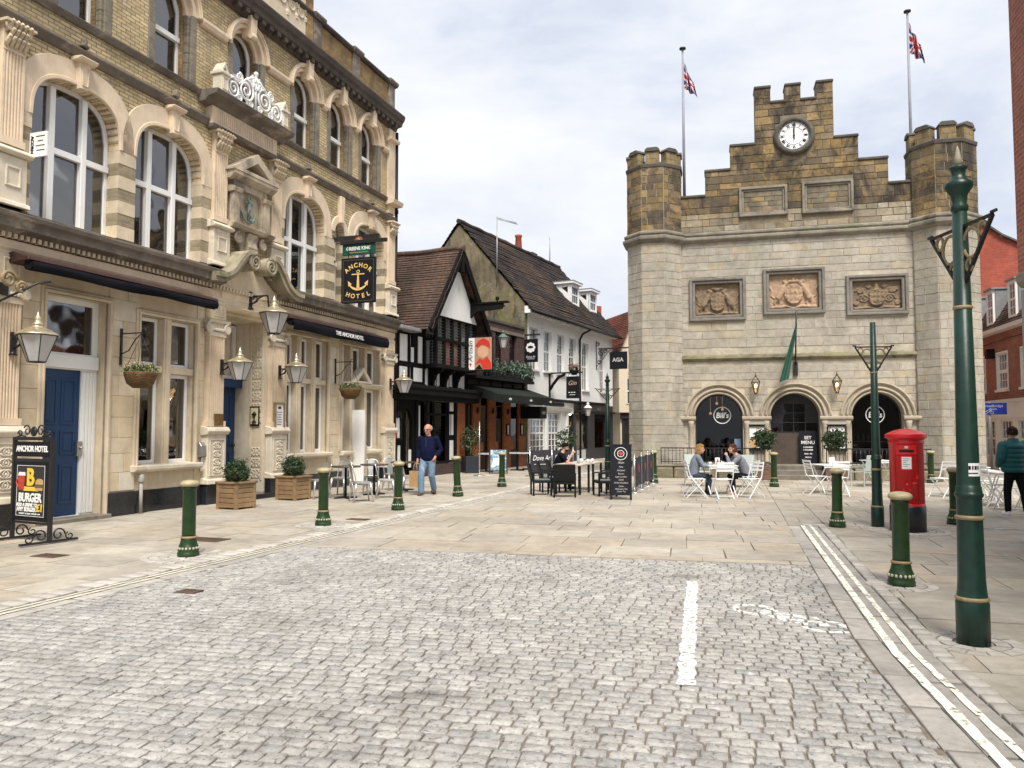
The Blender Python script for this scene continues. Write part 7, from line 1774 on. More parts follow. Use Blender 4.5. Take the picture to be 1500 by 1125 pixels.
# ---- chalkboard
cbd = thing('chalkboard', 'tall black A frame chalkboard with a red emblem in a white ring', 'menu board', (2.54, 18.4, 0), R(-8))
b = MB(); M1 = Mx.Translation((0, .0, 0)) @ Mx.Rotation(-.10, 4, 'X'); b.M = M1
b.box(-.25, .25, -.02, .02, .14, 1.26); b.box(-.25, -.2, -.028, .025, 0, 1.28); b.box(.2, .25, -.028, .025, 0, 1.28); b.box(-.26, .26, -.03, .03, 1.25, 1.29); b.box(-.2, .2, -.03, .0, .1, .15)
b.M = Mx.Translation((0, .28, 0)) @ Mx.Rotation(.12, 4, 'X'); b.box(-.25, -.21, -.02, .02, 0, 1.27); b.box(.21, .25, -.02, .02, 0, 1.27); b.box(-.25, .25, -.015, .015, .2, 1.2); b.build('frame', m_sign, cbd, bevel=.004)
b = MB(M1 @ Mx.Translation((0, -.022, 1.07)) @ Mx.Rotation(pi/2, 4, 'X'))
for r in (.145, .075): b.lathe([(r-.006, 0), (r-.006, .004), (r+.006, .004), (r+.006, 0)], 32, caps=False, sm=False)
b.build('emblem_ring', m_letter, cbd)
b = MB(M1); q = [(0, 1.13), (-.02, 1.095), (-.05, 1.1), (-.055, 1.06), (-.02, 1.05), (-.02, 1.02), (.02, 1.02), (.02, 1.05), (.055, 1.06), (.05, 1.1), (.02, 1.095)]; b.slab(q, [], -.026, -.02); b.build('red_emblem', m_red2, cbd)
for tx, sz, z in (('Aitan', .10, .86), ('Pizza', .07, .76), ('Antipasti', .075, .68), ('Risotto', .07, .60), ('Light Lunches', .07, .53), ('Salads', .07, .46), ('All Day Breakfasts', .065, .39), ('Cakes', .07, .31), ('Afternoon Tea', .07, .245), ('Cream Tea', .065, .19)):
    text('chalk_lettering', tx, sz*.8, m_oplass, cbd, None, M=M1 @ Mx.Translation((0, -.024, z)) @ Mx.Rotation(pi/2, 4, 'X'), shear=.35, ext=.001, sx=.85)
# ---- canvas barriers
m_canvas = mat('black_canvas_banner', (.028, .026, .035), .8, .25, 5); m_chrome = mat('brushed_steel', (.6, .6, .6), .25, .1, 9, metal=.9)
def barrier(lab, a, c, txt=None, n=1, grp='canvas cafe barriers'):
    a, c = V(a), V(c); d = c-a; L = d.length; rz = atan2(d.y, d.x)
    t = thing('canvas_barrier', lab, 'barrier', (a.x, a.y, 0), rz, grp)
    for x in [L*i/n for i in range(n+1)]:
        b = MB(); b.cyl((x, 0, .02), (x, 0, .98), .02, n=10); b.lathe([(.17, 0), (.17, .012), (.03, .03)], 20, (x, 0)); b.sph((x, 0, .98), .026, 8, 6); b.build('post', m_chrome, t)
    for i in range(n):
        x0, x1 = L*i/n+.03, L*(i+1)/n-.03; b = MB(); m = 10; g = []
        for k in range(m+1): g.append([b.p(x0+(x1-x0)*k/m, .015*sin(k*1.1), z-.012*sin(k*.6)) for z in (.14, .35, .6, .9)])
        for k in range(m):
            for j in range(3): b.face((g[k][j], g[k+1][j], g[k+1][j+1], g[k][j+1]), True)
        bn = b.build('banner', m_canvas, t)
        if txt: text('lettering', txt, .26, m_letter, bn, ((x0+x1)/2, -.025, .62), shear=.3, ext=.001, sx=.8); b = MB(); b.box((x0+x1)/2-.3, (x0+x1)/2+.3, -.024, -.022, .40, .415); b.build('strapline', m_letter, bn)
        else:
            b = MB(); b.lathe([(.07, 0), (.07, .004)], 16); b.M = Mx(); 
            for i_, q in enumerate(b.v): b.v[i_] = V(((x0+x1)/2+q.x, -.025+q.z*-1, .6+q.y*1.6))
            b.build('red_emblem', m_red2, bn)
barrier('row of dark canvas barriers on steel posts running back towards the town hall', (3.16, 20.35), (4.25, 23.8), None, 3)
barrier('dark canvas barrier with white script in front of the white shop', (.62, 27.4), (2.2, 28.4), 'Dove Ar', 2)
# ---- things outside the restaurant
t = thing('picture_board', 'A frame board with a blue and white picture in front of the restaurant', 'sign', (-.5, 29.0, 0), R(2))
b = MB(); b.M = Mx.Rotation(-.14, 4, 'X'); b.box(-.33, .33, -.015, .015, .08, .9); b.box(-.34, -.30, -.02, .02, 0, .92); b.box(.30, .34, -.02, .02, 0, .92); b.M = Mx.Translation((0, .3, 0)) @ Mx.Rotation(.14, 4, 'X'); b.box(-.33, .33, -.015, .015, .08, .9); b.build('frame', m_iron, t)
mp = mat('blue_picture', (.12, .25, .36), .4, .3, 5, stains=[((.65, .68, .68), .9, (5, 5, 5), .48, .56), ((.40, .16, .12), .7, (6, 6, 6), .60, .66)]); b = MB(); b.M = Mx.Rotation(-.14, 4, 'X'); b.box(-.29, .29, -.02, -.014, .12, .87); b.build('picture', mp, t)
b = MB(); b.M = Mx.Rotation(-.14, 4, 'X'); b.box(-.2, .22, -.024, -.019, .3, .58); b.build('white_patch', m_letter, t)
t = thing('tall_planter', 'dark square planter with an olive bush at the corner of the restaurant', 'planter', (-1.55, 29.6, 0), R(20)); b = MB(); b.box(-.27, .27, -.27, .27, 0, .62); b.build('box', mat('navy_planter', (.02, .024, .035), .5, .2, 8), t, bevel=.01); b = MB(); random.seed(31); leaves(b, (0, 0, 1.25), (.42, .42, .55), 420, .11, .15); b.build('bush', m_leafd, t); b = MB(); b.cyl((0, 0, .6), (0, 0, 1.2), .025, n=6); b.build('stem', m_wood, t)
t = thing('steel_stanchion', 'thin steel stanchion with a round base in front of the orange piers', 'stanchion', (-1.15, 27.8, 0)); b = MB(); b.cyl((0, 0, 0), (0, 0, 1.9), .018, n=8); b.build('pole', m_chrome, t); b = MB(); b.lathe([(.22, 0), (.22, .015), (.03, .04)], 20); b.build('foot', m_chrome, t)
def slat_table(lab, x, y):
    t = thing('terrace_table', lab, 'table', (x, y, 0), R(60), 'dark tables on the restaurant terrace'); b = MB(); b.box(-.55, .55, -.35, .35, .72, .75); b.build('table_top', m_black, t)
    b = MB()
    for k in range(12): b.box(-.55+.092*k, -.50+.092*k, -.365, -.352, .66, .73); b.box(-.565, -.552, -.33+.055*k, -.30+.055*k, .66, .73)
    b.build('tablecloth_trim', m_letter, t)
    for sx in (-1, 1): b = MB(); b.box(sx*.48-.03, sx*.48+.03, -.3, .3, 0, .05); b.box(sx*.48-.03, sx*.48+.03, -.04, .04, .05, .72); b.build('trestle', m_black, t)
slat_table('dark terrace table left of the blue picture board', -.75, 30.6); slat_table('dark terrace table right of the blue picture board', .45, 31.5)
t = thing('potted_bush', 'loose green bush in a pot below the white shop window', 'plant', (2.25, 32.7, 0)); b = MB(); b.lathe([(.2, 0), (.27, .4), (.25, .4)], 14); b.build('pot', m_slate, t); b = MB(); leaves(b, (0, 0, 1.05), (.45, .45, .65), 420, .12, .1); b.build('foliage', m_leafd, t)
# ---- hanging signs over the far pavement
def hsign(fr, x, y0, lab, board, beam_z, name='hanging_sign', arm=None):
    loc, rz = hanging(fr, x); t = thing(name, lab, 'sign', loc, rz); x0, x1, z0, z1 = board
    b = MB(); b.beam((y0, 0, beam_z), ((arm or x1+.1), 0, beam_z), .05, .07)
    for q in (x0+.12, x1-.12): b.cyl((q, 0, z1), (q, 0, beam_z), .01, n=5)
    b.build('bracket', m_iron, t); b = MB(); b.box(x0, x1, -.03, .03, z0, z1); return t, b.build('sign_board', m_sign, t, bevel=.008)
t, bd = hsign(TB, 4.5, .0, 'hanging picture sign in red beside a white strip, under a black beam', (.40, 1.52, 3.82, 5.1), 6.2, arm=2.0)
b = MB(); b.slab([(.0, 5.75), (.5, 5.75), (.9, 6.05), (1.9, 6.1), (1.95, 6.32), (.0, 6.32)], [], -.06, .06); b.box(-.05, 2.15, -.1, .1, 6.32, 6.38); b.sph((.6, 0, 6.5), .08, 8, 6); b.sph((1.7, 0, 6.5), .08, 8, 6); b.cyl((.6, 0, 6.35), (.6, 0, 6.5), .03, n=6); b.cyl((1.7, 0, 6.35), (1.7, 0, 6.5), .03, n=6); b.build('beam', m_beam, t)
b = MB(); b.box(.43, .78, -.036, -.03, 3.86, 5.06); b.build('white_strip', m_letter, bd); text('lettering', 'Artisan', .27, m_sign, bd, None, M=Mx.Translation((.61, -.038, 4.55)) @ Mx.Rotation(-pi/2, 4, 'Y') @ Mx.Rotation(pi/2, 4, 'X'), shear=.3); b = MB(); b.box(.59, .63, -.04, -.036, 3.98, 4.12); b.box(.55, .67, -.04, -.036, 4.05, 4.08); b.build('small_emblem', m_red2, bd)
b = MB(); b.box(.78, 1.49, -.036, -.03, 3.86, 5.06); b.build('picture', mat('picture_tan', (.42, .24, .15), .6, .2, 3), bd)
b = MB(); b.slab([(.80, 4.75), (.95, 4.95), (1.15, 5.04), (1.38, 4.92), (1.44, 4.62), (1.3, 4.72), (1.1, 4.80), (.92, 4.7)][::-1], [], -.042, -.036); b.slab([(.79, 4.05), (1.0, 4.30), (1.12, 4.22), (1.3, 4.34), (1.47, 4.1), (1.47, 3.88), (1.15, 3.88), (1.02, 4.12)][::-1], [], -.042, -.036); b.build('picture_red', mat('picture_red', (.55, .035, .02), .6, .2, 4), bd)
b = MB(); b.M = Mx.Translation((1.12, -.037, 4.52)) @ Mx.Rotation(pi/2, 4, 'X'); b.lathe([(.22, 0), (.22, .004)], 24); b.build('picture_tone', mat('picture_peach', (.62, .36, .22), .6, .1, 4), bd)
b = MB(); b.slab([(.79, 3.87), (.98, 4.06), (1.12, 3.87)], [], -.041, -.036); b.build('picture_dark', m_black, bd)
t, bd = hsign(WB, 5.1, -.05, 'black hanging sign with a white flower emblem on the white house corner', (-.02, .66, 4.62, 5.66), 5.85)
b = MB(); b.M = Mx.Translation((.32, -.034, 5.28)) @ Mx.Rotation(pi/2, 4, 'X')
for k in range(8): b.lathe([(.085, 0), (.085, .003+.0005*k)], 12, (.15*cos(k*pi/4), .15*sin(k*pi/4)), sm=False)
b.lathe([(.13, 0), (.13, .002)], 16, sm=False); b.build('flower_emblem', m_letter, bd)
b = MB(); b.slab([(.18, 5.26), (.3, 5.24), (.46, 5.26), (.44, 5.33), (.3, 5.36), (.2, 5.33)], [], -.045, -.04); b.build('flower_centre', m_sign, bd); text('lettering', 'Dove Ar', .13, m_letter, bd, (.32, -.033, 4.86), shear=.2, ext=.001)
b = MB(); b.box(.15, .5, -.034, -.03, 4.76, 4.775); b.build('strapline', m_letter, bd)
t, bd = hsign(WB, 7.8, .0, 'black hanging sign with a script G on a curved timber bracket', (.9, 1.55, 3.08, 4.12), 4.3, arm=1.72)
b = MB(); b.beam((.02, 0, 3.1), (.02, 0, 4.35), .09); b.tube([(.05, 0, 3.5), (.2, 0, 3.75), (.5, 0, 4.1), (.85, 0, 4.25)], [.07, .075, .08, .06], 8); b.build('timber_bracket', m_beam, t)
text('lettering', 'Gin', .3, mat('rose_gold', (.6, .35, .22), .5, .1, 9), bd, (1.2, -.034, 3.8), shear=.35, ext=.001); b = MB()
for k in range(3): b.box(1.02+.13*k, 1.1+.13*k, -.033, -.03, 3.34, 3.38)
b.box(1.08, 1.36, -.033, -.03, 3.24, 3.26); b.build('strapline', m_letter, bd)
t = thing('flower_basket', 'hanging basket of red flowers on the timber bracket of the white house', 'hanging basket', WB.w(7.8, -1.3, 4.2), 0); b = MB(); b.lathe([(.1, -.02), (.2, .1), (.24, .22), (.22, .22)], 14); b.build('basket', m_black, t); b = MB(); random.seed(41); leaves(b, (0, 0, .3), (.28, .28, .2), 180, .1, .2); b.build('foliage', m_leaf, t); b = MB()
for k in range(60): b.leaf((rnd(-.28, .28), rnd(-.28, .28), .36+rnd(-.12, .15)), .1, (0, 0, 1))
b.build('flowers', mat('red_flowers', (.55, .03, .08), .6, .2, 9, isl2=[(.55, .03, .06), (.6, .1, .2), (.5, .02, .03)]), t)
t, bd = hsign(WB, 14.2, .15, 'black hanging sign reading AGA on a scrolled iron bracket', (.8, 1.8, 4.9, 5.85), 6.05, arm=2.0); text('lettering', 'AGA', .3, m_oplass, bd, (1.28, -.034, 5.4), bold=.01)
b = MB()
for (cx, cz, r) in ((.3, 5.8, .2), (.2, 5.3, .14), (.55, 5.9, .12), (.1, 6.3, .12)): b.tube([(cx+r*(1-q/24)*cos(q*.5), 0, cz+r*(1-q/24)*sin(q*.5)) for q in range(18)], .025, 5)
b.beam((.02, 0, 4.9), (.02, 0, 6.5), .04); b.beam((.05, 0, 5.1), (.85, 0, 6.0), .03); b.build('scrollwork', m_iron, t)
t = thing('small_wall_sign', 'small dark hanging sign on the cream house', 'sign', CB.w(.9, -.35, 0), CB.a); b = MB(); b.box(-.35, .45, -.05, 0, 3.75, 4.75); b.beam((-.5, -.1, 4.85), (.5, -.1, 4.85), .06); b.build('sign_board', m_slate, t)
def street_lantern(loc, rz, lab, m_top, out=.4):
    t = thing('wall_lantern', lab, 'lantern', loc, rz); b = MB(); y = -out
    b.lathe([(.10, -.3), (.2, .1)], 6, (0, y), sm=False, caps=False); b.build('glass', m_oplass, t)
    b = MB(); b.lathe([(.24, .1), (.2, .14), (.09, .24), (.06, .3), (.1, .32), (.02, .4)], 12, (0, y)); b.build('hood', m_top, t); b = MB(); b.beam((0, 0, .0), (0, y, .33), .03); b.box(-.04, .04, -.01, .02, -.15, .15); b.build('bracket', m_iron, t)
street_lantern(WB.w(11.62, -.1, 2.62), WB.a, 'white topped lantern on the drainpipe of the white house', m_white, .4)
street_lantern(WB.w(1.75, -.05, 5.25), WB.a, 'large green lantern hanging in front of the restaurant windows', mat('copper_green', (.10, .15, .12), .6, .2, 9), .6)
t = thing('menu_case', 'black lantern shaped menu case beside the half timbered doorway', 'menu case', TB.w(.15, -.05, 0), TB.a); b = MB(); frame(b, -.2, .2, 1.3, 2.05, .05, -.1, 0); b.slab([(-.22, 2.05), (.22, 2.05), (.1, 2.22), (-.1, 2.22)], [], -.12, 0); b.build('case_frame', m_black, t); b = MB(); b.box(-.15, .15, -.05, -.04, 1.35, 2.0); b.build('menu_sheet', m_letter, t); b = MB(); b.box(-.15, .0, -.055, -.05, 1.35, 1.65); b.build('red_notice', m_red2, t)
# ---- white folding bistro chairs
m_wmetal = mat('white_metal', (.78, .79, .78), .4, .05, 8); m_pale = mat('pale_green_metal', (.42, .47, .45), .4, .08, 8)
def folding_chair(lab, x, y, rz, m=None, grp='white folding chairs in the square'):
    t = thing('folding_chair', lab, 'chair', (x, y, 0), rz, grp); m = m or m_wmetal
    b = MB()
    for k in range(5): b.box(-.20, .20, -.19+.08*k, -.13+.08*k, .445, .46)
    b.build('seat', m, t, bevel=.004)
    for sx in (-1, 1):
        b = MB(); b.beam((sx*.21, -.24, 0), (sx*.21, .16, .5), .022, .014); b.beam((sx*.21, .16, .5), (sx*.20, .25, .86), .022, .014); b.build('back_leg', m, t)
        b = MB(); b.beam((sx*.185, .27, 0), (sx*.185, -.19, .46), .022, .014); b.build('front_leg', m, t)
    b = MB()
    for z, y_ in ((.66, .205), (.75, .228), (.83, .245)): b.box(-.2, .2, y_-.008, y_+.008, z-.025, z+.025)
    b.build('back_slats', m, t, bevel=.003); b = MB(); b.beam((-.185, .22, .06), (.185, .22, .06), .015); b.beam((-.21, -.2, .06), (.21, -.2, .06), .015); b.build('stretcher', m, t); return t
fc = folding_chair('white folding chair at the front left of the two seated women', 4.42, 18.95, R(52+35))
for x, y, rz, lab in ((5.02, 18.85, R(185), 'white folding chair facing away at the front of the two women\'s table'), (5.72, 18.95, R(-62), 'white folding chair at the front right of the two seated women'), (4.62, 19.95, R(88), 'white folding chair under the woman in the grey hoodie'), (5.95, 19.95, R(-88), 'white folding chair under the woman in the grey coat'),
                      (7.72, 20.05, R(95), 'white folding chair left of the middle cafe table'), (8.02, 19.45, R(180), 'white folding chair with its back to the camera at the middle cafe table'),
                      (10.42, 19.1, R(-70), 'white folding chair just right of the pillar box'), (10.95, 18.2, R(75), 'white folding chair behind the half hidden bollard'), (10.35, 16.9, R(80), 'white folding chair right of the large lamp post'), (10.1, 16.0, R(178), 'white folding chair with its seat towards the camera beside the man in teal'), (10.9, 16.2, R(190), 'white folding chair at the far right end of the tables'), (11.6, 18.8, R(-80), 'white folding chair farthest right behind the tables')):
    dup(fc, (x, y, 0), rz, lab)
def folding_table(lab, x, y, rz, w=.75, l=.75):
    t = thing('folding_table', lab, 'table', (x, y, 0), rz, 'white cafe tables in the square'); b = MB(); b.box(-w/2, w/2, -l/2, l/2, .715, .735); b.box(-w/2+.03, w/2-.03, -l/2+.02, -l/2+.03, .66, .715); b.build('table_top', m_wmetal, t, bevel=.004)
    for sx in (-1, 1): b = MB(); b.beam((sx*(w/2-.06), -l/2+.05, 0), (sx*(w/2-.06), l/2-.05, .71), .022); b.beam((sx*(w/2-.09), l/2-.05, 0), (sx*(w/2-.09), -l/2+.05, .71), .022); b.build('crossed_legs', m_wmetal, t)
    return t
ft = folding_table('white cafe table between the two seated women', 5.22, 19.9, R(4))
for x, y, rz, lab in ((8.2, 20.3, R(5), 'white cafe table in front of the right arch, behind the bollard'), (11.1, 19.2, R(-12), 'white cafe table right of the pillar box, farther one'), (10.35, 17.55, R(-14), 'white cafe table behind the large lamp post'), (10.55, 16.75, R(-14), 'white cafe table beside the man in the teal jacket'), (10.65, 22.9, R(10), 'small white table behind the pillar box')):
    dup(ft, (x, y, 0), rz, lab)
def condiments(x, y, lab, seed):
    random.seed(seed); t = thing('condiment_set', lab, 'condiments', (x, y, .737), rnd(0, 3), 'condiment sets on the white tables')
    b = MB(); b.box(-.09, .09, -.06, .06, 0, .02); b.box(-.09, .09, .05, .06, .02, .10); b.build('tray', m_wmetal, t)
    for k, (m, h) in enumerate(((m_red2, .16), (m_oplass, .12), (m_slate, .13), (m_cup, .11))): b = MB(); b.lathe([(.022, .02), (.026, h*.7), (.012, h*.85), (.012, h)], 10, (-.06+.04*k, .0)); b.build('bottle', m, t)
    b = MB(); b.M = Mx.Rotation(-.15, 4, 'X'); b.box(-.06, .08, .07, .076, .0, .2); b.build('menu_card', m_letter, t)
condiments(5.2, 19.75, 'bottles and menu card on the table between the two women', 1); condiments(8.2, 20.2, 'bottles and menu card on the table in front of the right arch', 2); condiments(11.1, 19.1, 'bottles and menu card on the farther table right of the pillar box', 3); condiments(10.55, 16.7, 'bottles and menu card on the table beside the man in teal', 4); condiments(10.65, 22.85, 'bottles and menu card on the small table behind the pillar box', 5)
cup('white cup on the table between the two women', 5.38, 20.1, .737, 'cups on the women\'s table'); cup('white cup on the table between the two women', 5.0, 19.9, .737, 'cups on the women\'s table')
def green_chair(lab, x, y, rz):
    t = thing('garden_armchair', lab, 'chair', (x, y, 0), rz, 'grey green garden armchairs by the town hall'); b = MB(); b.box(-.26, .26, -.25, .22, .40, .43); b.build('seat', m_pale, t, bevel=.008)
    b = MB(); b.M = Mx.Translation((0, .22, .43)) @ Mx.Rotation(-.2, 4, 'X'); b.box(-.25, .25, -.01, .012, .02, .48); b.build('backrest', m_pale, t, bevel=.01)
    for sx in (-1, 1):
        b = MB(); b.beam((sx*.27, -.25, .62), (sx*.27, .3, .62), .04, .02); b.build('armrest', m_pale, t)
        for y_ in (-.23, .22): b = MB(); b.beam((sx*.27, y_, 0), (sx*.27, y_, .62), .028); b.build('leg', m_pale, t)
    return t
gc = green_chair('grey green armchair behind the woman in the grey coat', 6.55, 22.3, R(-25)); dup(gc, (10.05, 22.5, 0), R(25+180), 'grey green armchair left of the pillar box, below the right arch'); dup(gc, (5.35, 22.8, 0), R(15), 'grey green armchair between the two seated women, near the railing')
# ---- lollipop bay trees in brick troughs
def bay(x, lab, lab2):
    p_ = TH.w(x, -1.35, 0); t = thing('bay_tree', lab, 'tree', (p_.x, p_.y, 0), TH.a, 'clipped bay trees at the town hall steps')
    b = MB(); leaves(b, (0, 0, 1.30), (.34, .34, .32), 1000, .09, .45); leaves(b, (0, 0, 1.30), (.42, .42, .38), 160, .09, .8); leaves(b, (0, 0, 1.3), (.25, .25, .25), 200, .1, .1); b.build('crown', m_leafd, t); b = MB(); b.tube([(0, 0, .3), (.01, 0, .7), (0, 0, 1.2)], .02, 7); b.build('trunk', m_wood, t)
    t = thing('brick_trough', lab2, 'planter', (p_.x, p_.y, 0), TH.a, 'brick troughs at the town hall steps'); b = MB(); b.slab([(-.32, 0), (.32, 0), (.32, .45), (-.32, .45)], [], -.24, -.16); b.slab([(-.32, 0), (.32, 0), (.32, .45), (-.32, .45)], [], .16, .24); b.box(-.32, -.24, -.16, .16, 0, .45); b.box(.24, .32, -.16, .16, 0, .45); b.build('walls', m_brkdk, t, bevel=.01); b = MB(); b.box(-.24, .24, -.16, .16, .3, .38); b.build('soil', bpy.data.materials['compost'], t)
m_brkdk = brickmat('trough_brick', (.17, .09, .06), (.12, .07, .05), (.14, .11, .09), .225, .075, .012)
random.seed(17); bay(-1.42, 'clipped ball topped bay tree left of the town hall steps', 'brick trough under the left bay tree by the steps'); bay(.72, 'clipped ball topped bay tree right of the town hall steps', 'brick trough under the right bay tree by the steps')
# ---- cycle route sign
t = thing('cycle_sign', 'blue cycle route sign on a grey post beyond the town hall', 'sign', (18.6, 30.6, 0), R(-31)); b = MB(); b.cyl((0, 0, 0), (0, 0, 2.7), .055, n=10); b.build('post', mat('grey_post', (.3, .3, .32), .5, .1, 6), t)
b = MB(); b.box(-.38, .58, -.075, -.06, 2.2, 2.65); bb_ = b.build('sign_plate', mat('route_blue', (.012, .05, .42), .4, .05, 6), t, bevel=.005)
text('lettering', 'Broadbridge', .135, m_letter, bb_, (.12, -.079, 2.53), ext=.001); text('lettering', 'Heath', .11, m_letter, bb_, (.12, -.079, 2.41), ext=.001)
b = MB(); b.slab([(-.3, 2.3), (-.25, 2.3), (-.25, 2.48), (-.2, 2.48), (-.275, 2.58), (-.35, 2.48), (-.3, 2.48)], [], -.08, -.074)
for cx in (-.12, .08): b.tube([(cx+.055*cos(q*.6), -.078, 2.28+.055*sin(q*.6)) for q in range(11)], .008, 4, closed=True)
b.tube([(-.12, -.078, 2.28), (-.06, -.078, 2.37), (.05, -.078, 2.37), (.08, -.078, 2.28)], .008, 4); b.tube([(-.06, -.078, 2.37), (-.02, -.078, 2.28), (.05, -.078, 2.37)], .008, 4); b.build('route_symbols', m_letter, bb_)
# ================================================================ people
def skinmat(n, c): return mat(n, c, .55, .08, 20, .03)
m_skin = skinmat('skin', (.50, .27, .19)); m_skin2 = skinmat('ruddy_skin', (.52, .24, .165))
m_navy = mat('navy_knit', (.008, .010, .034), .95, .2, 30, .6, spec=.08, bsc=11, dist=.04); m_jean = mat('faded_denim', (.16, .25, .36), .9, .22, 14, .6, spec=.1, bsc=12, dist=.04, stains=[((.42, .50, .58), .6, (6, 6, 3), .52, .70)])
m_shoe = mat('brown_leather', (.09, .045, .025), .45, .2, 12); m_dk = mat('black_cloth', (.010, .010, .013), .95, .25, 20, .5, spec=.08, bsc=11, dist=.04)
m_wht = mat('white_trainer', (.72, .71, .69), .5, .08, 12); m_teal = mat('teal_quilted_nylon', (.004, .085, .095), .5, .25, 8, .4, spec=.3, bsc=14, dist=.03)
m_greyw = mat('grey_wool', (.20, .20, .225), .95, .15, 20, .6, spec=.08, bsc=10, dist=.05); m_hood = mat('grey_hoodie', (.19, .215, .26), .95, .15, 15, .6, spec=.08, bsc=10, dist=.05)
class Fig(MB):
    """volumes to be fused into one skin by a voxel remesh"""
    def limb(s, pts, rad, n=12):
        P = []; Rr = []
        for i in range(len(pts)-1):
            a, c = V(pts[i]), V(pts[i+1])
            for k in range(4): P.append(a.lerp(c, k/4)); Rr.append(rad[i]+(rad[i+1]-rad[i])*k/4)
        P.append(V(pts[-1])); Rr.append(rad[-1])
        s.tube(P, Rr, n); s.sph(P[0], Rr[0], 10, 8); s.sph(P[-1], Rr[-1], 10, 8)
        for q, r in zip(pts[1:-1], rad[1:-1]): s.sph(q, r*1.0, 10, 8)
    def loft(s, secs, n=20):
        """elliptical sections (x,y,z,rx,ry), side axis x"""
        rings = []
        for i, (x, y, z, rx, ry) in enumerate(secs):
            p0, p1 = secs[max(0, i-1)], secs[min(len(secs)-1, i+1)]; t = V((p1[0]-p0[0], p1[1]-p0[1], p1[2]-p0[2])).normalized()
            fx = V((1, 0, 0)); fx = (fx-t*fx.dot(t)).normalized(); fy = t.cross(fx)
            rings.append([s.p(*(V((x, y, z))+fx*rx*cos(2*pi*k/n)+fy*ry*sin(2*pi*k/n))) for k in range(n)])
        for A, B in zip(rings, rings[1:]):
            for k in range(n): s.face((A[k], A[(k+1) % n], B[(k+1) % n], B[k]), True)
        s.face(rings[0][::-1]); s.face(rings[-1])
    def fuse(s, name, m, parent, vox=.012, it=5):
        o = s.build(name, m, parent)
        r = o.modifiers.new('Remesh', 'REMESH'); r.mode = 'VOXEL'; r.voxel_size = vox; r.use_smooth_shade = True
        q = o.modifiers.new('Smooth', 'SMOOTH'); q.factor = .5; q.iterations = it; return o
    def head(s, c, yaw=0, pitch=0, sc=1.):
        M0 = s.M; s.M = M0 @ Mx.Translation(c) @ Mx.Rotation(yaw, 4, 'Z') @ Mx.Rotation(pitch, 4, 'X') @ Mx.Scale(sc, 4)
        s.sph((0, .012, .035), .095, 16, 12, sx=.80, sy=1.02, sz=1.0); s.sph((0, -.022, -.035), .075, 14, 10, sx=.80, sy=.95, sz=1.1)
        s.sph((0, -.062, -.085), .030, 10, 8); s.limb([(0, -.090, .02), (0, -.112, -.022)], [.010, .017], 8); s.sph((-.012, -.10, -.026), .012, 8, 6); s.sph((.012, -.10, -.026), .012, 8, 6)
        s.limb([(-.02, -.086, -.058), (.02, -.086, -.058)], [.010, .010], 8); s.limb([(-.045, -.078, .028), (.045, -.078, .028)], [.016, .016], 8)
        for q in (-1, 1): s.sph((q*.078, .012, -.005), .026, 8, 8, sx=.35, sy=.7, sz=1.15)
        hm = s.M; s.M = M0; return hm
    def hand(s, w, d, up, curl=.5, sc=1., thumb=1):
        """palm, four fingers and a thumb; w wrist point, d along the hand, up the back of the hand"""
        w, d, up = V(w), V(d).normalized(), V(up); up = (up-d*up.dot(d)).normalized(); sd = d.cross(up)*thumb
        s.limb([w, w+d*.045*sc], [.026*sc, .030*sc], 8)
        for k in range(4):
            o = (k-1.5)*.0175*sc; L = (.068, .078, .072, .056)[k]*sc
            b0 = w+d*.075*sc+sd*o*-1; r = .0088*sc
            s.limb([w+d*.035*sc+sd*o*-.9, b0], [.012*sc, .0105*sc], 7)
            p1 = b0+(d*cos(curl*.7)-up*sin(curl*.7))*L*.5; p2 = p1+(d*cos(curl*1.7)-up*sin(curl*1.7))*L*.5
            s.limb([b0, p1, p2], [.0100*sc, r, .0078*sc], 7)
        t0 = w+d*.02*sc+sd*.022*sc; t1 = t0+(d*.7+sd*.8).normalized()*.04*sc; s.limb([t0, t1, t1+(d*.95+sd*.15-up*curl*.3).normalized()*.03*sc], [.014*sc, .0105*sc, .009*sc], 7)
def face_bits(parent, hm, glasses=False, brow=None):
    b = MB(hm)
    for q in (-1, 1): b.sph((q*.032, -.079, .006), .010, 8, 6)
    b.build('eyes', mat_eye, parent)
    b = MB(hm); b.tube([(-.022, -.0965, -.0585), (0, -.099, -.060), (.022, -.0965, -.0585)], .0035, 6); b.build('mouth', mat_lip, parent)
    if glasses:
        b = MB(hm)
        for q in (-1, 1): b.tube([(q*.034+.026*cos(k*.63), -.102, .004+.019*sin(k*.63)) for k in range(10)], .0032, 5, closed=True); b.beam((q*.06, -.10, .01), (q*.079, .0, .012), .005)
        b.beam((-.01, -.103, .008), (.01, -.103, .008), .005); g = b.build('glasses', m_iron, parent)
        b = MB(hm)
        for q in (-1, 1): b.sph((q*.034, -.100, .004), .024, 10, 6, sy=.12, sz=.75)
        b.build('lenses', mat('tinted_lens', (.10, .06, .04), .15, .05, 5), g)
mat_eye = mat('eye_dark', (.03, .02, .015), .2, .05, 5); mat_lip = mat('lips', (.34, .12, .09), .5, .05, 5)
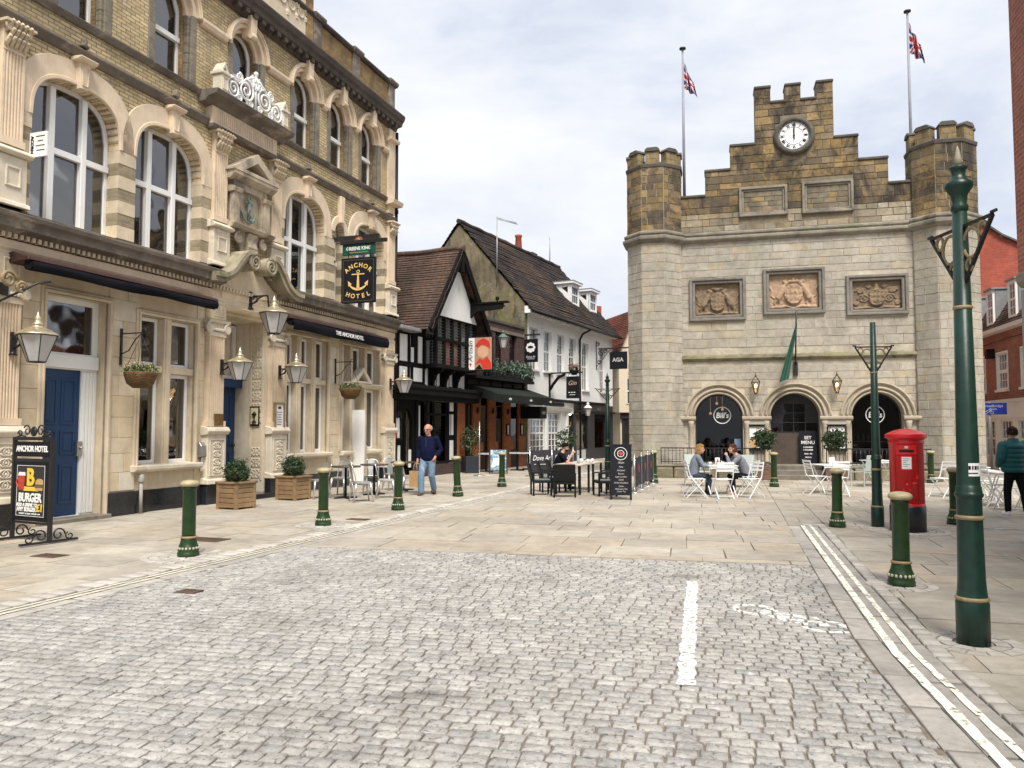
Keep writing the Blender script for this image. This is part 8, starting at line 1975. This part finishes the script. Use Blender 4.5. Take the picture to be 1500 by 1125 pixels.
# ---- man walking towards the camera with a paper bag
man = thing('person', 'balding man in a navy jumper and faded jeans walking with a paper bag', 'person', (-2.10, 19.72, 0), R(-14))
f = Fig()
HIPR, HIPL = (-.10, 0, .90), (.10, 0, .90)
KR_, AR_ = (-.105, -.20, .50), (-.10, -.20, .09); KL_, AL_ = (.10, -.02, .49), (.09, .22, .12)
SHR, SHL = (-.20, .01, 1.40), (.20, .01, 1.40); ER, WR = (-.26, .04, 1.12), (-.255, -.06, .88); EL, WL = (.31, .09, 1.13), (.215, -.07, .95)
f.loft([(0, 0, .84, .15, .11), (0, -.01, .95, .17, .13), (0, -.02, 1.1, .17, .14), (0, 0, 1.28, .18, .12), (0, .02, 1.40, .15, .09), (0, .01, 1.47, .065, .06), (0, -.005, 1.55, .058, .058)])
for h, k, a in ((HIPR, KR_, AR_), (HIPL, KL_, AL_)): f.limb([h, k, a], [.09, .06, .045])
for sh, e, w in ((SHR, ER, WR), (SHL, EL, WL)): f.limb([sh, e, w], [.055, .042, .03])
f.hand(WR, (0, -.05, -1), (-1, 0, 0), .9, 1.1, 1); f.hand(WL, (-.35, -.3, -.9), (1, -.3, 0), .6, 1.1, -1)
hm = f.head((0, -.025, 1.625), R(-8), R(4), 1.08); f.fuse('body', m_skin2, man, .0085, 3); face_bits(man, hm, True)
b = MB(hm)
for k in range(420):      # thin white hair round the sides and back
    a = rnd(R(-20), R(200)); e = rnd(-.25, .55); q = V((.083*cos(a)*cos(e), .022+.098*sin(a)*cos(e), .028+.098*sin(e)))
    if q.z < .10 and (q.y > -.02): b.leaf(q, .026, q)
b.build('hair', mat('white_hair', (.62, .58, .52), .8, .1, 20), man)
f = Fig(); f.loft([(0, -.005, .86, .175, .135), (0, -.015, .93, .19, .150), (0, -.025, 1.1, .195, .165), (0, -.005, 1.28, .205, .145), (0, .015, 1.39, .18, .11), (0, .01, 1.45, .10, .085), (0, .005, 1.475, .075, .072)])
f.limb([SHR, ER, (-.256, -.04, .92)], [.082, .062, .048]); f.limb([SHL, EL, (.235, -.04, .98)], [.082, .062, .048]); f.fuse('jumper', m_navy, man, .014, 4)
b = MB(); b.box(-.006, .006, -.168, -.155, 1.2, 1.44); b.build('placket', mat('navy_trim', (.03, .035, .08), .7, .1, 9), man)
f = Fig(); f.loft([(0, 0, .80, .15, .12), (0, 0, .88, .175, .135), (0, -.01, .95, .175, .14)])
f.limb([HIPR, KR_, (-.10, -.205, .10)], [.108, .082, .075]); f.limb([HIPL, KL_, (.09, .20, .13)], [.108, .082, .072]); f.fuse('jeans', m_jean, man, .014, 3)
for (x, y, z), p_ in (((-.10, -.24, .045), .0), ((.09, .19, .06), -.35)):
    f = Fig(); f.M = Mx.Translation((x, y, z)) @ Mx.Rotation(p_, 4, 'X'); f.sph((0, .03, .01), .06, 10, 8, sx=.75, sy=1.1, sz=.9); f.sph((0, -.08, -.005), .055, 10, 8, sx=.82, sy=1.4, sz=.65); f.box(-.045, .045, -.14, .09, -.045, -.02); f.fuse('shoe', m_shoe, man, .01, 2)
bag = thing('paper_bag', 'brown paper carrier bag held in the hand of the walking man', 'bag', man.matrix_basis @ V((-.275, -.09, .20)), R(-24))
b = MB()
A = [(-.09, -.15, 0), (.09, -.15, 0), (.09, .15, 0), (-.09, .15, 0)]; B = [(-.075, -.16, .40), (.075, -.16, .40), (.075, .16, .40), (-.075, .16, .40)]
mkraft = mat('kraft_bag', (.40, .24, .11), .75, .15, 7, .1, stains=[((.22, .12, .05), .6, (7, 7, 7), .55, .62)])
Mz = Mx.Rotation(R(90), 4, 'Z'); b.M = Mz; i = [b.p(*q) for q in A+B]
b.face((0, 3, 2, 1)); 
for k in range(4): b.face((i[k], i[(k+1) % 4], i[4+(k+1) % 4], i[4+k]))
b.build('bag_body', mkraft, bag); b = MB(Mz)
for s_ in (-1, 1): b.tube([(s_*.07, -.06, .40), (s_*.04, -.035, .56), (0, 0, .60), (s_*.04, .035, .56), (s_*.07, .06, .40)], .006, 6)
b.build('handle', mat('pale_cord', (.55, .42, .28), .8, .1, 9), bag)
# ---- man in a teal jacket walking away
tm = thing('person', 'person in a teal padded jacket and black trousers walking away at the right edge', 'person', (9.60, 15.08, 0), R(180)); tm.scale = (.94, .94, .93)
f = Fig()
f.loft([(0, 0, .86, .15, .11), (0, 0, 1.1, .15, .12), (0, 0, 1.42, .15, .09), (0, 0, 1.5, .06, .06), (0, -.01, 1.58, .058, .058)])
f.limb([(-.09, 0, .9), (-.10, .12, .5), (-.09, .22, .12)], [.09, .06, .045]); f.limb([(.09, 0, .9), (.10, -.08, .5), (.10, -.08, .09)], [.09, .06, .045])
for s_ in (-1, 1): f.limb([(s_*.2, 0, 1.43), (s_*.30, .05, 1.17), (s_*.27, -.10, 1.0)], [.055, .045, .03]); f.hand((s_*.27, -.10, 1.0), (-s_*.3, -.6, -.6), (s_, 0, 0), .6, 1., -s_)
hm = f.head((0, -.02, 1.655), R(-25), R(2), 1.04); f.fuse('body', m_skin, tm, .0095, 3); face_bits(tm, hm)
b = MB(hm); random.seed(77)
for k in range(1500):
    q = V((rnd(-1, 1), rnd(-1, 1), rnd(-1, 1))).normalized()
    if q.z > -.45 and not (q.y < -.35 and q.z < .35): q = V((q.x*.088, .02+q.y*.112, .045+q.z*.105))*rnd(.9, 1.08); b.leaf(q, .034, q)
b.sph((0, .02, .045), .095, 12, 10, sx=.86, sy=1.05); b.build('hair', mat('dark_curls', (.035, .018, .014), .6, .3, 30), tm)
f = Fig()
for k in range(6):
    z = .93+.095*k; w = .235+.012*sin(k*1.2); f.loft([(0, .0, z-.052, w*.94, .150), (0, 0, z-.03, w*1.02, .178), (0, 0, z, w*1.05, .186), (0, 0, z+.03, w*1.02, .178), (0, 0, z+.055, w*.94, .150)])
f.loft([(0, 0, 1.44, .20, .13), (0, 0, 1.50, .13, .115), (0, -.0, 1.55, .10, .10), (0, -.0, 1.58, .095, .095)])
for s_ in (-1, 1):
    P = [(s_*.21, 0, 1.42), (s_*.30, .05, 1.17), (s_*.265, -.08, 1.03)]
    f.limb(P, [.105, .088, .062])
    for t in (.15, .4, .65, .9): q = V(P[0]).lerp(V(P[1]), t); f.sph(q, .103-.012*t, 12, 8, sz=.55)
f.fuse('padded_jacket', m_teal, tm, .014, 2)
f = Fig(); f.loft([(0, 0, .80, .15, .12), (0, 0, .94, .17, .135)]); f.limb([(-.09, 0, .88), (-.10, .12, .5), (-.09, .21, .12)], [.105, .075, .062]); f.limb([(.09, 0, .88), (.10, -.08, .5), (.10, -.08, .10)], [.105, .075, .062]); f.fuse('trousers', m_dk, tm, .014, 3)
for (x, y, z), p_ in (((-.09, .19, .075), -.5), ((.10, -.11, .045), 0)):
    f = Fig(); f.M = Mx.Translation((x, y, z)) @ Mx.Rotation(p_, 4, 'X'); f.sph((0, .03, .01), .06, 10, 8, sx=.8, sy=1.1, sz=1.); f.sph((0, -.08, -.005), .056, 10, 8, sx=.85, sy=1.4, sz=.7); f.box(-.048, .048, -.14, .09, -.045, -.015); f.fuse('shoe', m_wht, tm, .01, 2)
# ---- seated figures, local facing -y, seat height .46
def seated(lab, loc, rz, top_m, leg_m, shoe_m, hair_m, hair, lean, armL, armR, headp, grp=None, cap=False, sleeve=1.0, hy=0):
    t = thing('person', lab, 'person', loc, rz); t.scale = (.92, .92, .90)
    f = Fig(); sx_, sz_ = -lean*sin(.5), 0
    sp = [(0, .06, .52), (0, .05-lean*.25, .70), (0, .04-lean*.62, .92), (0, .03-lean, 1.06)]
    f.loft([(sp[0][0], sp[0][1], sp[0][2]-.04, .15, .12), (*sp[1], .145, .115), (*sp[2], .16, .11), (*sp[3], .13, .08), (0, .02-lean*1.08, 1.12, .058, .055), (0, -.01-lean*1.2, 1.19, .054, .054)])
    sh = [(s_*.18, sp[3][1]+.01, 1.03) for s_ in (-1, 1)]
    for s_, (e, w), S0, th in ((-1, armR, sh[0], 1), (1, armL, sh[1], -1)):
        f.limb([S0, e, w], [.05, .038, .027]); d = V(w)-V(e); f.hand(w, d, (s_, -.2, .5), .8, .95, th)
    for s_ in (-1, 1): f.limb([(s_*.09, .04, .52), (s_*.11, -.38, .50), (s_*.10, -.34, .09)], [.085, .058, .042])
    hc = (0, -.03-lean*1.25, 1.26); hm = f.head(hc, headp[0], headp[1], .98); f.fuse('body', m_skin, t, .009, 3); face_bits(t, hm)
    b = MB(hm); random.seed(int(abs(loc[0])*100))
    for k in range(1400):
        q = V((rnd(-1, 1), rnd(-1, 1), rnd(-1, 1))).normalized()
        if q.y < -.25 and q.z < .45: continue
        if q.z < -.3 and not hair: continue
        r = V((q.x*.086, .016+q.y*.108, .04+q.z*.10))*rnd(.96, 1.08)
        if hair and q.z < .2 and q.y > -.2: r.z -= rnd(0, hair); r.y += .01; r.x *= 1.0+rnd(0, .12)
        b.leaf(r, .036, q)
    b.sph((0, .018, .042), .094, 12, 10, sx=.84, sy=1.04); b.build('hair', hair_m, t)
    if cap:
        b = MB(hm); b.lathe([(.094, .045), (.098, .06), (.094, .10), (.075, .125), (.03, .138), (0, .14)], 16, (0, .01)); b.slab([(-.065, -.07), (.065, -.07), (.05, -.16), (-.05, -.16)][::-1], [], 0, .01)
        for i, q in enumerate(b.v[-8:]): pass
        b2 = MB(hm); b2.quad((-.07, -.07, .055), (.07, -.07, .055), (.05, -.17, .04), (-.05, -.17, .04)); b2.quad((-.07, -.07, .065), (-.05, -.17, .046), (.05, -.17, .046), (.07, -.07, .065)); b = MB(hm); b.lathe([(.094, .045), (.098, .06), (.094, .10), (.075, .125), (.03, .138), (0, .14)], 16, (0, .01)); b.v += b2.v; o_ = len(b.v)-len(b2.v); b.f += [tuple(i+o_ for i in q) for q in b2.f]; b.sm += b2.sm; b.mi += b2.mi
        b.build('flat_cap', m_dk, t)
    f = Fig(); f.loft([(sp[0][0], sp[0][1], sp[0][2]-.03, .175, .145), (*sp[1], .17, .145), (*sp[2], .185, .14), (*sp[3], .165, .10), (0, .02-lean*1.06, 1.10, .08, .075)])
    for s_, (e, w), S0 in ((-1, armR, sh[0]), (1, armL, sh[1])):
        e_, w_ = V(e), V(w)
        if sleeve < 1: f.limb([S0, V(S0).lerp(e_, .62)], [.075, .066])
        else: f.limb([S0, e_, e_.lerp(w_, .88)], [.075, .058, .045])
    f.fuse('top', top_m, t, .013, 4)
    f = Fig(); f.loft([(0, .08, .46, .16, .12), (0, .06, .58, .165, .125)])
    for s_ in (-1, 1): f.limb([(s_*.09, .04, .52), (s_*.11, -.38, .50), (s_*.10, -.34, .12)], [.10, .075, .058])
    f.fuse('trousers', leg_m, t, .014, 3)
    for s_ in (-1, 1):
        f = Fig(); f.M = Mx.Translation((s_*.10, -.36, .045)); f.sph((0, .03, .01), .055, 10, 8, sx=.75, sy=1.1, sz=.9); f.sph((0, -.07, -.005), .05, 10, 8, sx=.82, sy=1.4, sz=.7); f.box(-.042, .042, -.13, .08, -.045, -.02); f.fuse('shoe', shoe_m, t, .01, 2)
    return t, hm
m_blond = mat('blond_hair', (.52, .33, .13), .6, .2, 20); m_auburn = mat('auburn_hair', (.14, .055, .025), .55, .25, 20)
seated('woman with blond hair in a grey hoodie seated left of the white table', (4.62, 19.9, 0), R(88), m_hood, mat('dark_denim', (.02, .028, .05), .8, .2, 15), m_dk, m_blond, .16, .10, ((.24, -.18, .80), (.12, -.42, .80)), ((-.24, -.18, .80), (-.08, -.42, .80)), (0, .1))
seated('woman with auburn hair in a grey coat holding a cup at the white table', (5.88, 19.95, 0), R(-88), m_greyw, m_dk, mat('tan_shoe', (.4, .2, .14), .6, .1, 9), m_auburn, .06, .24, ((.20, -.46, .80), (.06, -.50, 1.08)), ((-.22, -.40, .80), (-.05, -.58, .84)), (0, .05))
tmn, hmm = seated('bearded man in a dark cap and black t shirt eating at the black chairs', (1.28, 21.72, 0), R(86), m_dk, m_dk, m_dk, mat('dark_brown_hair', (.03, .017, .012), .6, .2, 20), 0, .14, ((.22, -.26, .80), (.06, -.40, 1.07)), ((-.22, -.26, .80), (-.05, -.40, 1.07)), (0, .12), cap=True, sleeve=.6)
b = MB(hmm); random.seed(55)
for k in range(350):
    q = V((rnd(-1, 1), rnd(-1, .1), rnd(-1, -.1))).normalized(); b.leaf(V((q.x*.066, -.02+q.y*.074, -.048+q.z*.075)), .022, q)
b.build('beard', bpy.data.materials['dark_brown_hair'], tmn)
snd = thing('sandwich', 'small sandwich held in both hands by the man in the cap', 'sandwich', Mx.Translation(tmn.location) @ Mx.Rotation(R(86), 4, 'Z') @ V((0, -.43, 1.01)), R(86)); b = MB(); b.sph((0, 0, 0), .06, 10, 8, sy=.7, sz=.6); b.build('bread', mat('bread', (.55, .36, .17), .8, .15, 20), snd)
